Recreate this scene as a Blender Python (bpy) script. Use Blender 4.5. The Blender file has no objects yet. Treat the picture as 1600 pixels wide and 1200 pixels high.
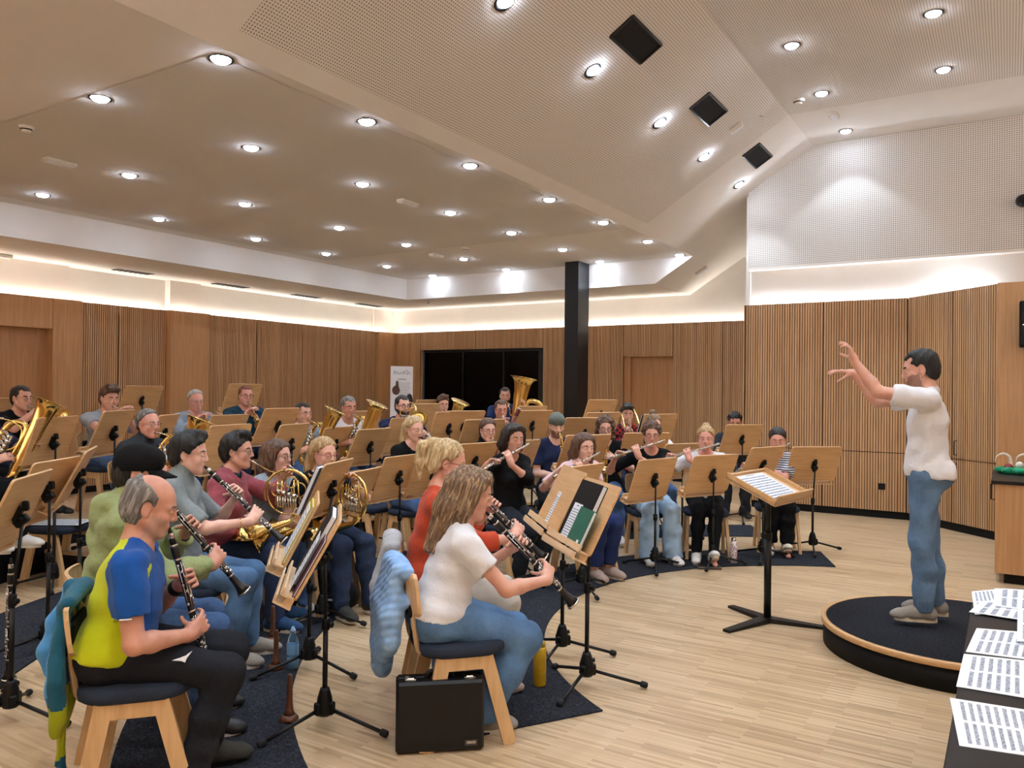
import bpy, math, random
import numpy as np
from mathutils import Vector, Matrix
random.seed(7)
rng = np.random.default_rng(11)
PI = math.pi
SC = bpy.context.scene
COL = SC.collection
V = Vector

# ---------------------------------------------------------------- camera
CAM_H = 1.65
F_PX, YAW, PITCH, ROLL = 1242.0, 0.5589, 0.0075, 0.0112
cam_data = bpy.data.cameras.new('camera')
cam = bpy.data.objects.new('camera', cam_data)
COL.objects.link(cam)
cam_data.sensor_width = 36.0
cam_data.lens = F_PX / 1600.0 * 36.0
cam_data.clip_start = 0.05
cam.matrix_world = Matrix.Translation((0, 0, CAM_H)) @ Matrix.Rotation(YAW, 4, 'Z') @ Matrix.Rotation(PI / 2 + PITCH, 4, 'X') @ Matrix.Rotation(ROLL, 4, 'Z')
SC.camera = cam


def ray(x, y):
    """direction (depth 1) of the photograph's pixel, used once to read a place off the photo"""
    qx, qy = x - 800.0, y - 600.0
    cr, sr = math.cos(ROLL), math.sin(ROLL)
    a = (qx * cr + qy * sr) / F_PX
    b = (-qx * sr + qy * cr) / F_PX
    u = -b
    cp, sp = math.cos(PITCH), math.sin(PITCH)
    yy = cp - u * sp
    z = sp + u * cp
    c, s = math.cos(YAW), math.sin(YAW)
    return V((a * c - yy * s, a * s + yy * c, z))


def at_depth(x, y, d):
    return V((0, 0, CAM_H)) + ray(x, y) * d


def on_floor(x, y, z=0.0):
    d = ray(x, y)
    return V((0, 0, CAM_H)) + d * ((z - CAM_H) / d.z)


# ---------------------------------------------------------------- objects
def props(o, label=None, cat=None, group=None, kind=None):
    if label: o['label'] = label
    if cat: o['category'] = cat
    if group: o['group'] = group
    if kind: o['kind'] = kind
    return o


def thing(name, label, cat, loc=(0, 0, 0), rz=0.0, group=None, matrix=None):
    o = bpy.data.objects.new(name, None)
    o.empty_display_size = 0.1
    COL.objects.link(o)
    if matrix is not None:
        o.matrix_world = matrix
    else:
        o.location = loc
        o.rotation_euler = (0, 0, rz)
    return props(o, label, cat, group)


def link_mesh(name, me, parent=None, matrix=None):
    o = bpy.data.objects.new(name, me)
    COL.objects.link(o)
    if parent is not None: o.parent = parent
    if matrix is not None: o.matrix_local = matrix
    return o


def copy_tree(o, parent=None):
    c = o.copy()
    COL.objects.link(c)
    if parent is not None: c.parent = parent
    for ch in o.children:
        copy_tree(ch, c)
    return c


class MB:
    """collects shapes of one part; build() links them as ONE mesh object"""
    def __init__(self, smooth=True):
        self.v, self.f, self.m, self.s = [], [], [], []
        self.cur, self.smooth = 0, smooth

    def add(self, verts, faces, smooth=None):
        n = len(self.v)
        self.v += [tuple(p) for p in verts]
        for f in faces:
            self.f.append(tuple(i + n for i in f))
            self.m.append(self.cur)
            self.s.append(self.smooth if smooth is None else smooth)
        return self

    def box(self, c, size, R=None, bev=0.0):
        hx, hy, hz = [s / 2 for s in size]
        c = V(c)
        if bev <= 0:
            P = [V((sx * hx, sy * hy, sz * hz)) for sz in (-1, 1) for sy in (-1, 1) for sx in (-1, 1)]
            F = [(0, 2, 3, 1), (4, 5, 7, 6), (0, 1, 5, 4), (2, 6, 7, 3), (0, 4, 6, 2), (1, 3, 7, 5)]
        else:
            b = min(bev, hx * .99, hy * .99, hz * .99)
            P, idx = [], {}
            for sx in (-1, 1):
                for sy in (-1, 1):
                    for sz in (-1, 1):
                        for ax in range(3):
                            d = [hx - b, hy - b, hz - b]
                            d[ax] += b
                            idx[(sx, sy, sz, ax)] = len(P)
                            P.append(V((sx * d[0], sy * d[1], sz * d[2])))
            F = []
            for s in (-1, 1):
                q = [(-1, -1), (1, -1), (1, 1), (-1, 1)]
                F.append(tuple(idx[(s, a, b2, 0)] for a, b2 in (q if s > 0 else q[::-1])))
                F.append(tuple(idx[(b2, s, a, 1)] for a, b2 in (q if s > 0 else q[::-1])))
                F.append(tuple(idx[(a, b2, s, 2)] for a, b2 in (q if s > 0 else q[::-1])))
            for a in (-1, 1):
                for b2 in (-1, 1):
                    for (i, j, mk) in ((0, 1, lambda t: (a, b2, t)), (1, 2, lambda t: (t, a, b2)), (2, 0, lambda t: (b2, t, a))):
                        e = (idx[mk(-1) + (i,)], idx[mk(1) + (i,)], idx[mk(1) + (j,)], idx[mk(-1) + (j,)])
                        F.append(e if a * b2 < 0 else e[::-1])
            for sx in (-1, 1):
                for sy in (-1, 1):
                    for sz in (-1, 1):
                        t = (idx[(sx, sy, sz, 0)], idx[(sx, sy, sz, 1)], idx[(sx, sy, sz, 2)])
                        F.append(t if sx * sy * sz > 0 else t[::-1])
        if R is not None: P = [R @ p for p in P]
        return self.add([c + p for p in P], F, False if bev <= 0 else False)

    def beam(self, a, b, w, d, side=(0, 0, 1)):
        """a rectangular bar from a to b, w along the side direction"""
        a, b = V(a), V(b)
        t = (b - a).normalized()
        s = V(side)
        s = (s - t * s.dot(t)).normalized()
        n = t.cross(s)
        P = [q + s * (i * w / 2) + n * (j * d / 2) for q in (a, b) for (i, j) in ((-1, -1), (1, -1), (1, 1), (-1, 1))]
        return self.add(P, [(3, 2, 1, 0), (4, 5, 6, 7), (0, 1, 5, 4), (1, 2, 6, 5), (2, 3, 7, 6), (3, 0, 4, 7)], False)

    def tube(self, pts, r, n=8, caps=True, up=None, closed=False, sq=None):
        pts = [V(p) for p in pts]
        m = len(pts)
        R = r if isinstance(r, (list, tuple)) else [r] * m
        T = []
        for i in range(m):
            if closed: t = pts[(i + 1) % m] - pts[i - 1]
            else: t = pts[min(i + 1, m - 1)] - pts[max(i - 1, 0)]
            T.append(t.normalized() if t.length > 1e-9 else V((0, 0, 1)))
        u = V(up) if up else (V((0, 0, 1)) if abs(T[0].z) < .9 else V((1, 0, 0)))
        u = (u - T[0] * u.dot(T[0])).normalized()
        P = []
        for i in range(m):
            u = u - T[i] * u.dot(T[i])
            u.normalize()
            w = T[i].cross(u)
            for k in range(n):
                a = 2 * PI * k / n
                rr = R[i]
                ca, sa = math.cos(a), math.sin(a)
                if sq: ca, sa = ca * sq[0], sa * sq[1]
                P.append(pts[i] + u * (rr * ca) + w * (rr * sa))
        F = []
        for i in range(m if closed else m - 1):
            j = (i + 1) % m
            for k in range(n):
                k2 = (k + 1) % n
                F.append((i * n + k, i * n + k2, j * n + k2, j * n + k))
        if caps and not closed:
            F.append(tuple(range(n - 1, -1, -1)))
            F.append(tuple((m - 1) * n + k for k in range(n)))
        return self.add(P, F)

    def lathe(self, prof, c=(0, 0, 0), axis=(0, 0, 1), n=16):
        """prof = [(radius, height)...] turned about an axis"""
        ax = V(axis).normalized()
        c = V(c)
        u = V((1, 0, 0)) if abs(ax.x) < .9 else V((0, 1, 0))
        u = (u - ax * u.dot(ax)).normalized()
        w = ax.cross(u)
        P, F = [], []
        for r, h in prof:
            for k in range(n):
                a = 2 * PI * k / n
                P.append(c + ax * h + u * (r * math.cos(a)) + w * (r * math.sin(a)))
        for i in range(len(prof) - 1):
            for k in range(n):
                k2 = (k + 1) % n
                F.append((i * n + k, i * n + k2, (i + 1) * n + k2, (i + 1) * n + k))
        if prof[0][0] > 1e-4: F.append(tuple(range(n - 1, -1, -1)))
        if prof[-1][0] > 1e-4: F.append(tuple((len(prof) - 1) * n + k for k in range(n)))
        return self.add(P, F)

    def ell(self, c, r, R=None, nu=12, nv=8):
        P, F = [], []
        c = V(c)
        for i in range(nv + 1):
            t = PI * i / nv
            for k in range(nu):
                a = 2 * PI * k / nu
                p = V((r[0] * math.sin(t) * math.cos(a), r[1] * math.sin(t) * math.sin(a), -r[2] * math.cos(t)))
                P.append(c + (R @ p if R is not None else p))
        for i in range(nv):
            for k in range(nu):
                k2 = (k + 1) % nu
                F.append((i * nu + k, i * nu + k2, (i + 1) * nu + k2, (i + 1) * nu + k))
        return self.add(P, F)

    def torus(self, c, axis, R, r, n=20, k=6, a0=0, a1=2 * PI):
        ax = V(axis).normalized()
        u = V((1, 0, 0)) if abs(ax.x) < .9 else V((0, 1, 0))
        u = (u - ax * u.dot(ax)).normalized()
        w = ax.cross(u)
        full = abs(a1 - a0 - 2 * PI) < 1e-6
        m = n if full else n + 1
        pts = [V(c) + u * (R * math.cos(a0 + (a1 - a0) * i / n)) + w * (R * math.sin(a0 + (a1 - a0) * i / n)) for i in range(m)]
        return self.tube(pts, r, k, caps=not full, closed=full, up=ax)

    def prism(self, poly, z0, z1, M=None):
        n = len(poly)
        P = [V((x, y, z0)) for x, y in poly] + [V((x, y, z1)) for x, y in poly]
        if M is not None: P = [M @ p for p in P]
        F = [tuple(range(n - 1, -1, -1)), tuple(range(n, 2 * n))] + [(k, (k + 1) % n, n + (k + 1) % n, n + k) for k in range(n)]
        return self.add(P, F, False)

    def quad(self, a, b, c, d):
        return self.add([a, b, c, d], [(0, 1, 2, 3)], False)

    def mesh(self, name, mats):
        me = bpy.data.meshes.new(name)
        me.from_pydata(self.v, [], self.f)
        for m in (mats if isinstance(mats, (list, tuple)) else [mats]):
            me.materials.append(m)
        me.polygons.foreach_set('material_index', self.m)
        me.polygons.foreach_set('use_smooth', self.s)
        me.update()
        return me

    def build(self, name, mats, parent=None, matrix=None):
        return link_mesh(name, self.mesh(name, mats), parent, matrix)


def frame(d, up=(0, 0, 1)):
    """rotation whose z axis is d and whose y axis leans to up"""
    z = V(d).normalized()
    y = V(up)
    y = (y - z * y.dot(z)).normalized()
    x = y.cross(z)
    return Matrix((x, y, z)).transposed()


def rrect(w, h, r, n=4, cx=0, cy=0):
    P = []
    for (sx, sy, a0) in ((1, 1, 0), (-1, 1, PI / 2), (-1, -1, PI), (1, -1, 1.5 * PI)):
        for k in range(n + 1):
            a = a0 + PI / 2 * k / n
            P.append((cx + sx * (w / 2 - r) + r * math.cos(a), cy + sy * (h / 2 - r) + r * math.sin(a)))
    return P


def smooth_path(pts, n=6):
    """Catmull-Rom through the points"""
    pts = [V(p) for p in pts]
    out = []
    for i in range(len(pts) - 1):
        p0, p1, p2, p3 = pts[max(i - 1, 0)], pts[i], pts[i + 1], pts[min(i + 2, len(pts) - 1)]
        for k in range(n):
            t = k / n
            out.append(.5 * ((2 * p1) + (p2 - p0) * t + (2 * p0 - 5 * p1 + 4 * p2 - p3) * t * t + (3 * p1 - p0 - 3 * p2 + p3) * t ** 3))
    out.append(pts[-1])
    return out


def lerps(vals, n):
    """radii spread evenly over n points"""
    return [float(x) for x in np.interp(np.linspace(0, 1, n), np.linspace(0, 1, len(vals)), vals)]
# ---------------------------------------------------------------- materials
def lin(c):
    return tuple(((x / 255.0) / 12.92 if x / 255.0 <= .04045 else (((x / 255.0) + .055) / 1.055) ** 2.4) for x in c) + (1.0,)


class NT:
    def __init__(self, name):
        self.mat = bpy.data.materials.new(name)
        self.mat.use_nodes = True
        self.t = self.mat.node_tree
        self.n, self.l = self.t.nodes, self.t.links
        self.b = self.n['Principled BSDF']

    def node(self, typ, **kw):
        x = self.n.new(typ)
        for k, v in kw.items():
            if k in x.inputs.keys(): x.inputs[k].default_value = v
            else: setattr(x, k, v)
        return x

    def link(self, a, ao, b, bi):
        self.l.new(a.outputs[ao], b.inputs[bi])

    def set(self, **kw):
        for k, v in kw.items():
            self.b.inputs[k.replace('_', ' ')].default_value = v
        return self

    def math(self, op, a, b=None, c=None):
        m = self.node('ShaderNodeMath', operation=op)
        for i, x in enumerate((a, b, c)):
            if x is None: continue
            if isinstance(x, (int, float)): m.inputs[i].default_value = x
            else: self.l.new(x, m.inputs[i])
        return m.outputs[0]

    def coords(self, scale=(1, 1, 1), kind='Object', rot=(0, 0, 0)):
        tc = self.node('ShaderNodeTexCoord')
        mp = self.node('ShaderNodeMapping')
        mp.inputs['Scale'].default_value = scale
        mp.inputs['Rotation'].default_value = rot
        self.l.new(tc.outputs[kind], mp.inputs['Vector'])
        return mp.outputs[0]

    def noise(self, vec, scale, detail=3, rough=.5):
        x = self.node('ShaderNodeTexNoise', Scale=scale, Detail=detail, Roughness=rough)
        if vec is not None: self.l.new(vec, x.inputs['Vector'])
        return x.outputs['Fac']

    def ramp(self, fac, stops):
        r = self.node('ShaderNodeValToRGB')
        e = r.color_ramp.elements
        while len(e) > len(stops): e.remove(e[-1])
        while len(e) < len(stops): e.new(.5)
        for q, (p, c) in zip(e, stops):
            q.position = p
            q.color = c
        self.l.new(fac, r.inputs['Fac'])
        return r.outputs['Color']

    def mix(self, fac, a, b, blend='MIX'):
        m = self.node('ShaderNodeMix', data_type='RGBA', blend_type=blend)
        for i, x in ((0, fac), (6, a), (7, b)):
            if isinstance(x, (int, float, tuple)): m.inputs[i].default_value = x
            else: self.l.new(x, m.inputs[i])
        return m.outputs[2]

    def color(self, sock):
        self.l.new(sock, self.b.inputs['Base Color'])
        return self

    def bump(self, h, strength=.3, dist=.01):
        b = self.node('ShaderNodeBump', Strength=strength, Distance=dist)
        self.l.new(h, b.inputs['Height'])
        self.l.new(b.outputs['Normal'], self.b.inputs['Normal'])
        return self


def plain(name, rgb, rough=.5, metal=0.0, var=.12, nscale=30, bump=0.0, spec=None, coat=0.0, sheen=0.0):
    t = NT(name)
    c = lin(rgb)
    t.set(Roughness=rough, Metallic=metal)
    if spec is not None: t.b.inputs['Specular IOR Level'].default_value = spec
    if coat: t.b.inputs['Coat Weight'].default_value = coat
    if sheen: t.b.inputs['Sheen Weight'].default_value = sheen
    v = t.coords()
    n = t.noise(v, nscale, 4)
    lo = tuple(x * (1 - var) for x in c[:3]) + (1,)
    hi = tuple(min(1, x * (1 + var)) for x in c[:3]) + (1,)
    t.color(t.ramp(n, [(.3, lo), (.7, hi)]))
    if bump: t.bump(n, bump, .004)
    return t.mat


def cloth(name, rgb, var=.18, weave=220, wr=.6, rough=.9, fold=9):
    """fabric: weave grain and soft folds"""
    t = NT(name)
    c = lin(rgb)
    t.set(Roughness=rough)
    t.b.inputs['Specular IOR Level'].default_value = .2
    t.b.inputs['Sheen Weight'].default_value = .12 if sum(rgb) > 200 else 0.0
    v = t.coords()
    n1 = t.noise(v, weave, 2)
    n2 = t.noise(v, fold, 3)
    s = t.math('ADD', t.math('MULTIPLY', n1, .5), t.math('MULTIPLY', n2, .5))
    lo = tuple(x * (1 - var) for x in c[:3]) + (1,)
    hi = tuple(min(1, x * (1 + var)) for x in c[:3]) + (1,)
    t.color(t.ramp(s, [(.35, lo), (.65, hi)]))
    h = t.math('ADD', t.math('MULTIPLY', n2, 1.4), t.math('MULTIPLY', n1, .15))
    t.bump(h, wr, .02)
    return t.mat


def denim(name, rgb, fade=1.35):
    t = NT(name)
    c = lin(rgb)
    t.set(Roughness=.9)
    t.b.inputs['Specular IOR Level'].default_value = .15
    v = t.coords()
    n1 = t.noise(v, 260, 2)
    n2 = t.noise(v, 7, 3)
    f = t.math('ADD', t.math('MULTIPLY', n1, .35), t.math('MULTIPLY', n2, .65))
    lo = tuple(x * .6 for x in c[:3]) + (1,)
    hi = tuple(min(1, x * fade) for x in c[:3]) + (1,)
    t.color(t.ramp(f, [(.32, lo), (.5, c), (.68, hi)]))
    t.bump(t.math('ADD', t.math('MULTIPLY', n2, 2.5), t.math('MULTIPLY', n1, .2)), .5, .02)
    return t.mat


def skin(name, rgb, red=.12):
    t = NT(name)
    c = lin(rgb)
    t.set(Roughness=.48)
    t.b.inputs['Subsurface Weight'].default_value = .12
    t.b.inputs['Subsurface Radius'].default_value = (.012, .005, .003)
    t.b.inputs['Subsurface Scale'].default_value = .6
    v = t.coords()
    n = t.noise(v, 14, 4, .6)
    n2 = t.noise(v, 160, 2)
    hi = (min(1, c[0] * 1.08), c[1] * 1.05, c[2] * 1.04, 1)
    lo = (c[0] * .95, c[1] * (.92 - red), c[2] * (.9 - red), 1)
    t.color(t.ramp(n, [(.3, lo), (.65, hi)]))
    t.bump(n2, .08, .003)
    return t.mat


def hairmat(name, rgb, rgb2=None, stretch=(90, 90, 6), rough=.55):
    t = NT(name)
    c = lin(rgb)
    c2 = lin(rgb2) if rgb2 else tuple(x * 1.7 for x in c[:3]) + (1,)
    t.set(Roughness=rough)
    v = t.coords(stretch)
    n = t.noise(v, 1.0, 3, .6)
    lo = tuple(x * .55 for x in c[:3]) + (1,)
    t.color(t.ramp(n, [(.3, lo), (.5, c), (.7, c2)]))
    t.bump(n, .7, .01)
    return t.mat


def metal(name, rgb, rough=.2, var=.1):
    t = NT(name)
    c = lin(rgb)
    t.set(Metallic=1.0, Roughness=rough)
    v = t.coords()
    n = t.noise(v, 12, 3)
    t.color(t.ramp(n, [(.3, tuple(x * (1 - var) for x in c[:3]) + (1,)), (.7, c)]))
    return t.mat


def wood(name, rgb, rgb2, scale=(3, 40, 40), strip=0.0, strip_axis='X', rough=.45, contrast=.5, coat=0.0):
    """long grain along the first scaled axis; strip > 0 tints every strip of that width its own tone"""
    t = NT(name)
    c, c2 = lin(rgb), lin(rgb2)
    t.set(Roughness=rough)
    if coat: t.b.inputs['Coat Weight'].default_value = coat
    v = t.coords(scale)
    n = t.noise(v, 1.0, 5, .6)
    f = n
    if strip:
        raw = t.coords()
        sx = t.node('ShaderNodeSeparateXYZ')
        t.l.new(raw, sx.inputs[0])
        s = sx.outputs[strip_axis]
        k = t.math('FLOOR', t.math('DIVIDE', s, strip))
        wn = t.node('ShaderNodeTexWhiteNoise', noise_dimensions='1D')
        t.l.new(k, wn.inputs['W'])
        f = t.math('ADD', t.math('MULTIPLY', n, contrast), t.math('MULTIPLY', wn.outputs['Value'], 1 - contrast))
    t.color(t.ramp(f, [(.25, c2), (.75, c)]))
    t.bump(n, .06, .003)
    return t.mat


def perforated(name, rgb, pitch, rad, ax=('X', 'Y'), dark=(60, 50, 42), along=None):
    t = NT(name)
    t.set(Roughness=.85)
    c = lin(rgb)
    raw = t.coords()
    s = t.node('ShaderNodeSeparateXYZ')
    t.l.new(raw, s.inputs[0])
    d2 = None
    for i, a in enumerate(ax):
        u = s.outputs[a]
        if along and i == 0: u = t.math('MULTIPLY', u, along)
        fr = t.math('SUBTRACT', t.math('FRACT', t.math('DIVIDE', u, pitch)), .5)
        q = t.math('MULTIPLY', fr, fr)
        d2 = q if d2 is None else t.math('ADD', d2, q)
    inside = t.math('LESS_THAN', d2, (rad / pitch) ** 2)
    t.color(t.mix(inside, c, lin(dark)))
    t.bump(t.math('SUBTRACT', 1.0, inside), .5, .01)
    return t.mat


def glow(name, rgb, strength):
    t = NT(name)
    t.set(Roughness=.4)
    t.b.inputs['Base Color'].default_value = lin((255, 255, 255))
    t.b.inputs['Emission Color'].default_value = lin(rgb)
    t.b.inputs['Emission Strength'].default_value = strength
    return t.mat


def parquet():
    """industrial parquet: thin strips laid in staggered bundles along x"""
    t = NT('oak_parquet')
    t.set(Roughness=.32)
    t.b.inputs['Specular IOR Level'].default_value = .4
    v = t.coords()
    br = t.node('ShaderNodeTexBrick', Scale=1.0, offset=.37, offset_frequency=2, squash=1.0)
    br.inputs['Color1'].default_value = (0, 0, 0, 1)
    br.inputs['Color2'].default_value = (1, 1, 1, 1)
    br.inputs['Mortar'].default_value = (.35, .35, .35, 1)
    br.inputs['Mortar Size'].default_value = .0012
    br.inputs['Brick Width'].default_value = .36
    br.inputs['Row Height'].default_value = .022
    t.l.new(v, br.inputs['Vector'])
    b2 = t.node('ShaderNodeTexBrick', Scale=1.0, offset=.5, offset_frequency=2)
    b2.inputs['Color1'].default_value = (.2, .2, .2, 1)
    b2.inputs['Color2'].default_value = (.8, .8, .8, 1)
    b2.inputs['Mortar'].default_value = (.5, .5, .5, 1)
    b2.inputs['Mortar Size'].default_value = .0
    b2.inputs['Brick Width'].default_value = .72
    b2.inputs['Row Height'].default_value = .176
    t.l.new(v, b2.inputs['Vector'])
    g = t.noise(t.coords((3, 60, 1)), 1.0, 4)
    f = t.math('ADD', t.math('MULTIPLY', br.outputs['Color'], .4), t.math('MULTIPLY', b2.outputs['Color'], .2))
    f = t.math('ADD', f, t.math('MULTIPLY', g, .4))
    t.color(t.ramp(f, [(.15, lin((154, 125, 92))), (.5, lin((194, 167, 131))), (.85, lin((214, 190, 156)))]))
    t.bump(br.outputs['Fac'], .15, -.002)
    return t.mat


def carpet(name, rgb):
    t = NT(name)
    c = lin(rgb)
    t.set(Roughness=1.0)
    t.b.inputs['Specular IOR Level'].default_value = .1
    v = t.coords()
    n = t.noise(v, 180, 2)
    n2 = t.noise(v, 60, 3)
    f = t.math('ADD', t.math('MULTIPLY', n, .7), t.math('MULTIPLY', n2, .3))
    t.color(t.ramp(f, [(.36, tuple(x * .35 for x in c[:3]) + (1,)), (.55, c), (.7, tuple(x * 2.8 for x in c[:3]) + (1,))]))
    t.bump(n, .6, .006)
    return t.mat


M = {}
M['plaster'] = plain('white_plaster', (233, 230, 226), .9, var=.02, nscale=3)
M['cove_white'] = plain('cove_white_paint', (240, 236, 230), .9, var=.02, nscale=3)
M['perf_slope'] = perforated('perforated_acoustic_board', (233, 230, 226), .024, .0058, ('X', 'Y'), (132, 120, 108), 1.18)
M['perf_flat'] = perforated('perforated_acoustic_board_flat', (233, 230, 226), .024, .0058, ('X', 'Y'), (132, 120, 108))
M['perf_fine'] = perforated('finely_perforated_board', (228, 226, 222), .014, .0030, ('X', 'Y'), (160, 150, 138))
M['perf_wall'] = perforated('perforated_wall_board', (233, 230, 226), .026, .0062, ('X', 'Z'), (124, 114, 106))
M['oak_slat'] = wood('oak_slats', (212, 172, 128), (168, 124, 82), (60, 60, 2.0), .034, 'X', .5, .72)
M['oak_plain'] = wood('oak_veneer', (202, 158, 112), (172, 126, 84), (40, 40, 1.6), 0, 'X', .5)
M['oak_door'] = wood('oak_door_veneer', (192, 144, 98), (162, 116, 74), (40, 40, 1.6), 0, 'X', .45)
M['groove'] = plain('dark_groove', (84, 56, 36), .8)
M['beech'] = wood('beech_plywood', (222, 182, 132), (196, 152, 104), (4, 60, 60), 0, 'X', .4)
M['beech_edge'] = wood('beech_edge', (236, 205, 165), (212, 176, 134), (10, 60, 60), 0, 'X', .45)
M['chair_wood'] = wood('chair_beech', (226, 190, 142), (200, 160, 112), (40, 40, 4), 0, 'X', .4)
M['floor'] = parquet()
M['carpet'] = carpet('charcoal_carpet', (48, 50, 57))
M['podium_carpet'] = carpet('black_podium_carpet', (44, 46, 52))
M['black'] = plain('black_lacquer', (14, 14, 16), .4, spec=.35)
M['black_matt'] = plain('matt_black', (14, 14, 15), .75, spec=.25)
M['black_metal'] = plain('black_powder_coat', (13, 13, 14), .42, spec=.35)
M['black_plastic'] = plain('black_plastic', (11, 11, 12), .5, spec=.3)
M['rubber'] = plain('black_rubber', (20, 20, 21), .8)
M['glass_night'] = plain('night_window_glass', (2, 2, 3), .2, spec=.12)
M['window_frame'] = plain('dark_window_frame', (12, 12, 13), .4)
M['chrome'] = metal('polished_chrome', (225, 228, 232), .12)
M['nickel'] = metal('nickel_keys', (222, 224, 228), .16)
M['silver'] = metal('silver_plate', (228, 226, 220), .16)
M['brass'] = metal('lacquered_brass', (244, 212, 132), .15, .15)
M['brass_dark'] = metal('gold_brass', (226, 184, 100), .18, .15)
M['steel_dark'] = metal('dark_steel', (90, 90, 95), .3)
M['ebony'] = plain('ebony_wood', (20, 17, 18), .28)
M['maple_red'] = wood('red_maple', (110, 38, 26), (78, 24, 18), (40, 40, 3), 0, 'X', .3)
M['peg_wood'] = wood('dark_turned_wood', (112, 68, 44), (80, 46, 30), (40, 40, 6), 0, 'X', .35)
M['seat_blue'] = cloth('dark_blue_upholstery', (44, 52, 68), .2, 400, .1)
M['spot_lens'] = glow('spot_lens', (225, 236, 255), 85.0)
M['spot_ring'] = plain('dark_spot_ring', (40, 40, 42), .3, .6)
M['led'] = glow('warm_led_strip', (250, 243, 234), 33.0)
M['led_fill'] = glow('added_fill_led_strip', (250, 244, 236), 125.0)  # added fill light for the ceilings, on walls out of view
M['led_cool'] = glow('white_led_strip', (240, 246, 255), 62.0)
M['white_plastic'] = plain('white_plastic', (226, 220, 210), .5, var=.03)
M['paper'] = plain('white_paper', (236, 240, 246), .8, var=.02)
M['ink'] = plain('printing_ink', (96, 100, 112), .8)
M['grey_ink'] = plain('grey_print', (168, 176, 192), .8)
# ---------------------------------------------------------------- the hall
ZP, ZS, ZC, ZH = 2.92, 3.44, 3.85, 5.11       # panel top, soffit, main ceiling, high ceiling
XL, YB, YR = -12.0, 14.0, 11.6                # left wall, back wall, front face of the block on the right
SLOPE = (ZH - ZS) / (-2.34 + 5.0)


def wall_matrix(o, e):
    e = V((e[0], e[1], 0)).normalized()
    y = V((-e.y, e.x, 0))
    return Matrix((e, y, V((0, 0, 1)))).transposed().to_4x4() if False else Matrix.Translation(V(o)) @ Matrix((e, y, V((0, 0, 1)))).transposed().to_4x4()


def slats(b, x0, x1, z0, z1, y=0.0, t=.10, pitch=.034, gw=.008, gd=.012):
    """a board with real vertical grooves; the front looks along -y"""
    n = max(1, int(round((x1 - x0) / pitch)))
    p = (x1 - x0) / n
    pts, mat = [], []
    for i in range(n):
        a = x0 + i * p
        pts += [(a, y), (a + p - gw, y), (a + p - gw, y + gd), (a + p, y + gd)]
        mat += [0, 1, 1, 1]
    pts.append((x1, y))
    P = [(px, py, z) for z in (z0, z1) for px, py in pts]
    m = len(pts)
    base = len(b.v)
    b.v += P
    for i in range(m - 1):
        b.f.append((base + i, base + i + 1, base + m + i + 1, base + m + i))
        b.m.append(mat[i])
        b.s.append(False)
    b.add([(x0, y, z0), (x0, y + t, z0), (x0, y + t, z1), (x0, y, z1), (x1, y, z0), (x1, y + t, z0), (x1, y + t, z1), (x1, y, z1)],
          [(0, 3, 2, 1), (4, 5, 6, 7), (3, 7, 6, 2), (0, 1, 5, 4)], False)


def panel(b, x0, x1, z0, z1, y=0.0, t=.10):
    b.box(((x0 + x1) / 2, y + t / 2, (z0 + z1) / 2), (x1 - x0, t, z1 - z0))


def struct(b, name, mats, matrix=None):
    return props(b.build(name, mats, None, matrix), kind='structure')


# floor
b = MB()
b.quad((-12.6, -3.2, 0), (4.2, -3.2, 0), (4.2, 14.6, 0), (-12.6, 14.6, 0))
struct(b, 'floor', M['floor'])

# ceilings
def flat(name, x0, x1, y0, y1, z, mat):
    b = MB()
    b.quad((x0, y0, z), (x0, y1, z), (x1, y1, z), (x1, y0, z))
    return struct(b, name, mat)


XRIDGE = -5.0 + (ZC - ZS) / SLOPE
b = MB()
b.quad((-10.3, -3.2, ZC), (-10.3, 12.43, ZC), (XRIDGE, 12.43, ZC), (XRIDGE, -3.2, ZC))
b.quad((-10.3, -3.2, ZS), (-10.3, 12.43, ZS), (-10.3, 12.43, ZC), (-10.3, -3.2, ZC))
b.quad((-10.3, 12.43, ZS), (-5.0, 12.43, ZS), (XRIDGE, 12.43, ZC), (-10.3, 12.43, ZC))
b.quad((-12.3, -3.2, ZS), (-12.3, 14.3, ZS), (-10.3, 14.3, ZS), (-10.3, -3.2, ZS))
b.quad((-10.3, 12.43, ZS), (-10.3, 14.3, ZS), (-5.0, 14.3, ZS), (-5.0, 12.43, ZS))
struct(b, 'ceiling', M['plaster'])


def sz(x): return ZS + SLOPE * (x + 5.0)


def slope_quad(b, x0, x1, y0, y1, d=0.0):
    b.quad((x0, y0, sz(x0) - d), (x0, y1, sz(x0) - d), (x1, y1, sz(x1) - d), (x1, y0, sz(x1) - d))


b = MB()
slope_quad(b, XRIDGE, -2.34, -3.2, 12.43)
slope_quad(b, -5.0, -2.34, 12.43, 14.3)
struct(b, 'ceiling', M['plaster'])
b = MB()
slope_quad(b, -4.2, -2.34, 3.37, 10.15, .004)
struct(b, 'ceiling', M['perf_slope'])
flat('ceiling', -2.34, 4.2, -3.2, 14.3, ZH, M['plaster'])
flat('ceiling', -2.34, 4.2, 3.37, 10.15, ZH - .004, M['perf_flat'])
flat('ceiling', -10.0, XRIDGE - .12, 3.37, 9.9, ZC - .004, M['perf_fine'])

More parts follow.
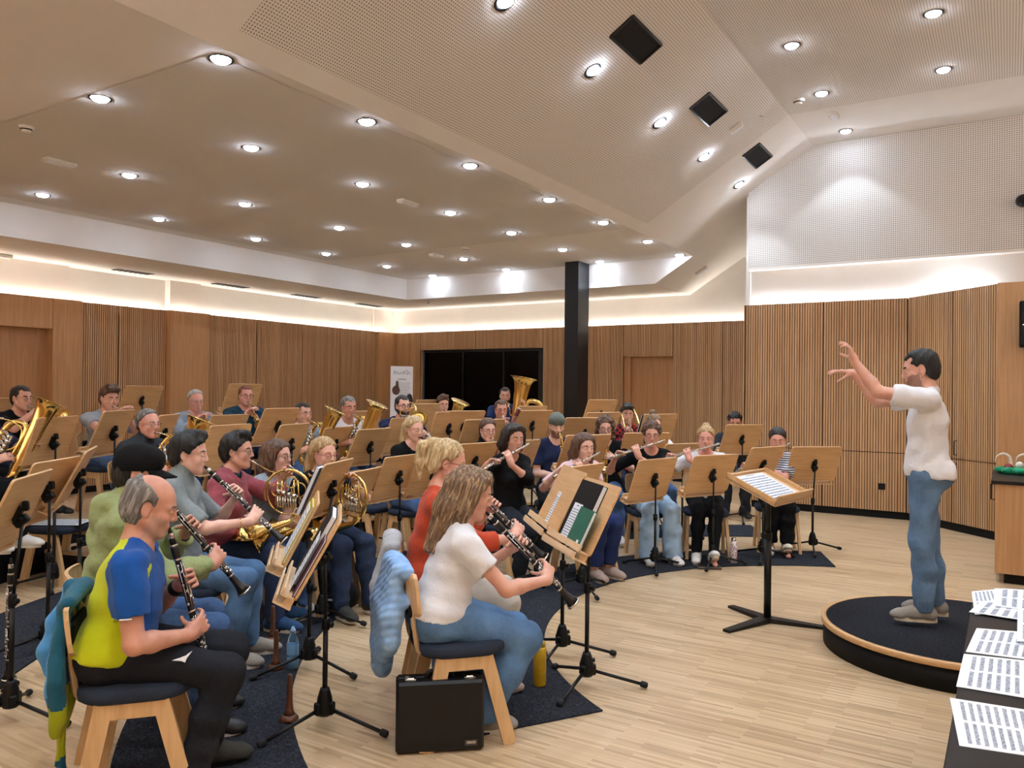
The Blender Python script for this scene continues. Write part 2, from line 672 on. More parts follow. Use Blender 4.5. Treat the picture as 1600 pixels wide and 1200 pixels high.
# left wall: slatted oak boards, two projecting piers, a door recess
mL = wall_matrix((XL, 0, 0), (0, 1, 0))
b = MB()
for x0, x1 in ((6.72, 7.380), (7.400, 8.22), (8.98, 10.110), (10.130, 11.260), (11.280, 12.310), (12.330, 13.45)):
    slats(b, x0, x1, .1, ZP)
struct(b, 'wall_left', [M['oak_slat'], M['groove']], mL)
b = MB()
panel(b, -3.2, 6.285, 2.47, ZP, -.13, .09)
panel(b, -3.2, 6.285, 2.47, ZP - .12, -.05, .1)
panel(b, 6.295, 6.72, .1, ZP - .12, -.13, .23)
panel(b, 6.295, 6.72, ZP - .12, ZP, -.13, .09)
panel(b, 8.22, 8.98, .1, ZP - .12, -.13, .23)
panel(b, 8.22, 8.98, ZP - .12, ZP, -.13, .09)
panel(b, 8.22, 8.25, ZP - .12, ZP, -.05, .1)
panel(b, 6.69, 6.72, ZP - .12, ZP, -.05, .1)
panel(b, 13.45, 14.05, .1, ZP, -.08, .13)
panel(b, -3.2, 4.7, .1, 2.46, -.13, .23)
panel(b, 4.7, 4.74, 0, 2.46, -.13, .23)
struct(b, 'wall_left', M['oak_plain'], mL)
b = MB()
panel(b, 4.74, 6.3, 0, 2.5, .06, .05)
b.box((4.95, .05, 1.05), (.02, .03, .14))
struct(b, 'door_1', M['oak_door'], mL)
b = MB()
panel(b, 6.3, 14.0, 0, .1, .02, .08)
struct(b, 'baseboard_left', M['black_matt'], mL)
b = MB()
panel(b, 6.72, 13.45, .1, ZP - .08, .101, .008)
struct(b, 'wall_left', M['black_matt'], mL)
b = MB()
panel(b, -3.2, 6.6, 2.5, ZS + .02, .02, .3)
panel(b, 6.6, 8.3, 2.5, ZS + .02, .16, .3)
panel(b, 8.3, 8.9, 2.5, ZS + .02, .02, .3)
panel(b, 8.9, 13.5, 2.5, ZS + .02, .16, .3)
panel(b, 13.5, 14.3, 2.5, ZS + .02, .13, .3)
struct(b, 'wall_left', M['cove_white'], mL)
# back wall
mB = wall_matrix((0, YB, 0), (1, 0, 0))
b = MB()
for x0, x1, z0, z1 in ((-11.95, -11.185, .1, ZP), (-11.175, -9.685, 2.52, ZP), (-9.675, -8.025, 2.52, ZP), (-8.015, -7.28, .1, ZP),
                       (-7.27, -6.255, .1, ZP), (-6.245, -5.265, 2.31, ZP), (-5.255, -4.335, .1, ZP), (-4.325, -3.26, .1, ZP)):
    slats(b, x0, x1, z0, z1)
struct(b, 'wall_back', [M['oak_slat'], M['groove']], mB)
b = MB()
panel(b, -6.13, -5.26, 0, 2.29, .14, .05)
struct(b, 'door_2', M['oak_door'], mB)
b = MB()
panel(b, -6.26, -6.13, 0, 2.31, .06, .2)
b.box((-5.75, .17, 2.30), (1.0, .12, .03))
struct(b, 'trim_1', M['oak_door'], mB)
b = MB()
for x0, x1 in ((-12, -11.18), (-8.02, -6.26), (-5.25, -3.26)): panel(b, x0, x1, 0, .1, .02, .08)
struct(b, 'baseboard_back', M['black_matt'], mB)
b = MB()
panel(b, -11.95, -11.18, .1, ZP - .08, .101, .008)
panel(b, -11.18, -6.25, 2.53, ZP - .08, .101, .008)
panel(b, -8.0, -6.26, .1, ZP - .08, .101, .008)
panel(b, -6.25, -5.26, 2.32, ZP - .08, .101, .008)
panel(b, -5.25, -3.27, .1, ZP - .08, .101, .008)
struct(b, 'wall_back', M['black_matt'], mB)
b = MB()
panel(b, -12.3, -3.2, ZP - .35, ZS + .02, .16, .3)
b.add([(-5.0, .16, ZS + .02), (-2.9, .16, ZS + .02), (-2.9, .16, sz(-2.9) + .1), (-5.0, .16, ZS + .1)], [(0, 1, 2, 3)], False)
struct(b, 'wall_back', M['cove_white'], mB)
# the big dark window in the back wall
win = MB()
panel(win, -11.18, -8.02, .5, 2.52, .16, .03)
wo = props(win.build('window_1', M['glass_night'], None, mB), kind='structure')
b = MB()
for x in (-11.15, -10.1, -9.05, -8.12): b.box((x, .14, 1.5), (.035 if x > -9 else .02, .05, 2.04))
for z in (.52, 2.49): b.box((-9.6, .14, z), (3.16, .05, .05))
b.box((-8.1, .13, 1.5), (.17, .06, 2.04))
b.build('window_frame', M['window_frame'], wo)
b = MB()
panel(b, -11.18, -8.02, 0, .5, .1, .1)
struct(b, 'wall_back', M['black_matt'], mB)
# block on the right: slatted cupboard front, then the front at 45 degrees
bp = [(-3.28, -2.185), (-2.175, -1.135)]
mR = wall_matrix((0, YR, 0), (1, 0, 0))
b = MB()
for x0, x1 in bp:
    slats(b, x0, x1, .1, .868)
    slats(b, x0, x1, .878, ZP)
struct(b, 'wall_right', [M['oak_slat'], M['groove']], mR)
b = MB()
panel(b, -3.28, -1.1, 0, .1, .015, .08)
struct(b, 'baseboard_right', M['black_matt'], mR)
b = MB()
panel(b, -3.24, -1.1, .1, ZP - .02, .02, .08)
struct(b, 'wall_right', M['black_matt'], mR)
e45 = V((1.02, -1.02, 0))
mD = wall_matrix((-1.13, YR, 0), e45)
L45 = 1.445
door_mats = [M['oak_slat'], M['groove']]
for i, (x0, x1, z0, z1, hx, hz) in enumerate(((0, .768, .878, ZP, .70, 1.01), (.776, L45, .878, ZP, .845, 1.01), (0, .768, .1, .868, .70, .73), (.776, L45, .1, .868, .845, .73))):
    b = MB()
    slats(b, x0 + .004, x1, z0, z1, 0, .06)
    d = struct(b, 'door_%d' % (3 + i), door_mats, mD)
    h = MB()
    h.tube([(hx, -.0, hz - .085), (hx, -.04, hz - .085), (hx, -.04, hz + .085), (hx, 0, hz + .085)], .006, 6)
    h.build('door_handle', M['black_metal'], d)
b = MB()
panel(b, 0, L45, .0, .1, .015, .08)
struct(b, 'baseboard_angled', M['black_matt'], mD)
b = MB()
panel(b, 0.0, L45 - .01, .1, ZP - .005, .06, .06)
struct(b, 'wall_right', M['black_matt'], mD)
b = MB()
b.prism([(-.118, 10.53), (-.1, 10.5), (4.2, 10.44), (4.2, 11.6), (-.1, 11.6)], 0, ZP)
struct(b, 'wall_right', M['oak_plain'])
# plaster above the block and the perforated board
b = MB()
panel(b, -3.23, 4.2, ZP - .4, 3.43, .13, .1)
panel(b, -3.23, 4.2, 3.425, 3.46, -.01, .15)
b.box((-3.25, 1.3, 3.7), (.06, 2.42, 2.9))
struct(b, 'wall_right', M['cove_white'], mR)
b = MB()
b.add([(-3.23, 0, 3.45), (4.2, 0, 3.45), (4.2, 0, ZH), (-2.34, 0, ZH), (-3.23, 0, sz(-3.23))], [(0, 1, 2, 3, 4)], False)
b.add([(-3.23, 0, 3.43), (-3.23, .14, 3.43), (-3.23, .14, sz(-3.23)), (-3.23, 0, sz(-3.23))], [(0, 3, 2, 1)], False)
struct(b, 'wall_right', M['perf_wall'], mR)
b = MB()
panel(b, -3.27, -3.24, 0, ZP, .0, 2.4)
struct(b, 'wall_right', M['oak_plain'], mR)
# walls behind and beside the photographer
b = MB()
b.quad((-12.3, -3.2, 0), (-12.3, -3.2, ZH + .3), (4.2, -3.2, ZH + .3), (4.2, -3.2, 0))
struct(b, 'wall_front', M['plaster'])
b = MB()
b.quad((4.2, -3.2, 0), (4.2, -3.2, ZH + .3), (4.2, 14.3, ZH + .3), (4.2, 14.3, 0))
struct(b, 'wall_side', M['plaster'])
# LED strips lying in the coves, then two added fill strips
def strip(name, label, pts, mat, z=ZP - .035):
    b = MB(False)
    for a, c in pts:
        b.beam(V((a[0], a[1], z)), V((c[0], c[1], z)), .012, .03)
    return props(b.build(name, mat), label, 'light strip', 'led strips hidden in the coves')
strip('cove_led_strip', 'warm led strip glowing along the top of the long left wall of oak boards',
      [((-12.128, 6.75), (-12.128, 8.2)), ((-12.128, 9.0), (-12.128, 13.43)), ((-11.99, -3), (-11.99, 6.7)), ((-11.99, 8.3), (-11.99, 8.9)), ((-12.09, 13.5), (-12.09, 13.9))], M['led'])
strip('cove_led_strip', 'warm led strip glowing along the top of the back wall above the dark window', [((-11.9, 14.12), (-3.3, 14.12))], M['led'])
strip('cove_led_strip', 'cool white led strip glowing above the slatted cupboard wall behind the conductor', [((-3.15, 11.715), (-.9, 11.715)), ((-.85, 11.60), (-.2, 11.62))], M['led_cool'])

strip('cove_led_strip', 'added unseen led fill strip in the cove of the wall behind the camera', [((-11.5, -2.95), (4.0, -2.95))], M['led_fill'])  # unseen strip added to brighten the ceilings
strip('cove_led_strip', 'added unseen led fill strip in the cove of the side wall beyond the sheet music table', [((4.1, -2.8), (4.1, 10.3))], M['led_fill'])  # same added fill, from the unseen side wall
b = MB()
b.box((-3.7, -2.85, 1.46), (15.6, .06, 2.92)); b.box((4.0, 3.8, 1.46), (.06, 13.2, 2.92))
struct(b, 'wall_front', M['oak_plain'])

# black steel column
b = MB()
b.box((-6.33, 12.2, ZC / 2), (.26, .40, ZC))
props(b.build('column', M['black']), kind='structure')

# ---------------------------------------------------------------- lamps in the ceiling
def spot_lamp(name, loc, power, angle, blend, direction=(0, 0, -1), color=(.74, .87, 1.0), parent=None):
    l = bpy.data.lights.new(name, 'SPOT')
    l.energy, l.spot_size, l.spot_blend = power, angle, blend
    l.color = color
    l.shadow_soft_size = .045
    o = bpy.data.objects.new(name, l)
    COL.objects.link(o)
    o.parent = parent
    o.matrix_local = Matrix.Translation(V(loc)) @ V(direction).to_track_quat('-Z', 'Y').to_matrix().to_4x4()
    return o


mb = MB(); mb.lathe([(.066, 0), (.083, -.006), (.087, 0), (.066, .05)], n=24); ring_me = mb.mesh('ring', M['spot_ring'])
mb = MB(); mb.lathe([(0, -.020), (.03, -.017), (.052, -.008), (.064, .003), (.065, .012), (0, .014)], n=24); lens_me = mb.mesh('lens', M['spot_lens'])
P_SPOT = 36.0
row_x = [-4.497, -5.91, -7.80, -9.49]
row_y = [3.46, 4.89, 6.37, 7.96, 9.39, 10.89, 12.22]
rows_txt = ['beside the slope', 'second from slope', 'third from slope', 'along the left wall']
col_txt = ['the nearest', 'second nearest', 'third nearest', 'the middle one', 'third from the far end', 'second from the far end', 'the farthest']


def downlight(loc, label, group, tilt=None, power=P_SPOT, angle=math.radians(100), blend=.6):
    t = thing('ceiling_spotlight', label, 'ceiling light', loc, 0, group)
    if tilt is not None: t.rotation_euler = (0, tilt, 0)
    link_mesh('ring', ring_me, t)
    ln = link_mesh('lens', lens_me, t, Matrix.Translation((0, 0, -.009)) if tilt is None else Matrix.Translation((.0, 0, -.012)) @ Matrix.Rotation(-tilt * .6, 4, 'Y'))
    d = V((0, 0, -1))
    if tilt is not None: d = Matrix.Rotation(-tilt, 3, 'Y') @ d
    spot_lamp('lamp', (0, 0, -.035) if tilt is None else (0, 0, -.05), power, angle, blend, d, parent=t)
    return t


for j, x in enumerate(row_x):
    for i, y in enumerate(row_y):
        if j >= 2 and i == 0: continue
        downlight((x, y, ZC - .003), 'spotlight in low ceiling, row %s, %s' % (rows_txt[j], col_txt[i]), 'spotlights in the low ceiling', None, P_SPOT * (1.2, 1.0, .62, .28)[j] * (1.8 if i == 6 else 1), math.radians((100, 100, 92, 72)[j]))
    for y in (1.9, .3):
        if j < 3: spot_lamp('lamp', (x, y, ZC - .04), P_SPOT, math.radians(95), .55)
for i, y in enumerate((4.98, 6.47, 8.10, 9.55, 11.07)):
    downlight((-3.22, y, sz(-3.22) - .004), 'tilted spotlight in the sloped ceiling, %s' % ['at the top edge of the photo', 'beside the largest black opening', 'below the second black opening', 'before the third black opening', 'last one, beside the perforated wall'][i], 'tilted spotlights in the sloped ceiling', -math.atan(SLOPE))
for i, (x, y) in enumerate(((-1.85, 8.13), (-1.85, 9.61), (-1.84, 11.15), (-.60, 8.09), (-.61, 9.55))):
    downlight((x, y, ZH - .007), 'round spotlight in the high ceiling, %s' % ['first of the row beside the slope', 'beside the small white alarm', 'closest to the perforated wall, washing it with light', 'on the upper right near the frame edge', 'above the conductor'][i], 'spotlights in the high ceiling', None, P_SPOT * (1.5, 3.4, 1.1, 1.5, 3.4)[i], math.radians((100, 80, 95, 100, 80)[i]), .35)
for x, y in ((-1.85, 6.5), (-1.85, 4.8), (-1.85, 3.1), (-.6, 6.5), (-.6, 4.8), (-.6, 3.1), (-1.85, 1), (-.6, 1), (1, 3), (1, 6)):
    spot_lamp('lamp', (x, y, ZH - .05), P_SPOT * 1.7, math.radians(95), .55)
for y in (3.4, 1.6):
    spot_lamp('lamp', (-3.22, y, sz(-3.22) - .06), P_SPOT, math.radians(95), .55)

# black square openings in the slope
for i, (y0, y1, w) in enumerate(((6.25, 6.91, 'largest, nearest'), (8.28, 8.92, 'middle'), (10.3, 10.94, 'smallest, farthest'))):
    tl = thing('ceiling_vent', '%s black square opening in the sloped perforated ceiling' % w.split(',')[0] if i != 1 else 'middle black square opening of three in the sloped ceiling', 'ceiling vent', (0, 0, 0), 0, 'black openings in the sloped ceiling')
    b = MB()
    slope_quad(b, -2.945, -2.735, y0, y1, .012)
    b.build('opening', M['black_matt'], tl)
    b = MB(False)
    for (xa, ya, xb, yb) in ((-2.945, y0, -2.735, y0), (-2.945, y1, -2.735, y1), (-2.945, y0, -2.945, y1), (-2.735, y0, -2.735, y1)):
        b.beam(V((xa, ya, sz(xa) - .012)), V((xb, yb, sz(xb) - .012)), .02, .02)
    b.build('frame', M['spot_ring'], tl)
# slot vents in the soffit by the left wall
for i, (y0, y1) in enumerate(((7.1, 7.72), (8.9, 9.6), (10.7, 11.36), (12.48, 13.2))):
    t = thing('slot_vent', 'dark slot vent in the soffit along the left wall, %s' % ['closest to the door', 'second from the door', 'third from the door', 'last before the corner'][i], 'air vent', (-11.67, (y0 + y1) / 2, ZS - .004), 0, 'slot vents over the left wall')
    b = MB()
    b.box((0, 0, 0), (.17, y1 - y0, .006))
    b.build('slot', M['black_matt'], t)
    b = MB()
    for k in range(7): b.box((0, -(y1 - y0) / 2 + (k + .5) * (y1 - y0) / 7, -.004), (.17, .03, .006))
    b.build('bar', M['spot_ring'], t)
# detectors, emergency lights
def detector(loc, label, s=1.0):
    b = MB()
    b.lathe([(0, -.045 * s), (.03 * s, -.044 * s), (.036 * s, -.03 * s), (.05 * s, -.02 * s), (.055 * s, 0)], n=20)
    d = props(b.build('smoke_detector', M['white_plastic'], None, Matrix.Translation(loc)), label, 'smoke detector')
    b = MB()
    b.lathe([(.037 * s, -.032 * s), (.046 * s, -.026 * s)], n=20)
    b.build('sensor_slot', M['spot_ring'], d)
detector((-7.11, 3.52, ZC), 'round white smoke detector in the low ceiling near the left photo edge', 1.1)
detector((-7.17, 10.05, ZC), 'round white smoke detector far back in the low ceiling', 1.1)
detector((-2.12, 9.68, ZH), 'round white smoke detector in the high ceiling beside the slope', 1.3)
detector((-2.54, 9.65, sz(-2.54)), 'tiny white sensor in the slope beside the middle black opening', .6)


def emergency(loc, label, rz=PI / 2, L=.3, tilt=0):
    t = thing('ceiling_emergency_light', label, 'emergency light', loc, rz)
    if tilt: t.rotation_euler = (0, tilt, 0)
    b = MB()
    b.box((0, 0, -.022), (L, .11, .044), None, .01)
    b.build('housing', M['white_plastic'], t)
    b = MB()
    b.box((0, 0, -.047), (L * .86, .07, .008))
    b.build('diffuser', M['paper'], t)
emergency((-7.89, 4.22, ZC), 'white emergency light in the low ceiling near the left photo edge')
emergency((-5.98, 7.22, ZC), 'white emergency light in the middle of the low ceiling')
emergency((-7.92, 10.3, ZC), 'white emergency light far back in the low ceiling')
emergency((-11.75, 5.5, ZS), 'white emergency light in the soffit above the oak door')
emergency((-1.86, 10.41, ZH), 'white square emergency light in the high ceiling near the perforated wall', PI / 2, .2)
emergency((-4.5, 13.27, sz(-4.5)), 'white emergency light on the slope near the back wall', 0, .22, -math.atan(SLOPE))
emergency((-2.79, 9.44, sz(-2.79)), 'flat white hatch cover on the slope between two black openings', 0, .16, -math.atan(SLOPE))
b = MB()
b.lathe([(0, -.05), (.012, -.05), (.012, -.02), (.03, -.012), (.03, 0)], n=12)
props(b.build('ceiling_sprinkler', M['chrome'], None, Matrix.Translation((-10.07, 12.85, ZS))), 'small sprinkler head in the soffit at the back corner', 'sprinkler')
# world: hardly any light comes from outside at night
w = bpy.data.worlds.new('night')
w.use_nodes = True
w.node_tree.nodes['Background'].inputs[0].default_value = (.02, .025, .03, 1)
SC.world = w
SC.view_settings.view_transform = 'Standard'
SC.view_settings.look = 'None'
SC.view_settings.gamma = 1.0
SC.view_settings.use_curve_mapping = False
SC.view_settings.exposure = 0.40
SC.cycles.use_denoising = True
SC.cycles.max_bounces = 8
SC.cycles.diffuse_bounces = 5
SC.cycles.glossy_bounces = 4
SC.cycles.sample_clamp_indirect = 10.0
# ---------------------------------------------------------------- furniture of the hall
CX, CY = -.5, 5.8            # where the conductor stands: every row is an arc about this point


def polar(r, deg):
    a = math.radians(deg)
    return V((CX + r * math.cos(a), CY + r * math.sin(a), 0))


def arc_slab(name, r0, r1, a0, a1, z0, z1, mat, n=60):
    b = MB()
    A = [math.radians(a0 + (a1 - a0) * i / n) for i in range(n + 1)]
    poly = [(CX + r1 * math.cos(a), CY + r1 * math.sin(a)) for a in A] + [(CX + r0 * math.cos(a), CY + r0 * math.sin(a)) for a in reversed(A)]
    P = [V((x, y, z)) for z in (z0, z1) for x, y in poly]
    m = len(poly)
    F = [(k, (k + 1) % m, m + (k + 1) % m, m + k) for k in range(m)]
    for k in range(n):
        F.append((m + k, m + k + 1, m + m - 2 - k, m + m - 1 - k))
        F.append((k + 1, k, m - 1 - k, m - 2 - k))
    b.add(P, F, False)
    return b.build(name, mat)


props(arc_slab('carpet', 2.42, 3.14, 111.5, 238.5, .0, .009, M['carpet']), 'curved charcoal carpet strip under the front row of flutes and clarinets', 'carpet')
props(arc_slab('carpet', 3.92, 4.70, 118, 239, .0, .009, M['carpet']), 'curved charcoal carpet strip under the second row, nearest the blue and yellow shirt', 'carpet')
props(arc_slab('carpet', 5.5, 6.32, 200, 236, .0, .009, M['carpet']), 'curved charcoal carpet strip under the third row beside the white sneakers', 'carpet')
L1, L2 = .20, .36
RIS1, RIS2 = 5.62, 6.98


def riser(r0, r1, a0, a1, h, label):
    t = thing('stage_riser', label, 'riser', (0, 0, 0), 0, 'low stage risers')
    o = arc_slab('base', r0 + .02, r1, a0, a1, 0, h - .03, M['black_matt']); o.parent = t
    o = arc_slab('rim', r0, r0 + .05, a0, a1, h - .03, h, M['beech']); o.parent = t
    o = arc_slab('top', r0 + .05, r1, a0, a1, h - .03, h, M['floor']); o.parent = t


riser(RIS1, RIS2, 127, 197, L1, 'low curved stage riser with wooden rim under the third row of brass players')
riser(RIS2, 8.38, 127, 212, L2, 'higher curved stage riser under the back row of trumpets and tuba')


def level_at(x, y):
    r = math.hypot(x - CX, y - CY)
    a = math.degrees(math.atan2(y - CY, x - CX)) % 360
    if r > RIS2 and 127 < a < 212 and r < 8.38: return L2
    if r > RIS1 and 127 < a < 197 and r < 8.38: return L1
    for r0, r1, a0, a1 in ((2.42, 3.14, 111.5, 238.5), (3.92, 4.7, 118, 239), (5.5, 6.32, 200, 236)):
        if r0 < r < r1 and a0 < a < a1: return .009
    return 0.0


# ------------------------------------------------ chairs
def chair_parts():
    """seat looks along +y; origin on the floor under the seat centre"""
    P = {}
    b = MB()
    poly = rrect(.44, .43, .13, 6)
    prof = [(.94, .415), (.99, .425), (1.0, .445), (.985, .462), (.93, .472), (.6, .476)]
    rings = []
    for k, (s, z) in enumerate(prof):
        rings.append([V((x * s, y * s, z)) for x, y in poly])
    m = len(poly)
    vs = [p for r in rings for p in r]
    fs = [tuple(range(m - 1, -1, -1)), tuple((len(prof) - 1) * m + k for k in range(m))]
    for i in range(len(prof) - 1):
        for k in range(m): fs.append((i * m + k, i * m + (k + 1) % m, (i + 1) * m + (k + 1) % m, (i + 1) * m + k))
    b.add(vs, fs)
    P['seat'] = b.mesh('seat', M['seat_blue'])
    for s in (-1, 1):
        for fr in (1, -1):
            b = MB(False)
            b.beam((s * .185, fr * .10, .415), (s * .205, .215 if fr > 0 else -.18, 0), .062 if fr > 0 else .066, .028, (0, 1, 0))
            P['leg%d%d' % (s, fr)] = b.mesh('leg', M['chair_wood'])
        b = MB(False)
        b.beam((s * .185, -.125, .385), (s * .185, .125, .385), .028, .062, (1, 0, 0))
        P['rail%d' % s] = b.mesh('rail', M['chair_wood'])
        b = MB(False)
        b.tube(smooth_path([(s * .12, -.10, .405), (s * .12, -.195, .425), (s * .12, -.222, .52), (s * .12, -.238, .66), (s * .12, -.258, .78)], 4), .03, 4, sq=(.42, 1.0), up=(0, 1, 0))
        P['upright%d' % s] = b.mesh('upright', M['chair_wood'])
    b = MB()
    n = 12
    pts_o, pts_i = [], []
    for i in range(n + 1):
        t = -1 + 2 * i / n
        x = t * .205
        y = -.246 + .035 * t * t
        pts_o.append((x, y - .008)); pts_i.append((x, y + .008))
    rows = []
    for z, sh in ((.60, .75), (.625, .95), (.66, 1), (.75, 1), (.785, .95), (.80, .8)):
        rows.append([V((x * sh, y - (z - .6) * .12, z)) for x, y in pts_i] + [V((x * sh, y - (z - .6) * .12, z)) for x, y in reversed(pts_o)])
    m = len(rows[0])
    fs = [tuple(range(m - 1, -1, -1)), tuple((len(rows) - 1) * m + k for k in range(m))]
    for i in range(len(rows) - 1):
        for k in range(m): fs.append((i * m + k, i * m + (k + 1) % m, (i + 1) * m + (k + 1) % m, (i + 1) * m + k))
    b.add([p for r in rows for p in r], fs, False)
    P['backrest'] = b.mesh('backrest', M['chair_wood'])
    b = MB()
    b.box((0, -.236, .655), (.27, .03, .13), Matrix.Rotation(-.12, 3, 'X'), .012)
    P['back_pad'] = b.mesh('back_pad', M['black_matt'])
    return P


CHAIR = chair_parts()


def chair(loc, rz, label, group='wooden chairs of the band'):
    t = thing('wooden_chair', label, 'chair', loc, rz, group)
    for k, me in CHAIR.items():
        n = {'leg': 'leg', 'rai': 'rail', 'upr': 'upright'}.get(k[:3], k)
        link_mesh(n, me, t)
    return t


# ------------------------------------------------ music stands
DW, DH = .56, .40


def stand_meshes():
    P = {}
    # desk: local x across, y up the board, z out of the front (towards the player); origin mid top edge
    b = MB(False)
    b.prism(rrect(DW, DH, .022, 4, 0, -DH / 2), -.006, .006)
    P['desk'] = b.mesh('desk', M['beech'])
    b = MB(False)
    b.box((0, -DH + .004, .036), (DW, .010, .060))
    b.box((0, -DH + .018, .066), (DW, .036, .009))
    P['ledge'] = b.mesh('ledge', M['beech_edge'])
    b = MB(False)
    b.box((0, -DH - .042, .040), (DW * .98, .009, .085))
    b.box((0, -DH - .024, .081), (DW * .98, .03, .008))
    for s in (-1, 1): b.box((s * DW * .45, -DH - .022, .02), (.012, .04, .04))
    P['tray'] = b.mesh('tray', M['beech_edge'])
    b = MB()
    b.box((0, -.205, -.018), (.052, .085, .024), None, .005)
    b.box((.0, -.16, -.03), (.03, .05, .03), Matrix.Rotation(.5, 3, 'X'), .006)
    b.box((0, -.235, -.045), (.036, .075, .045), Matrix.Rotation(-.5, 3, 'X'), .008)
    b.lathe([(.012, -.03), (.014, .03)], (0, -.225, -.04), (1, 0, 0), 8)
    P['clamp'] = b.mesh('clamp', M['black_plastic'])
    b = MB()
    b.lathe([(.034, .07), (.042, .085), (.042, .10), (.036, .15), (.026, .185), (.021, .20)], n=14)
    for k in range(3):
        a = 2 * PI * k / 3
        b.box((.034 * math.cos(a), .034 * math.sin(a), .105), (.036, .034, .06), Matrix.Rotation(a, 3, 'Z'), .006)
    b.lathe([(.012, -.012), (.012, .014)], (.03, .0, .155), (1, .3, 0), 8)
    P['hub'] = b.mesh('hub', M['black_plastic'])
    b = MB()
    b.tube([(.03, 0, .10), (.325, 0, .022)], .0095, 8)
    P['foot'] = b.mesh('leg', M['black_metal'])
    b = MB()
    d = V((.295, 0, -.078)).normalized()
    p = V((.318, 0, .024))
    b.lathe([(.009, -.02), (.0165, -.016), (.018, .0), (.0165, .018), (.008, .022)], p, d, 10)
    P['cap'] = b.mesh('rubber_foot', M['rubber'])
    b = MB()
    b.lathe([(.016, -.03), (.02, -.025), (.02, .025), (.015, .03)], n=10)
    b.lathe([(.008, 0), (.009, .03), (.015, .032), (.015, .042), (.006, .044)], (0, 0, 0), (1, 0, 0), 8)
    P['clutch'] = b.mesh('clutch', M['black_plastic'])
    return P


STAND = stand_meshes()
STANDS = {}


def music_stand(key, x, y, z, yaw, tilt, label, group, base=None, lv=None, leg_rot=None, tray=True):
    """z is the height of the desk's top edge, yaw the way the desk's front looks"""
    n = V((math.cos(yaw), math.sin(yaw), 0))
    e = V((-n.y, n.x, 0))
    up = V((0, 0, 1)) * math.cos(tilt) - n * math.sin(tilt)
    R = Matrix((e, up, e.cross(up))).transposed().to_4x4()
    Md = Matrix.Translation((x, y, z)) @ R
    hinge = Md @ V((0, -.245, -.055))
    if base is None: base = (hinge.x, hinge.y)
    if lv is None: lv = level_at(base[0], base[1])
    t = thing('music_stand', label, 'music stand', (base[0], base[1], lv), 0, group)
    inv = Matrix.Translation((-base[0], -base[1], -lv))
    for k in ('desk', 'ledge', 'clamp') + (('tray',) if tray else ()):
        link_mesh(k, STAND[k], t, inv @ Md)
    ht = hinge.z - lv
    off = V((hinge.x - base[0], hinge.y - base[1], 0))
    mid = .62 * ht if ht < 1.0 else .66
    b = MB(); b.tube([(0, 0, .075), (0, 0, mid)], .0125, 10)
    b.build('lower_tube', M['black_metal'], t)
    b = MB(); b.tube([(0, 0, mid - .02), off + V((0, 0, ht + .03))], .0085, 8)
    b.build('upper_tube', M['black_metal'], t)
    link_mesh('clutch', STAND['clutch'], t, Matrix.Translation((0, 0, mid)) @ Matrix.Rotation(yaw + 2.4, 4, 'Z'))
    link_mesh('hub', STAND['hub'], t, Matrix.Rotation(leg_rot if leg_rot is not None else yaw, 4, 'Z'))
    a0 = leg_rot if leg_rot is not None else yaw + (sum(map(ord, key)) % 7) * .1
    for k in range(3):
        Mr = Matrix.Rotation(a0 + k * 2 * PI / 3, 4, 'Z')
        l = link_mesh('leg', STAND['foot'], t, Mr)
        link_mesh('rubber_foot', STAND['cap'], l)
    STANDS[key] = (t, Md)
    return t
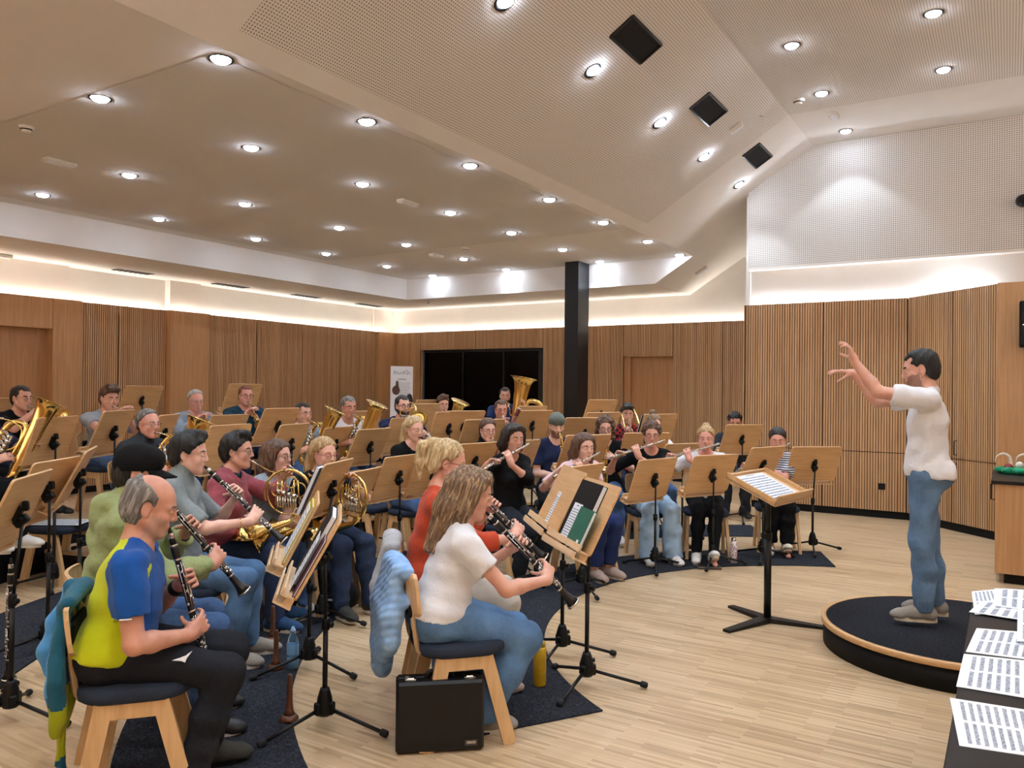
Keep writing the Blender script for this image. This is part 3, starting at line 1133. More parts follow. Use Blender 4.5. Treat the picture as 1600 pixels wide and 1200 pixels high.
# ---------------------------------------------------------------- bodies: smooth distance fields turned into one continuous skin
class Field:
    def __init__(self, lo, hi, h):
        self.lo, self.h = np.array(lo, np.float32), h
        n = np.ceil((np.array(hi) - np.array(lo)) / h).astype(int) + 1
        self.ax = [np.arange(n[i], dtype=np.float32) * h + self.lo[i] for i in range(3)]
        self.v = np.full(n, .3, np.float32)

    def _reg(self, lo, hi):
        s = []
        for i in range(3):
            a = max(0, int((lo[i] - self.lo[i]) / self.h))
            b = min(len(self.ax[i]), int((hi[i] - self.lo[i]) / self.h) + 2)
            if b <= a: return None
            s.append(slice(a, b))
        return tuple(s)

    def _xyz(self, s):
        return self.ax[0][s[0]][:, None, None], self.ax[1][s[1]][None, :, None], self.ax[2][s[2]][None, None, :]

    def _mix(self, s, d, k, op):
        a = self.v[s]
        if op == '-':
            d = -d
            h = np.maximum(k - np.abs(a - d), 0) / k
            self.v[s] = np.maximum(a, d) + h * h * (k * .25)
        else:
            h = np.maximum(k - np.abs(a - d), 0) / k
            self.v[s] = np.minimum(a, d) - h * h * (k * .25)

    def cap(self, a, b, ra, rb=None, k=.02, op='+', end=None):
        rb = ra if rb is None else rb
        a, b = np.array(a, np.float32), np.array(b, np.float32)
        m = max(ra, rb) + k + 2.5 * self.h
        s = self._reg(np.minimum(a, b) - m, np.maximum(a, b) + m)
        if s is None: return self
        X, Y, Z = self._xyz(s)
        d = b - a
        L = float(d @ d) + 1e-9
        t = np.clip(((X - a[0]) * d[0] + (Y - a[1]) * d[1] + (Z - a[2]) * d[2]) / L, 0, 1)
        q = np.sqrt((X - a[0] - t * d[0]) ** 2 + (Y - a[1] - t * d[1]) ** 2 + (Z - a[2] - t * d[2]) ** 2)
        q = q - (ra + t * (rb - ra))
        if end is not None:      # a flat opening at the end of a sleeve or trouser leg
            e, n = np.array(end[0], np.float32), np.array(end[1], np.float32)
            n = n / np.linalg.norm(n)
            q = np.maximum(q, (X - e[0]) * n[0] + (Y - e[1]) * n[1] + (Z - e[2]) * n[2])
        self._mix(s, q, k, op)
        return self

    def chain(self, pts, rad, k=.02, op='+', end=None):
        for i in range(len(pts) - 1): self.cap(pts[i], pts[i + 1], rad[i], rad[i + 1], k, op, end)
        return self

    def ell(self, c, r, R=None, k=.02, op='+'):
        c, r = np.array(c, np.float32), np.array(r, np.float32)
        m = float(max(r)) + k + 2.5 * self.h
        s = self._reg(c - m, c + m)
        if s is None: return self
        X, Y, Z = self._xyz(s)
        X, Y, Z = X - c[0], Y - c[1], Z - c[2]
        if R is not None:
            R = np.array(R, np.float32)
            X, Y, Z = (X * R[0, 0] + Y * R[1, 0] + Z * R[2, 0], X * R[0, 1] + Y * R[1, 1] + Z * R[2, 1], X * R[0, 2] + Y * R[1, 2] + Z * R[2, 2])
        k0 = np.sqrt((X / r[0]) ** 2 + (Y / r[1]) ** 2 + (Z / r[2]) ** 2)
        k1 = np.sqrt((X / r[0] ** 2) ** 2 + (Y / r[1] ** 2) ** 2 + (Z / r[2] ** 2) ** 2) + 1e-6
        self._mix(s, k0 * (k0 - 1) / k1, k, op)
        return self

    def cut(self, p, n, rad=None):
        """take away what lies on the side n points to"""
        p, n = np.array(p, np.float32), np.array(n, np.float32)
        n = n / np.linalg.norm(n)
        s = (slice(None),) * 3 if rad is None else self._reg(p - rad, p + rad)
        if s is None: return self
        X, Y, Z = self._xyz(s)
        d = (X - p[0]) * n[0] + (Y - p[1]) * n[1] + (Z - p[2]) * n[2]
        if rad is not None:
            q = np.sqrt((X - p[0]) ** 2 + (Y - p[1]) ** 2 + (Z - p[2]) ** 2)
            d = np.where(q < rad, d, -1.0)
        self.v[s] = np.maximum(self.v[s], d)
        return self

    def mesh(self):
        v, h = self.v, self.h
        ins = v < 0
        n = np.array(v.shape) - 1
        any_ = np.zeros(n, bool); all_ = np.ones(n, bool)
        for i in (0, 1):
            for j in (0, 1):
                for k in (0, 1):
                    c = ins[i:i + n[0], j:j + n[1], k:k + n[2]]
                    any_ |= c; all_ &= c
        act = any_ & ~all_
        ids = np.full(n, -1, np.int32)
        I, J, K = np.nonzero(act)
        ids[I, J, K] = np.arange(len(I))
        acc = np.zeros((len(I), 3), np.float32); cnt = np.zeros(len(I), np.float32)
        cs = [(0, 0, 0), (1, 0, 0), (0, 1, 0), (1, 1, 0), (0, 0, 1), (1, 0, 1), (0, 1, 1), (1, 1, 1)]
        val = [v[I + a, J + b, K + c] for a, b, c in cs]
        for x in range(8):
            for ax in range(3):
                if cs[x][ax] == 0:
                    y = x + (1, 2, 4)[ax]
                    a, b = val[x], val[y]
                    m = (a < 0) != (b < 0)
                    t = a / np.where(m, a - b, 1)
                    for q in range(3):
                        acc[:, q] += np.where(m, cs[x][q] + (t if q == ax else 0), 0)
                    cnt += m
        P = (np.stack([I, J, K], 1) + acc / np.maximum(cnt, 1)[:, None]) * h + self.lo
        Q = []
        for ax in range(3):
            o1, o2 = (ax + 1) % 3, (ax + 2) % 3
            sl0 = [slice(None)] * 3; sl1 = [slice(None)] * 3
            sl0[ax] = slice(0, -1); sl1[ax] = slice(1, None)
            e = ins[tuple(sl0)] != ins[tuple(sl1)]
            idx = np.stack(np.nonzero(e), 1)
            ok = (idx[:, o1] > 0) & (idx[:, o2] > 0) & (idx[:, o1] < n[o1]) & (idx[:, o2] < n[o2])
            idx = idx[ok]
            flip = ins[idx[:, 0], idx[:, 1], idx[:, 2]]
            def at(d1, d2):
                q = idx.copy(); q[:, o1] -= d1; q[:, o2] -= d2
                return ids[q[:, 0], q[:, 1], q[:, 2]]
            q = np.stack([at(1, 1), at(0, 1), at(0, 0), at(1, 0)], 1)
            q[~flip] = q[~flip][:, ::-1]
            Q.append(q)
        return P, np.concatenate(Q)


def np_mesh(name, P, Q, mats, mi=None):
    me = bpy.data.meshes.new(name)
    me.vertices.add(len(P))
    me.vertices.foreach_set('co', np.ascontiguousarray(P, np.float32).ravel())
    me.loops.add(len(Q) * 4)
    me.loops.foreach_set('vertex_index', np.ascontiguousarray(Q, np.int32).ravel())
    me.polygons.add(len(Q))
    me.polygons.foreach_set('loop_start', np.arange(len(Q), dtype=np.int32) * 4)
    for m in (mats if isinstance(mats, (list, tuple)) else [mats]): me.materials.append(m)
    me.polygons.foreach_set('use_smooth', np.ones(len(Q), bool))
    if mi is not None: me.polygons.foreach_set('material_index', mi.astype(np.int32))
    me.update(calc_edges=True)
    return me


def grow(F, name, mats, parent, mat4=None, wrinkle=0.0, freq=14.0, matfn=None, seed=0, strand=None):
    P, Q = F.mesh()
    if len(Q) == 0: return None
    if wrinkle or strand:
        me = np_mesh(name, P, Q, mats)
        N = np.zeros(len(P) * 3, np.float32)
        me.vertices.foreach_get('normal', N)
        N = N.reshape(-1, 3)
        bpy.data.meshes.remove(me)
        if wrinkle:
            r = np.random.default_rng(seed)
            w = np.zeros(len(P), np.float32)
            for i in range(7):
                d = r.normal(size=3); d[2] *= 1.6; d /= np.linalg.norm(d)
                f = freq * r.uniform(.5, 2.2)
                ph = r.uniform(0, 6.28) + 2.0 * np.sin(P @ (r.normal(size=3) * 6))
                w += np.sin(P @ d * f * 2 + ph) / (1 + .35 * i)
            P = P + N * (np.clip(w, -1.6, 2.2) * wrinkle * .5)[:, None].astype(np.float32)
        if strand:
            amp, fq = strand
            th = np.arctan2(P[:, 0], P[:, 1] + .02)
            w = np.sin(th * fq + 3 * np.sin(P[:, 2] * 9 + seed)) + .6 * np.sin(th * fq * 2.3 + 2 * np.sin(P[:, 2] * 17))
            P = P + N * (w * amp)[:, None].astype(np.float32)
    mi = matfn(P[Q].mean(1)) if matfn else None
    return link_mesh(name, np_mesh(name, P, Q, mats, mi), parent, mat4)


def ik(a, t, l1, l2, pole):
    a, t = np.array(a, float), np.array(t, float)
    d = t - a
    L = np.linalg.norm(d)
    if L > (l1 + l2) * .999:
        d = d / L; L = (l1 + l2) * .999; t = a + d * L
    d = d / np.linalg.norm(d)
    x = (l1 * l1 - l2 * l2 + L * L) / (2 * L)
    y = math.sqrt(max(l1 * l1 - x * x, 0))
    p = np.array(pole, float)
    p = p - d * (p @ d)
    p /= np.linalg.norm(p)
    return a + d * x + p * y, t


def head_prims(F, T, R, sex, scale=1.0, child=False):
    """T(p) carries head coordinates (y ahead, z up, origin between the ears at eye height) to the body"""
    s = scale
    def e(c, r, k=.02, op='+'): F.ell(T(c), np.array(r) * s, R, k, op)
    def c(a, b, ra, rb, k=.02, op='+'): F.cap(T(a), T(b), ra * s, rb * s, k, op)
    w = 1.0 if sex == 'm' else .95
    e((0, -.018, .038), (.075 * w, .094, .083), .02)
    e((0, .022, .02), (.066 * w, .066, .07), .02)
    e((0, .035, -.045), (.056 * w, .056, .078), .025)
    for q in (-1, 1):
        c((q * .055 * w, .0, -.055), (q * .018, .07, -.098), .018, .016, .03)
        e((q * .042 * w, .058, -.032), (.022, .020, .022), .025)
        c((q * .014, .082, .021), (q * .05 * w, .066, .018), .008, .007, .02)
    e((0, .076, -.100), (.020 * w, .016, .016), .02)
    for q in (-1, 1):
        e((q * .031, .099, -.001), (.019, .016, .012), .012, '-')
        e((q * .031, .067, .0005), (.0140, .0140, .0135), .006)
    c((0, .088, .012), (0, .107, -.026), .0085, .0105, .012)
    for q in (-1, 1): e((q * .0105, .099, -.032), (.0075, .009, .007), .008)
    e((0, .087, -.061), (.022, .012, .0075), .008)
    e((0, .086, -.073), (.019, .012, .008), .008)
    c((-.02, .099, -.067), (.02, .099, -.067), .0022, .0022, .004, '-')
    for q in (-1, 1):
        e((q * .074 * w, -.012, -.008), (.010, .020, .032), .008)
        e((q * .084 * w, -.006, -.006), (.006, .010, .018), .006, '-')
        e((q * .073 * w, -.004, -.034), (.008, .009, .010), .008)


def hand_prims(F, wr, K, n, curl, side, s=1.0, spread=1.0, thumb=None):
    """five fingers; wr wrist, K middle of the knuckles, n where the palm looks, side +1 if the thumb lies to (dir x n)"""
    wr, K, n = [np.array(x, float) for x in (wr, K, n)]
    d = K - wr; d /= np.linalg.norm(d)
    n = n - d * (n @ d); n /= np.linalg.norm(n)
    lat = np.cross(d, n) * side            # towards the thumb
    F.cap(wr, wr + d * .03 * s, .026 * s, .028 * s, .02)
    for o in (-.028, -.010, .010, .028):
        F.cap(wr + d * .02 * s + lat * o * .75 * s, K + lat * o * s, .0145 * s, .0125 * s, .014)
    lens = {-.030: .78, -.010: .95, .010: 1.02, .030: .93}
    cl = curl if isinstance(curl, (list, tuple)) else [curl] * 4
    for i, (o, L) in enumerate(lens.items()):
        p = K + lat * o * spread * s
        a = 0.0
        fan = lat * (o / .03) * .10 * spread
        for seg, rr in ((.041, .0092), (.026, .0083), (.021, .0076)):
            a += cl[i] * (1.0 if seg > .03 else 1.15 if seg > .024 else .7)
            q = p + (d * math.cos(a) + n * math.sin(a) + fan) * seg * L * s
            F.cap(p, q, rr * s, (rr - .0008) * s, .004)
            p = q
    b = wr + d * .030 * s + lat * .024 * s + n * .008 * s
    td = (lat * .62 + d * .55 + n * .42) if thumb is None else np.array(thumb, float)
    td = td / np.linalg.norm(td)
    t1 = b + td * .040 * s
    t2 = t1 + (td * .75 + d * .35 + n * .30) * .032 * s
    t3 = t2 + (td * .4 + d * .6 + n * .45) * .022 * s
    F.cap(b - td * .01 * s, t1, .0150 * s, .0108 * s, .012)
    F.cap(t1, t2, .0104 * s, .0092 * s, .006)
    F.cap(t2, t3, .0092 * s, .0078 * s, .005)


def torso_prims(F, J, off, sex, fat=0.0, k=.05, loose=0.0):
    P, u, s = J['P'], J['u'], J['s']
    f = np.cross(np.array((1., 0, 0)), u)
    f = np.array((0, u[2], -u[1]))
    R = np.stack([np.array((1., 0, 0)), f, u], 1)
    m = sex == 'm'
    def e(h, fy, r): F.ell(P + u * h * s + f * fy, np.array(r) + off + loose * (1 if h < .3 else .3), R, k)
    e(.06, .0 + fat * .4, (.158 if m else .158, .112 + fat * .6, .12))
    e(.18, .0 + fat * .5, (.146 + fat * .4 if m else .126 + fat * .4, .104 + fat, .13))
    e(.33, .004, (.164 if m else .142, .110 if m else .098, .15))
    sh = J['sh']
    for q in (0, 1):
        F.cap(P + u * .42 * s + np.array((.06 * (1 - 2 * (q == 0)), 0, 0)), sh[q] * .88 + (P + u * .42 * s) * .12, .066 + off, .054 + off, k)
        F.cap(J['NB'] + u * .025, sh[q] * .8 + J['NB'] * .2, .047 + off * .7, .044 + off, .04)
    if not m:
        for q in (-1, 1): F.ell(P + u * .30 * s + f * .085 + np.array((q * .068, 0, 0)), np.array((.056, .046, .056)) + off, R, .035)


def person(spec):
    g = spec.get
    sex = g('sex', 'm')
    E = at_depth(g('px')[0], g('px')[1], g('D'))
    hd = math.radians(g('head')) if g('head') is not None else math.atan2(CY - E.y, CX - E.x) + math.radians(g('turn', 0))
    fwd = V((math.cos(hd), math.sin(hd), 0))
    stand = g('stand', False)
    L = math.radians(g('lean', 6))
    kid = g('kid', 1.0)
    big = g('big', 1.0)
    hx, hy, hz = 0.0, .055, .172 * (.5 + .5 * kid)
    u = np.array((0, math.sin(L), math.cos(L)))
    # find the standing place under the hips
    s = 1.0
    for it in range(4):
        yo = .5 * s * math.sin(L) + hy
        o = E - fwd * yo
        lv = g('lv') if g('lv') is not None else level_at(o.x, o.y)
        zs = .478 if not stand else .86 * g('legs', 1.0)
        s = ((E.z - lv) - zs - .09 - hz) / (.5 * math.cos(L))
        s = min(max(s, .72), 1.22)
    zp = zs + (.09 if not stand else .09)
    if stand: s = g('s', s)
    J = {'P': np.array((0, 0, zp)), 'u': u, 's': s}
    P = J['P']
    J['NB'] = P + u * .5 * s
    Hc = J['NB'] + np.array((hx, hy, hz))
    shw = (.195 if sex == 'm' else .168) * big * (.6 + .4 * kid)
    J['sh'] = [P + u * .445 * s + np.array((q * shw, g('shf', 0.0), g('shz', (0, 0))[0 if q < 0 else 1])) for q in (-1, 1)]
    rzm = Matrix.Translation((o.x, o.y, lv)) @ Matrix.Rotation(hd - PI / 2, 4, 'Z')
    t = thing('person', g('label'), 'person', matrix=rzm)
    # head frame
    nod, yaw, rol = [math.radians(x) for x in g('face', (6, 0, 0))]
    R3 = Matrix.Rotation(-yaw, 3, 'Z') @ Matrix.Rotation(-nod, 3, 'X') @ Matrix.Rotation(rol, 3, 'Y')
    Rn = np.array(R3)
    hs = g('hs', 1.0)
    T = lambda p: Hc + Rn @ (np.array(p, float) * hs)
    Mh = Matrix.Translation(Hc) @ R3.to_4x4() @ Matrix.Scale(hs, 4)
    mouth = T((0, .098, -.066))
    # arms
    arm = g('arms')(mouth, J, spec) if g('arms') else None
    ua, fa = g('arm_len', (.285, .25))
    ua *= big * (.5 + .5 * kid); fa *= big * (.5 + .5 * kid)
    h = g('res', .0095)
    lo = np.array((-.62, -.34, -.02)); hi = np.array((.62, .95, Hc[2] + .16))
    if stand: lo = np.array((-.5, -.3, -.02)); hi = np.array((.5, .85, max(Hc[2] + .16, 2.1)))
    F = Field(lo, hi, h)
    skin_m = g('skin')
    elbows, wrists = [], []
    torso_prims(F, J, 0.0, sex, g('fat', 0.0))
    # pelvis and legs
    hips = [P + np.array((q * .088, .01, -.005)) for q in (-1, 1)]
    F.ell(P + np.array((0, -.01, .0)), (.165, .12, .105), None, .04)
    for q in (-1, 1): F.ell(P + np.array((q * .085, -.05, -.01)), (.088, .085, .088), None, .04)
    feet = g('feet', ((-.13, .40), (.13, .42)))
    knees, ankles = [], []
    th, shn = g('leg_len', (.43, .42))
    for q in (0, 1):
        fz = feet[q][2] if len(feet[q]) > 2 else .0
        A = np.array((feet[q][0], feet[q][1], .085 + fz))
        Kp, A = ik(hips[q], A, th * (.6 + .4 * kid), shn * (.6 + .4 * kid), g('knee_pole', (0, .6, .8)) if not stand else (0, 1, 0))
        knees.append(Kp); ankles.append(A)
        F.cap(hips[q], Kp, .080, .056, .04)
        F.ell(Kp, (.054, .054, .056), None, .03)
        mid = Kp * .68 + A * .32 + np.array((0, -.018, 0))
        F.chain([Kp, mid, A], [.050, .050, .034], .03)
        ft = g('toe', (0, 1))
        fd = np.array((feet[q][3] if len(feet[q]) > 3 else (-.12 if q == 0 else .12), 1.0, -.0)); fd /= np.linalg.norm(fd)
        F.cap(A + np.array((0, -.03, -.045)), A + fd * .13 + np.array((0, 0, -.055)), .030, .024, .03)
    # neck and head
    F.cap(J['NB'] + np.array((0, .0, -.03)), T((0, -.018, -.055)), .060 if sex == 'm' else .050, .054 if sex == 'm' else .045, .03)
    head_prims(F, T, Rn, sex, hs)
    for q in (0, 1):
        if arm:
            wr, K, n, curl, pole, thumb = arm[q]
        else:
            wr, K, n, curl, pole, thumb = (knees[q] + np.array((0, -.12, .09)), knees[q] + np.array((0, -.03, .085)), (0, 0, -1), .2, (-1 if q == 0 else 1, -.4, 0), None)
        el, w2 = ik(J['sh'][q], wr, ua, fa, pole)
        K = np.array(K, float) + (w2 - np.array(wr, float))
        elbows.append(el); wrists.append(w2)
        F.cap(J['sh'][q], el, .050 if sex == 'm' else .041, .039 if sex == 'm' else .033, .03)
        fm = el * .7 + w2 * .3
        F.chain([el, fm, w2], [.038, .040 if sex == 'm' else .034, .026 if sex == 'm' else .023], .02)
        hand_prims(F, w2, K, n, curl, -1 if q == 0 else 1, .98 if sex == 'm' else .9, 1.0, thumb)
    bmats, bfn = skin_m, None
    if g('stubble'):
        bmats = [skin_m, g('stubble')]

        def bfn(c):
            q = ((c - Hc) @ Rn) / hs
            x, y, z = np.abs(q[:, 0]), q[:, 1], q[:, 2]
            z = z + .009 * np.sin(q[:, 0] * 913 + q[:, 2] * 1571) * np.sin(q[:, 1] * 1217 + q[:, 2] * 743)
            y = y + .008 * np.sin(q[:, 0] * 1013 + q[:, 2] * 1271)
            near = (x < .085) & (y < .125)
            jaw = (z < -.028 - .55 * np.clip(.062 - y, -1, .06) * 0) & (z > -.125) & (y > .008) & (z < -.050 + .9 * np.clip(x - .03, -.012, .03)) & ~((x < .021) & (np.abs(z + .066) < .009))
            return (jaw & near).astype(int)
    body = grow(F, 'body', bmats, t, None, 0, 0, bfn)
    del F
    J.update(elbows=elbows, wrists=wrists, knees=knees, ankles=ankles, hips=hips, Hc=Hc, T=T, Mh=Mh, mouth=mouth, t=t, rzm=rzm, Rn=Rn, feet=feet)
    ch = max(h * 1.15, .008)
    dress(spec, J, t, sex, ch, stand)
    face_parts(spec, J, t, min(h, .0065) if spec['D'] < 6 else .0075)
    return t, J


def dress(spec, J, t, sex, h, stand):
    g = spec.get
    P, u, s, NB = J['P'], J['u'], J['s'], J['NB']
    seed = int(abs(g('px')[0]))
    # ---- shirt
    top = g('top', 'tee')
    off, loose = {'tee': (.012, .006), 'long': (.012, .006), 'hoodie': (.024, .014), 'vest': (.022, .010), 'fleece': (.022, .010), 'knit': (.014, .006)}[top]
    loose = g('loose', loose)
    lo = np.array((-.62, -.36, P[2] - .2)); hi = np.array((.62, .75, NB[2] + .16))
    F = Field(lo, hi, h)
    torso_prims(F, J, off, sex, g('fat', 0.0), .048, loose)
    if g('tuck') is None:
        F.ell(P + np.array((0, -.01, .02)), np.array((.168, .125, .10)) + off + loose, None, .05)
        for q in (-1, 1): F.ell(P + np.array((q * .085, -.05, -.01)), np.array((.088, .085, .086)) + off + .012, None, .05)
    for q in (0, 1):
        sh, el, wr = J['sh'][q], J['elbows'][q], J['wrists'][q]
        full = top in ('long', 'hoodie', 'fleece', 'knit')
        if top == 'vest': full = g('vest_sleeve', False)
        vs = .012 if top == 'vest' else None
        fr = g('sleeve', .62)
        r0, r1 = (.050, .047) if sex == 'm' else (.043, .041)
        so = vs or off * .9 + (.010 if not full else .002)
        if full:
            F.cap(sh, el, r0 + so, .041 + so, .03)
            fr2 = g('cuff', .86)
            e2 = el + (wr - el) * fr2
            F.cap(el, e2 + (wr - el) * .08, .043 + so, .043 - .013 * fr2 + so, .03, '+', (e2, wr - el))
        elif fr > 0:
            e2 = sh + (el - sh) * fr
            F.cap(sh, e2 + (el - sh) * .12, r0 + so, r1 + so, .03, '+', (e2, el - sh))
    hem = g('hem', -.01 if not stand else -.03)
    F.cut(P + u * hem, -u if g('hem_tilt') is None else np.array(g('hem_tilt'), float))
    cr = g('collar', .066 if sex == 'm' else .072)
    if top not in ('hoodie',) and not g('high'):
        F.cap(NB + np.array((0, .0, -.015)), NB + np.array((0, .075, .16)), cr, cr + .02, .012, '-')
    else:
        F.cap(NB + np.array((0, .005, -.01)), NB + np.array((0, .035, .085)), .064, .066, .02)
        F.cap(NB + np.array((0, .035, .07)), NB + np.array((0, .10, .2)), .052, .075, .01, '-')
    part = {'hoodie': 'hoodie', 'vest': 'vest', 'fleece': 'sweater', 'knit': 'sweater', 'long': 'shirt', 'tee': 'tshirt'}[top]
    if top == 'hoodie':
        f = np.array((0, -1., 0))
        for a in np.linspace(-1.2, 1.2, 9):
            p = NB + np.array((.085 * math.sin(a), -.035 - .055 * math.cos(a), .03 - .03 * math.cos(a)))
            F.ell(p, (.042, .034, .052), None, .03)
        F.cap(NB + np.array((0, -.08, .02)), NB + np.array((0, -.13, -.09)), .055, .03, .04)
    matfn = g('matfn')
    grow(F, part, g('top_m'), t, None, g('wr', .0060), g('wf', 17.0), matfn(J) if matfn else None, seed)
    del F
    if g('collar_m'):
        b = MB()
        c0 = NB + np.array((0, .012, .012))
        pts = [(c0[0] + .070 * math.sin(a), c0[1] + .062 * math.cos(a), c0[2] + .012 - .030 * math.cos(a)) for a in np.linspace(.35, 2 * PI - .35, 22)]
        b.tube(pts, .017, 8, sq=(1.3, .5), up=(0, 0, 1))
        b.build('collar', g('collar_m'), t)
    # ---- trousers
    leg = g('leg', 'jeans')
    to, flare, cuff = {'jeans': (.014, .004, .0), 'wide': (.020, .038, .0), 'slim': (.009, -.004, .02), 'crop': (.016, .010, .11), 'shorts': (.02, .03, .34)}[leg]
    lo = np.array((-.42, -.32, .0)); hi = np.array((.42, .85, P[2] + .16))
    F = Field(lo, hi, h)
    F.ell(P + np.array((0, -.01, .02)), np.array((.166, .124, .12)) + to * .7, None, .04)
    for q in (-1, 1): F.ell(P + np.array((q * .085, -.05, -.01)), np.array((.088, .085, .086)) + to * .8, None, .04)
    for q in (0, 1):
        Kp, A, H = J['knees'][q], J['ankles'][q], J['hips'][q]
        F.cap(H, Kp, .082 + to, .058 + to, .035)
        d = A - Kp
        e = Kp + d * (1 - cuff) if cuff else A + np.array((0, 0, -.02))
        mid = Kp * .6 + e * .4 + np.array((0, -.012, 0))
        F.chain([Kp, mid, e + d * .12], [.057 + to, .054 + to + flare * .4, .040 + to + flare], .035, '+', (e, d if cuff > .05 else np.array((0, 0, -1.))))
    F.cut(P + np.array((0, 0, g('waist', .105))), u)
    grow(F, 'trousers' if leg != 'shorts' else 'shorts', g('leg_m'), t, None, g('leg_wr', .0065), 15.0, None, seed + 1)
    del F
    if g('belt'):
        b = MB()
        b.torus(P + np.array((0, 0, .085)), tuple(u), .155, .014, 24, 6)
    # ---- shoes
    for q in (0, 1):
        A = J['ankles'][q]
        ft = J['feet'][q]
        fd = V((ft[3] if len(ft) > 3 else (-.15 if q == 0 else .15), 1, 0)).normalized()
        pit = ft[4] if len(ft) > 4 else 0.0
        Ms = Matrix.Translation(V((A[0], A[1], A[2] - .085))) @ Matrix((V((fd.y, -fd.x, 0)), fd, V((0, 0, 1)))).transposed().to_4x4()
        if pit: Ms = Ms @ Matrix.Translation((0, -.06, 0)) @ Matrix.Rotation(pit, 4, 'X') @ Matrix.Translation((0, .06, 0))
        F = Field((-.08, -.14, -.01), (.08, .24, .16), .0065 if spec['D'] < 6 else .009)
        F.chain([(0, -.035, .052), (0, .06, .050), (0, .135, .040)], [.043, .043, .038], .03)
        F.ell((0, .15, .034), (.043, .05, .030), None, .02)
        hi_ = g('boot', 0.0)
        F.cap((0, -.03, .05), (0, -.018, .085 + hi_), .044, .040, .02)
        F.cut((0, 0, .018), (0, 0, -1))
        F.cut((0, -.02, .105 + hi_), (0, -.18, 1))
        so = grow(F, 'shoe', g('shoe_m', M['black_matt']), t, Ms)
        b = MB(False)
        out = []
        for k in range(28):
            a = 2 * PI * k / 28
            y = .046 + .127 * math.sin(a)
            wdt = .040 + .006 * math.sin(a * 1.0) - (.006 if abs(y - .05) < .05 else 0)
            out.append((wdt * math.cos(a), y))
        b.prism(out, 0, .024)
        b.build('sole', g('sole_m', M['white_plastic']), so)
        if g('laces'):
            b = MB()
            for k in range(5): b.tube([(-.02, .045 + k * .018, .093 - k * .006), (0, .05 + k * .018, .098 - k * .0065), (.02, .045 + k * .018, .093 - k * .006)], .003, 5)
            b.build('laces', g('laces'), so)
        if g('stripe'):
            for sx in (-1, 1):
                b = MB()
                b.tube(smooth_path([(sx * .043, -.06, .07), (sx * .047, .0, .058), (sx * .046, .06, .04), (sx * .046, .09, .028)], 4), [.010, .012, .009, .003] + [.008] * 9, 6)
                b.m = [0] * len(b.f)
                b.build('side_stripe', M['black_matt'], so)
        if leg in ('crop', 'slim') and g('sock') is None: continue
        if g('sock') is not None or leg == 'jeans':
            pass
        if g('sock') is not None:
            b = MB(); b.tube([(A[0], A[1] - .005, A[2] - .02), (A[0], A[1] - .012, A[2] + .075)], [.043, .041], 14)
            b.build('sock', g('sock'), t)


EYE_W = plain('eye_white', (228, 222, 216), .25, var=.02)
EYE_I = plain('dark_iris', (58, 44, 34), .2)


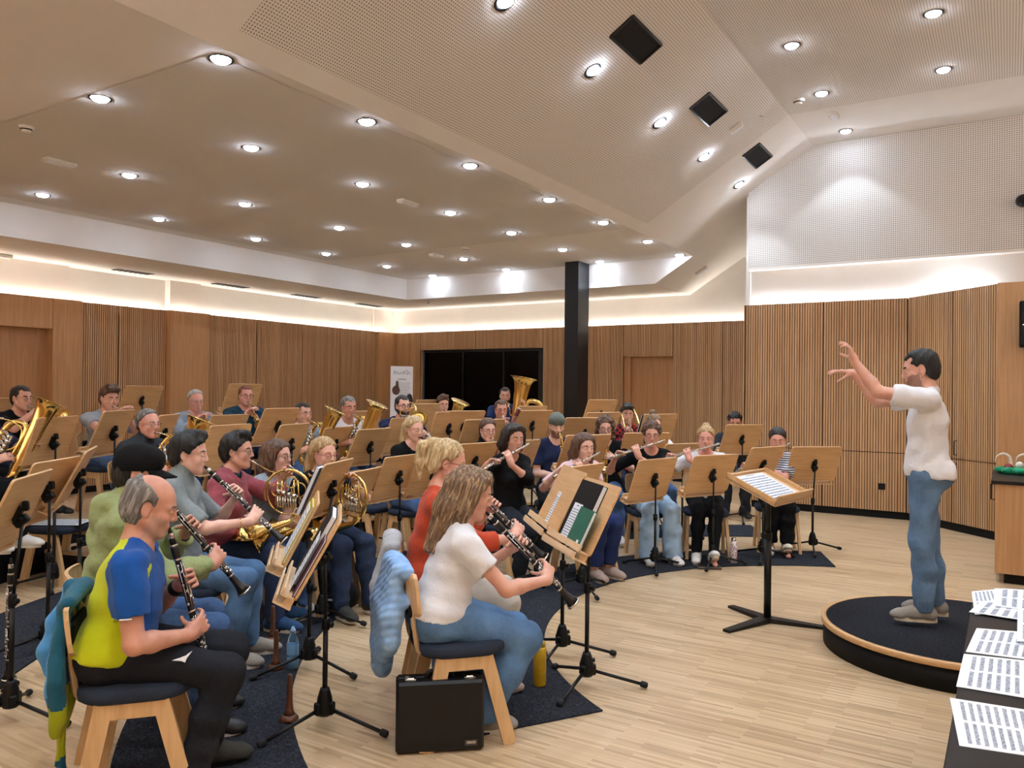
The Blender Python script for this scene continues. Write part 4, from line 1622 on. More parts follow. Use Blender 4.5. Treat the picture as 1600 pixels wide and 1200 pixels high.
def face_parts(spec, J, t, h):
    g = spec.get
    Mh = J['Mh']
    sex = g('sex', 'm')
    lid = g('lids', .2)
    for q in (-1, 1):
        b = MB()
        b.ell((q * .031, .0755, .0005), (.0125, .0125, .0125), None, 14, 10)
        b.cur = 1
        b.ell((q * .031, .0812, -.0012), (.0076, .0080, .0076), None, 12, 8)
        b.build('eye', [EYE_W, EYE_I], t, Mh)
        b = MB()   # upper eyelid, lowered towards the music
        P_, F_ = [], []
        n1, n2 = 8, 5
        for i in range(n1 + 1):
            for j in range(n2 + 1):
                az = -1.25 + 2.5 * i / n1
                el = 1.35 - (1.35 + .45 * lid) * j / n2
                r = .0142
                P_.append((q * .031 + r * math.sin(az) * math.cos(el), .0755 + r * math.cos(az) * math.cos(el), .0005 + r * math.sin(el)))
        for i in range(n1):
            for j in range(n2):
                a = i * (n2 + 1) + j
                F_.append((a, a + 1, a + n2 + 2, a + n2 + 1))
        b.add(P_, F_)
        b.build('eyelid', g('skin'), t, Mh)
        b = MB()
        bw = .0054 if sex == 'm' else .0036
        b.tube(smooth_path([(q * .012, .0925, .021), (q * .032, .0885, .0275), (q * .052, .073, .0215)], 4), [bw * .7] + [bw] * 6 + [bw * .4] * 2, 6, sq=(1, .6))
        b.build('eyebrow', g('brow', g('hair_m')), t, Mh)
    b = MB()
    b.ell((0, .0945, -.0625), (.0205, .0065, .0042), None, 14, 6)
    b.ell((0, .0935, -.0725), (.0180, .0065, .0050), None, 14, 6)
    b.build('lips', g('lip', LIPS), t, Mh)
    style = g('hair')
    # ---- hair
    if style:
        F = Field((-.17, -.26, -.46 if style in ('long', 'straight') else -.24), (.17, .16, .22), h)
        th = g('hair_t', .008 if style in ('short', 'curlyshort') else .006 if style == 'crew' or g('cap') else .011)
        tt = np.array((th, th, th))
        hl = g('hairline', .080)
        F.ell((0, -.018, .038), np.array((.075, .094, .083)) + tt, None, .01)
        F.ell((0, -.03, -.01), np.array((.070, .080, .085)) + tt, None, .02)
        face_n = (0, .76, -.65)
        if style == 'bald':
            F.cut((0, -.005, .06), (0, .55, .84))
            F.cut((0, .012, 0), (0, 1, -.10))
            F.cut((0, 0, -.075), (0, .2, -1))
        elif style == 'thin':
            F.cut((0, hl - .035, .095), face_n)
            F.cut((0, 0, -.07), (0, .3, -1))
        else:
            F.cut((0, hl, .094 if style in ('bun', 'pony', 'half') else .086), face_n)
        if style in ('short', 'crew', 'thin') and sex == 'm':
            for q in (-1, 1): F.ell((q * .060, .070, .078), (.026, .045, .034), None, .012, '-')
        if style in ('short', 'crew', 'quiff', 'curlyshort'):
            F.cut((0, 0, -.062), (0, .35, -1))
        for q in (-1, 1):
            if style in ('short', 'crew', 'quiff', 'bald', 'thin', 'pony', 'bun', 'curlyshort', 'cap'):
                F.ell((q * .086, -.008, -.012), (.030, .026, .040), None, .008, '-')
        if style == 'quiff':
            F.cap((-.045, .075, .105), (.045, .075, .108), .026, .026, .03)
            F.cap((-.03, .02, .125), (.03, .02, .125), .028, .03, .03)
            F.cap((.0, .08, .11), (.05, .095, .085), .02, .008, .02)
        if style == 'pixie':
            sd = g('part', 1)
            F.chain([(-.045 * sd, .03, .118), (.0, .062, .112), (.05 * sd, .07, .080)], [.020, .020, .009], .025)
            F.cap((.0, -.02, .125), (.01, .03, .124), .020, .022, .03)
            for q in (-1, 1):
                F.cap((q * .070, .028, .05), (q * .072, .022, .012), .012, .005, .015)
                F.ell((q * .088, -.010, -.016), (.026, .022, .034), None, .008, '-')
            F.cap((0, -.095, .0), (0, -.082, -.075), .034, .016, .03)
            F.cut((0, 0, -.095), (0, .2, -1))
        if style in ('bob', 'long', 'straight'):
            Lh = {'bob': .12, 'long': g('hair_len', .33), 'straight': .30}[style]
            for q in (-1, 1):
                F.chain([(q * .06, .02, .07), (q * .082, .005, .0), (q * .084, -.005, -.06), (q * .082, -.01, -Lh)], [.03, .026, .026, .016], .03)
                F.chain([(q * .05, -.07, .02), (q * .06, -.085, -.09), (q * .05, -.09, -Lh)], [.04, .038, .022], .05)
            F.chain([(0, -.09, .0), (0, -.105, -.10), (0, -.11, -Lh * 1.03)], [.05, .042, .025], .05)
            if style != 'straight':
                F.chain([(-.02, .058, .108), (.045, .054, .090), (.079, .02, .03)], [.017, .017, .015], .02)
                F.chain([(-.02, .058, .108), (-.06, .042, .085), (-.08, .02, .03)], [.015, .015, .014], .02)
        if style == 'half':      # hair drawn back, falling behind the ears
            F.chain([(0, -.09, .02), (0, -.12, -.08), (0, -.115, -.26)], [.05, .046, .02], .05)
            for q in (-1, 1): F.chain([(q * .05, -.07, .0), (q * .055, -.09, -.12), (q * .045, -.085, -.23)], [.04, .034, .016], .05)
            for q in (-1, 1): F.ell((q * .088, -.004, -.012), (.028, .024, .036), None, .008, '-')
        if style == 'pony':
            F.ell((0, -.105, .085), (.03, .03, .03), None, .02)
            F.chain([(0, -.12, .085), (0, -.155, .05), (0, -.15, -.04), (.0, -.125, -.13)], [.024, .034, .03, .012], .02)
        if style == 'bun':
            by, bz = g('bun', (-.09, .115))
            F.ell((0, by, bz), (.042, .040, .036), None, .012)
            for a in range(5): F.ell((.03 * math.cos(a * 1.3), by + .02 * math.sin(a * 1.3), bz + .018 * math.sin(a * 2.1)), (.02, .02, .018), None, .006)
        if style in ('curly', 'curlyshort', 'curlytail'):
            r = np.random.default_rng(int(abs(g('px')[0])))
            n = 90 if style != 'curlyshort' else 60
            for i in range(n):
                a, e = r.uniform(0, 2 * PI), r.uniform(-.35, 1.4)
                c = np.array((math.sin(a) * math.cos(e), math.cos(a) * math.cos(e), math.sin(e)))
                p = np.array((0, -.018, .03)) + c * (np.array((.078, .096, .086)) + th)
                if p[1] > .05 and p[2] < .085: continue
                F.ell(p, np.full(3, r.uniform(.013, .022)), None, .006)
            if style == 'curly':
                for i in range(60):
                    q = r.choice((-1, 1)); z = r.uniform(-.16, .03)
                    F.ell((q * r.uniform(.06, .105), r.uniform(-.09, .01), z), np.full(3, r.uniform(.014, .024)), None, .008)
            if style == 'curlytail':
                for i in range(50):
                    z = r.uniform(-.17, .10)
                    F.ell((r.uniform(-.05, .05), -.12 + r.uniform(-.04, .03), z), np.full(3, r.uniform(.016, .026)), None, .008)
            for q in (-1, 1):
                if style != 'curly': F.ell((q * .09, .0, -.01), (.026, .022, .03), None, .008, '-')
        grow(F, 'hair', g('hair_m'), t, Mh, g('hair_wr', .0045), 34.0, strand=g('strand', (.0011, 26) if style in ('short', 'crew', 'bald', 'thin') else (.0018, 22)), seed=1)
        del F
    # ---- beard
    bd = g('beard')
    if bd:
        F = Field((-.11, -.05, -.17), (.11, .14, .03), h)
        o = bd
        F.ell((0, .035, -.045), np.array((.056, .056, .078)) + o, None, .02)
        for q in (-1, 1): F.cap((q * .055, .0, -.055), (q * .018, .07, -.098), .018 + o, .016 + o, .03)
        F.ell((0, .076, -.100), np.array((.020, .016, .016)) + o, None, .02)
        F.cap((-.02, .088, -.052), (.02, .088, -.052), .008 + o, .008 + o, .01)
        F.ell((0, .10, -.067), (.019, .03, .008), None, .004, '-')
        F.cut((0, .05, -.05), (0, .35, 1))
        F.cut((0, -.005, -.04), (0, -1, .1))
        for q in (-1, 1): F.ell((q * .036, .085, -.03), (.024, .03, .024), None, .008, '-')
        grow(F, 'beard', g('beard_m', g('hair_m')), t, Mh, seed=2)
    # ---- glasses
    if g('glasses'):
        b = MB()
        for q in (-1, 1):
            pts = [(q * .033 + .0235 * math.cos(a) * (1 if abs(math.cos(a)) < .8 else .95), .1005 - .006 * abs(math.cos(a)), -.003 + .0185 * math.sin(a)) for a in np.linspace(0, 2 * PI, 20, endpoint=False)]
            b.tube(pts, g('rim', .0016), 6, closed=True)
            b.tube([(q * .057, .096, .004), (q * .078, .075, .006), (q * .083, .0, .004), (q * .082, -.02, -.012)], g('rim', .0016), 6)
        b.tube([(-.010, .1015, .002), (0, .104, .004), (.010, .1015, .002)], g('rim', .0016), 6)
        gl = b.build('glasses', g('glasses'), t, Mh)
    # ---- cap
    if g('cap'):
        F = Field((-.12, -.16, -.02), (.12, .24, .18), h)
        F.ell((0, -.016, .036), (.088, .108, .098), None, .01)
        F.ell((0, .05, .075), (.07, .05, .05), None, .03)
        F.cut((0, 0, .012 if not g('cap_back') else .03), (0, .22, -1) if not g('cap_back') else (0, -.15, -1))
        grow(F, 'cap', g('cap'), t, Mh)
        b = MB()
        P_, F_ = [], []
        sg = -1 if g('cap_back') else 1
        n = 12
        for k in range(2):
            for i in range(n + 1):
                a = -1.25 + 2.5 * i / n
                for j, rr in enumerate((0, .4, .75, 1)):
                    rx, ry = .080 + .004 * rr, .085 + .085 * rr
                    P_.append((rx * math.sin(a), sg * (ry * math.cos(a) - (.0 if j else .01)), .036 - .020 * rr - .020 * (math.sin(a) ** 2) * rr - k * .005 + (0 if sg > 0 else -.01)))
        W = 4
        m = (n + 1) * W
        for i in range(n):
            for j in range(W - 1):
                q = i * W + j
                F_.append((q, q + 1, q + W + 1, q + W) if sg > 0 else (q + W, q + W + 1, q + 1, q))
                F_.append((m + q + W, m + q + W + 1, m + q + 1, m + q) if sg > 0 else (m + q, m + q + 1, m + q + W + 1, m + q + W))
            q = i * W + W - 1
            F_.append((q, m + q, m + q + W, q + W))
        b.add(P_, F_)
        b.build('cap_brim', g('cap'), t, Mh)
        if g('cap_logo'):
            b = MB(False)
            for k in range(4): b.box((-.018 + .012 * k, .098 + .001 * k, .098 - .004 * k), (.009, .004, .014 - .002 * k), Matrix.Rotation(.5, 3, 'X'))
            b.build('cap_emblem', M['paper'], t, Mh)


LIPS = plain('lips', (176, 112, 100), .4)
# ---------------------------------------------------------------- instruments, built in the player's frame: mouth at the origin, y ahead, x to the right
INST = {}


def ipart(kind, name, b, mat, sub=None):
    INST.setdefault(kind, []).append((name, b.mesh(name, mat), sub))


def keys(b, z0, z1, n, r0, side_x=0.0, rr=.0062, back=False):
    for i in range(n):
        z = z0 + (z1 - z0) * (i + .5) / n
        a = (i % 3 - 1) * .55 + side_x
        p = V((math.sin(a), math.cos(a), 0))
        b.lathe([(rr, .0), (rr, .0035), (rr * .5, .005)], p * (r0 + .0035) + V((0, 0, z)), p, 10)
        b.tube([p * r0 + V((0, 0, z)), p * (r0 + .005) + V((0, 0, z))], .0018, 5)


# clarinet: axis z from mouthpiece tip (0) to bell (.66); front looks along +y
b = MB(); b.lathe([(.0025, 0), (.006, .004), (.0085, .03), (.0125, .07), (.0125, .085)], n=14); ipart('clarinet', 'mouthpiece', b, M['black_plastic'])
b = MB(); b.lathe([(.0130, .035), (.0136, .037), (.0136, .055), (.0130, .057)], n=14); ipart('clarinet', 'ligature', b, M['nickel'])
b = MB(); b.lathe([(.0145, .085), (.0168, .10), (.0165, .128), (.0150, .145), (.0135, .15), (.0130, .36), (.0145, .365), (.0150, .38), (.0140, .40), (.0140, .55), (.0150, .555)], n=16); ipart('clarinet', 'body', b, M['ebony'])
b = MB(); b.lathe([(.0150, .555), (.0165, .57), (.0185, .60), (.025, .635), (.0375, .662), (.036, .662), (.022, .63), (.015, .60)], n=22); ipart('clarinet', 'bell', b, M['ebony'])
for z, r in ((.088, .0158), (.148, .0152), (.372, .0160), (.556, .0164)):
    b = MB(); b.lathe([(r, z - .004), (r + .0008, z - .003), (r + .0008, z + .003), (r, z + .004)], n=18); ipart('clarinet', 'silver_ring', b, M['silver'])
b = MB(); b.lathe([(.0365, .655), (.0388, .660), (.0388, .664), (.036, .664)], n=24); ipart('clarinet', 'bell_ring', b, M['silver'])
b = MB()
keys(b, .165, .355, 9, .0130); keys(b, .395, .545, 8, .0140, .0, .0075)
keys(b, .17, .34, 5, .0130, 1.6, .0052); keys(b, .40, .54, 5, .0140, -1.5, .0066)
keys(b, .16, .352, 7, .0132, -1.25, .0066); keys(b, .392, .548, 6, .0142, -1.2, .0082)
for a, z0, z1 in ((-1.05, .16, .35), (-1.75, .18, .33), (-1.0, .39, .545), (-1.8, .40, .53), (.5, .16, .35), (-.5, .17, .355), (1.5, .18, .34), (.4, .385, .54), (-.6, .385, .535), (-1.4, .39, .54)):
    p = V((math.sin(a), math.cos(a), 0)) * .0195
    b.tube([p + V((0, 0, z0)), p + V((0, 0, z1))], .0022, 6)
ipart('clarinet', 'keywork', b, M['nickel'])

# flute: axis z, mouth hole at the origin, crown at -.15, foot at +.52
b = MB(); b.lathe([(.0, -.152), (.009, -.150), (.0098, -.14), (.0098, .07)], n=14); b.ell((0, .006, 0), (.008, .007, .013)); ipart('flute', 'head_joint', b, M['silver'])
b = MB(); b.lathe([(.0112, .07), (.0112, .10), (.0100, .102), (.0100, .40), (.0110, .402), (.0110, .415), (.0100, .417), (.0100, .52), (.0090, .52)], n=14); ipart('flute', 'body', b, M['silver'])
b = MB()
for i in range(13):
    z = .125 + i * .029
    b.lathe([(.0085, 0), (.0085, .004), (.004, .005)], (0, .0115, z), (0, 1, 0), 12)
b.tube([(.010, .0125, .11), (.010, .0125, .51)], .002, 6)
b.tube([(-.010, .0115, .16), (-.010, .0115, .40)], .002, 6)
ipart('flute', 'keywork', b, M['nickel'])

# alto saxophone: neck from the mouth, conical body going down to the right hip, bell turned up in front
neck = smooth_path([(0, 0, 0), (0, .05, .012), (0, .095, .0), (0, .115, -.05)], 5)
b = MB(); b.tube([(0, -.01, -.002), (0, .02, .004), (0, .045, .011)], [.005, .010, .0115], 10); ipart('saxophone', 'mouthpiece', b, M['black_plastic'])
b = MB(); b.tube(neck[2:], lerps([.0075, .0125], len(neck) - 2), 10); ipart('saxophone', 'neck', b, M['brass'])
body = smooth_path([(0, .115, -.05), (.02, .12, -.2), (.05, .125, -.40), (.075, .13, -.545), (.085, .15, -.60), (.078, .205, -.622), (.066, .25, -.585), (.06, .262, -.5)], 5)
b = MB(); b.tube(body, lerps([.013, .022, .030, .035, .037, .038, .039, .040], len(body)), 14, caps=False); ipart('saxophone', 'body', b, M['brass'])
bell = smooth_path([(.06, .262, -.5), (.055, .268, -.42), (.052, .28, -.36), (.050, .295, -.325)], 5)
b = MB(); b.tube(bell, lerps([.040, .043, .050, .066], len(bell)), 20, caps=False)
e = (bell[-1] - bell[-2]).normalized()
b.tube([bell[-1], bell[-1] + e * .004, bell[-1] + e * .002, bell[-2]], [.066, .0645, .062, .050], 20, caps=False)
ipart('saxophone', 'bell', b, M['brass'])
b = MB()
for i in range(9):
    q = body[3 + int(i * 1.6)]
    b.lathe([(.013 + .0006 * i, .0), (.013 + .0006 * i, .006), (.006, .008)], q + V((.012 * (i % 2) - .006, .018 + .0016 * i, 0)), (.15, 1, .1), 12)
    b.lathe([(.010, .0), (.010, .005)], q + V((.018 + .0016 * i, .0, -.02)), (1, .1, .1), 10)
for dx, dy in ((.03, .018), (-.022, .024), (.005, .038)):
    b.tube([(dx, .115 + dy, -.09), (dx + .06, .127 + dy, -.52)], .0028, 6)
b.tube([(.09, .2, -.54), (.09, .25, -.42)], .003, 6)
for z in (-.45, -.52): b.lathe([(.024, 0), (.024, .007), (.01, .01)], (.10, .255, z), (1, .1, 0), 14)
ipart('saxophone', 'keywork', b, M['brass_dark'])

# french horn: coil beside the chest seen from the player's right, bell backwards to the right hip
cc = V((.0, .255, -.215))
b = MB(); b.lathe([(.0085, -.008), (.0088, 0), (.006, .014), (.0035, .04), (.004, .06)], (0, 0, 0), (0, .87, -.5), 12); ipart('french_horn', 'mouthpiece', b, M['silver'])
b = MB()
def circ(c, R, x, a0, a1, n=26): return [V((x, c.y + R * math.cos(math.radians(a0 + (a1 - a0) * i / n)), c.z + R * math.sin(math.radians(a0 + (a1 - a0) * i / n)))) for i in range(n + 1)]
b.tube([V((0, .045, -.026)), V((0, .12, -.066))] + circ(cc, .148, .0, 118, -210, 40), lerps([.0038, .0055, .0065], 43), 8)
ipart('french_horn', 'mouthpipe', b, M['brass'])
b = MB()
coil = circ(cc, .160, .018, 200, -60, 34)
tail = smooth_path([coil[-1], V((.03, .285, -.40)), V((.06, .20, -.43)), V((.105, .12, -.45)), V((.135, .065, -.475)), V((.150, .035, -.492))], 5)
rad = lerps([.008, .012], len(coil)) + lerps([.0125, .018, .026, .044, .080, .148], len(tail))
b.tube(coil + tail, rad, 22, caps=False)
e = (tail[-1] - tail[-2]).normalized()
b.tube([tail[-1], tail[-1] + e * .003, tail[-1], tail[-2], tail[-4]], [.148, .1475, .144, .10, .045], 22, caps=False)
ipart('french_horn', 'bell', b, M['brass'])
b = MB()
for k, (dy, dz, rr) in enumerate(((-.07, .02, .045), (-.02, -.06, .05), (.05, -.065, .045), (.07, .02, .05), (.02, .075, .04))):
    b.torus(cc + V((.012 - .012 * (k % 2), dy, dz)), (1, 0, 0), rr, .0055, 18, 6)
for dy in (-.085, -.05, .05, .085): b.tube([cc + V((.02, dy, -.11)), cc + V((.02, dy * .8, .09))], .0055, 6)
ipart('french_horn', 'valve_tubing', b, M['brass'])
b = MB()
for k in range(4):
    b.lathe([(.0, -.014), (.016, -.012), (.016, .026), (.0, .028)], cc + V((.022, -.06 + .036 * k, .012 - .01 * k)), (1, 0, 0), 14)
    b.tube([cc + V((.03, -.06 + .036 * k, .02)), cc + V((-.0, -.05 + .03 * k, .115))], .003, 6)
    b.tube([cc + V((.03, -.066 + .036 * k, -.02)), cc + V((.03, -.066 + .036 * k, -.10))], .007, 8)
    b.tube([cc + V((.03, -.05 + .036 * k, -.02)), cc + V((.03, -.05 + .036 * k, -.10))], .007, 8)
ipart('french_horn', 'rotary_valves', b, M['silver'])

# oval tenor horn / baritone with the bell rising ahead
def big_brass(kind, s, bellv, low, rim, mat, lead, bkd=None):
    """low: bottom bow, bellv: middle of the bell rim"""
    low, top = V(low), V(bellv)
    ax = (top - low).normalized()
    side = V((1, 0, 0)); side = (side - ax * side.dot(ax)).normalized()
    bk = ax.cross(side).normalized()
    if bk.y > 0: bk = -bk
    if bkd is not None:
        bk = V(bkd); bk = (bk - ax * bk.dot(ax)).normalized(); side = -ax.cross(bk)
    L = (top - low).length
    main = [low + ax * (L * q) for q in (.10, .3, .5, .68, .82, .91, .96, 1.0)]
    main = smooth_path(main, 4)
    b = MB()
    b.tube(main, [float(x) * rim for x in np.interp(np.linspace(0, 1, len(main)), (0, .25, .5, .7, .82, .92, .97, 1), (.31, .40, .50, .60, .68, .80, .90, 1.0))], 24, caps=False)
    e = ax * .004
    b.tube([main[-1], main[-1] + e, main[-1] + e * .2, main[-2], main[-4]], [rim, rim * .99, rim * .97, rim * .86, rim * .66], 24, caps=False)
    ipart(kind, 'bell', b, mat)
    b = MB()
    w = .24 * s
    bow = smooth_path([main[0], low + ax * .02 * s, low - ax * .05 * s + bk * .06 * s, low - ax * .03 * s + bk * w * .8, low + ax * .08 * s + bk * w, low + ax * (L * .45) + bk * w, low + ax * (L * .62) + bk * w * .85, low + ax * (L * .66) + bk * w * .5, low + ax * (L * .58) + bk * w * .3, low + ax * (L * .25) + bk * w * .34], 6)
    b.tube(bow, [float(x) * rim for x in np.interp(np.linspace(0, 1, len(bow)), (0, .3, .6, 1), (.30, .26, .19, .12))], 12, caps=False)
    ipart(kind, 'bows', b, mat)
    vc = low + ax * (L * .28) + bk * w * .55 + side * .05 * s
    b = MB()
    for k in range(4):
        c = vc + ax * (.038 * s * k)
        b.lathe([(0, -.018 * s), (.018 * s, -.016 * s), (.018 * s, .034 * s), (0, .036 * s)], c, side, 12)
        b.torus(c + bk * .045 * s + side * .01, side, .03 * s, .007 * s, 14, 6, -1.9, 1.9)
    ipart(kind, 'rotary_valves', b, M['silver'])
    b = MB()
    for k in range(4):
        c = vc + ax * (.038 * s * k) + side * .02
        b.tube([c, c + bk * .06 * s + ax * .03 * s], .004, 6)
        b.lathe([(.011 * s, 0), (.011 * s, .003)], c + bk * .07 * s + ax * .03 * s, bk, 10)
        b.tube([c - bk * .02, c - bk * .02 - ax * .16 * s], .007 * s, 6)
    ipart(kind, 'valve_levers', b, M['silver'])
    b = MB()
    lp = smooth_path([V((0, .025, -.008))] + [V(q) for q in lead] + [vc - side * .01], 6)
    b.tube(lp, lerps([.005, .008, .009], len(lp)), 8)
    ipart(kind, 'leadpipe', b, mat)
    b = MB()
    d = (lp[2] - lp[0]).normalized()
    b.lathe([(.013, -.012), (.0145, -.008), (.010, .010), (.006, .035), (.006, .06)], (0, 0, 0), d, 12)
    ipart(kind, 'mouthpiece', b, M['silver'])


big_brass('baritone_horn', 1.0, (-.12, .36, .12), (.06, .17, -.48), .135, M['brass'], ((-.01, .12, -.03), (-.03, .19, -.10), (.0, .17, -.22)))
big_brass('tuba', 1.55, (-.27, .17, .34), (-.12, .22, -.55), .21, M['brass'], ((-.03, .10, -.03), (-.07, .16, -.12), (-.10, .15, -.22)), (-1, -.1, 0))

# trumpet / flugelhorn: along +y
def trumpet(kind, bell_r, mat, fat):
    b = MB(); b.lathe([(.012, -.004), (.0135, .0), (.009, .012), (.005, .03), (.0055, .085)], (0, 0, 0), (0, 1, 0), 12); ipart(kind, 'mouthpiece', b, M['silver'])
    b = MB()
    b.tube(smooth_path([(0, .07, 0), (0, .25, 0), (0, .37, 0), (.0, .40, -.02), (.0, .385, -.045), (0, .33, -.05), (0, .22, -.05)], 5), .006, 8)
    b.tube(smooth_path([(.012, .21, -.05), (.012, .12, -.05), (.012, .105, -.03), (.012, .12, -.008), (.012, .16, -.005)], 4), .006, 8)
    for k in range(3): b.torus((.02, .2 + .03 * k, -.03), (0, 0, 1), .018, .005, 12, 5)
    ipart(kind, 'tubing', b, mat)
    b = MB()
    bl = smooth_path([(.012, .16, -.005), (.012, .25, -.003), (.012, .36, -.001), (.012, .43, 0), (.012, .465, 0), (.012, .485, 0)], 5)
    b.tube(bl, lerps([.007 * fat, .009 * fat, .012 * fat, .018 * fat, .034, bell_r], len(bl)), 20, caps=False)
    b.tube([bl[-1], bl[-1] + V((0, .003, 0)), bl[-1], bl[-2], bl[-4]], [bell_r, bell_r * .98, bell_r * .96, bell_r * .72, .028], 20, caps=False)
    ipart(kind, 'bell', b, mat)
    b = MB()
    for k in range(3):
        b.lathe([(.0, -.075), (.009, -.073), (.009, .045), (.005, .047), (.004, .07), (.009, .071), (.009, .075), (0, .076)], (.008, .20 + .026 * k, -.02), (0, 0, 1), 12)
    ipart(kind, 'valves', b, M['silver'])
trumpet('trumpet', .062, M['brass'], 1.0)
trumpet('flugelhorn', .075, M['brass'], 1.6)

# trombone
b = MB(); b.lathe([(.013, -.006), (.0145, 0), (.009, .014), (.0055, .04), (.006, .08)], (0, 0, 0), (0, 1, 0), 12); ipart('trombone', 'mouthpiece', b, M['silver'])
b = MB()
b.tube([(0, .07, 0), (0, .72, 0)], .0075, 8); b.tube([(.07, .12, 0), (.07, .72, 0)], .0075, 8)
b.tube([(.0, .72, 0), (.004, .76, 0), (.035, .785, 0), (.066, .76, 0), (.07, .72, 0)], .0085, 8)
b.tube([(0, .16, 0), (.07, .16, 0)], .005, 6); b.tube([(0, .125, 0), (.07, .125, 0)], .005, 6)
ipart('trombone', 'slide', b, M['silver'])
b = MB()
bl = smooth_path([(.07, .14, 0), (.07, -.05, .01), (.06, -.17, .03), (0, -.215, .05), (-.07, -.17, .06), (-.10, -.05, .06), (-.11, .12, .05), (-.12, .26, .04), (-.125, .33, .035), (-.127, .365, .03)], 5)
b.tube(bl, [float(x) for x in np.interp(np.linspace(0, 1, len(bl)), (0, .5, .78, .88, .95, 1), (.0075, .010, .02, .034, .066, .105))], 20, caps=False)
b.tube([bl[-1], bl[-1] + V((0, .003, 0)), bl[-1], bl[-2], bl[-4]], [.105, .104, .102, .08, .045], 20, caps=False)
b.tube([(.07, .0, .01), (-.10, .0, .06)], .005, 6)
ipart('trombone', 'bell', b, M['brass'])

# bassoon: long joint from the right hip up to the left
b = MB()
a0, a1 = V((.26, .16, -.62)), V((-.17, .27, .30))
dB = (a1 - a0).normalized()
b.tube([a0, a0 + dB * .45, a0 + dB * .46, a1], [.026, .024, .021, .019], 12)
ipart('bassoon', 'long_joint', b, M['maple_red'])
b = MB(); b.lathe([(.020, -.07), (.0235, -.06), (.0235, .0), (.020, .01)], a1, dB, 14); ipart('bassoon', 'bell', b, M['maple_red'])
b = MB(); b.lathe([(.0215, .006), (.0225, .012), (.0215, .018)], a1 - dB * .002, dB, 14); ipart('bassoon', 'white_ring', b, M['white_plastic'])
b = MB(); b.tube([a0 + V((.03, -.03, .0)), a0 + V((.03, -.03, 0)) + dB * .62], [.022, .017], 12); ipart('bassoon', 'wing_joint', b, M['maple_red'])
q1 = a0 + V((.03, -.03, 0)) + dB * .62
b = MB(); b.tube(smooth_path([(0, .0, 0), (.01, .07, -.015), (.02, .12, -.05), q1 + V((0, .02, .03)), q1], 5), .0032, 6); ipart('bassoon', 'bocal', b, M['silver'])
b = MB()
for i in range(9): b.lathe([(.010, 0), (.010, .006)], a0 + dB * (.12 + .075 * i) + V((.0, .02, .004)), (0, 1, .2), 10)
b.tube([a0 + dB * .1 + V((.012, .024, 0)), a0 + dB * .8 + V((.012, .02, 0))], .003, 6)
ipart('bassoon', 'keywork', b, M['nickel'])

# bass clarinet: curved silver neck, straight black body, upturned silver bell
b = MB(); b.tube([(0, -.005, 0), (0, .05, -.004)], [.006, .013], 10); ipart('bass_clarinet', 'mouthpiece', b, M['black_plastic'])
b = MB(); b.tube(smooth_path([(0, .045, -.004), (0, .075, .016), (.0, .105, .03), (.0, .138, .012), (.0, .148, -.04), (.0, .150, -.08)], 5), [.0125] * 8 + [.0145] * 18, 12); ipart('bass_clarinet', 'neck', b, M['silver'])
b = MB(); b.tube([(0, .15, -.075), (0, .16, -.82)], .017, 12); ipart('bass_clarinet', 'body', b, M['ebony'])
b = MB(); nb = smooth_path([(0, .16, -.80), (0, .165, -.88), (0, .20, -.915), (0, .245, -.89), (0, .26, -.82)], 5); b.tube(nb, lerps([.018, .02, .026, .036, .06], len(nb)), 16, caps=False); ipart('bass_clarinet', 'bell', b, M['silver'])
b = MB()
for i in range(14): b.lathe([(.010, 0), (.010, .005)], (.008 * (i % 2), .172, -.14 - .045 * i), (0, 1, 0), 10)
b.tube([(.014, .172, -.12), (.014, .178, -.78)], .0028, 6)
ipart('bass_clarinet', 'keywork', b, M['nickel'])


def vec(*a): return np.array(a, float)


def nrm(v):
    v = np.array(v, float)
    return v / np.linalg.norm(v)


def make_inst(kind, Ml, label, cat=None, group=None):
    t = thing(kind, label, cat or kind.replace('_', ' '), matrix=Ml, group=group)
    for name, me, sub in INST[kind]: link_mesh(name, me, t)
    return t


def clarinet_pose(spec):
    a = math.radians(spec.get('ang', 32))
    d = nrm((spec.get('sx', 0.0), math.sin(a), -math.cos(a)))
    f = nrm((0, math.cos(a), math.sin(a)))
    f = nrm(f - d * (f @ d))
    return d, f


def arms_clarinet(mouth, J, spec):
    d, f = clarinet_pose(spec)
    x = nrm(np.cross(f, d)); x = x if x[0] > 0 else -x
    A = lambda t: mouth + d * t
    out = []
    for q, t in ((-1, .235), (1, .415)):
        X = x * (-q)                      # across the tube, from this hand's side
        dr = nrm(X * .62 + f * .62 - d * .18)
        K = A(t) - X * .040 + f * .034
        out.append((K - dr * .082, K, nrm(-f * .85 + X * .55 - d * .0), (.50, .55, .55, .5), (q * .75, -.25, -1.0), nrm(X * .75 - f * .5 - d * .3)))
    return out


def flute_dir(spec): return nrm(spec.get('fd', (.92, .20, -.26)))


def arms_flute(mouth, J, spec):
    d = flute_dir(spec)
    A = lambda t: mouth + vec(0, .012, -.012) + d * t
    KL = A(.20) + vec(-.0, .030, .012)
    KR = A(.37) + vec(0, -.022, .030)
    return [(KL - nrm((.25, -.15, .9)) * .082, KL, (-.1, -.95, .15), (.55, .6, .6, .55), (-.6, .5, -1), nrm((.2, -.6, .4))),
            (KR - nrm((-.25, .65, .62)) * .082, KR, (0, .62, -.78), (.5, .55, .55, .5), (1, -.3, -.75), nrm((-.3, .4, .1)))]


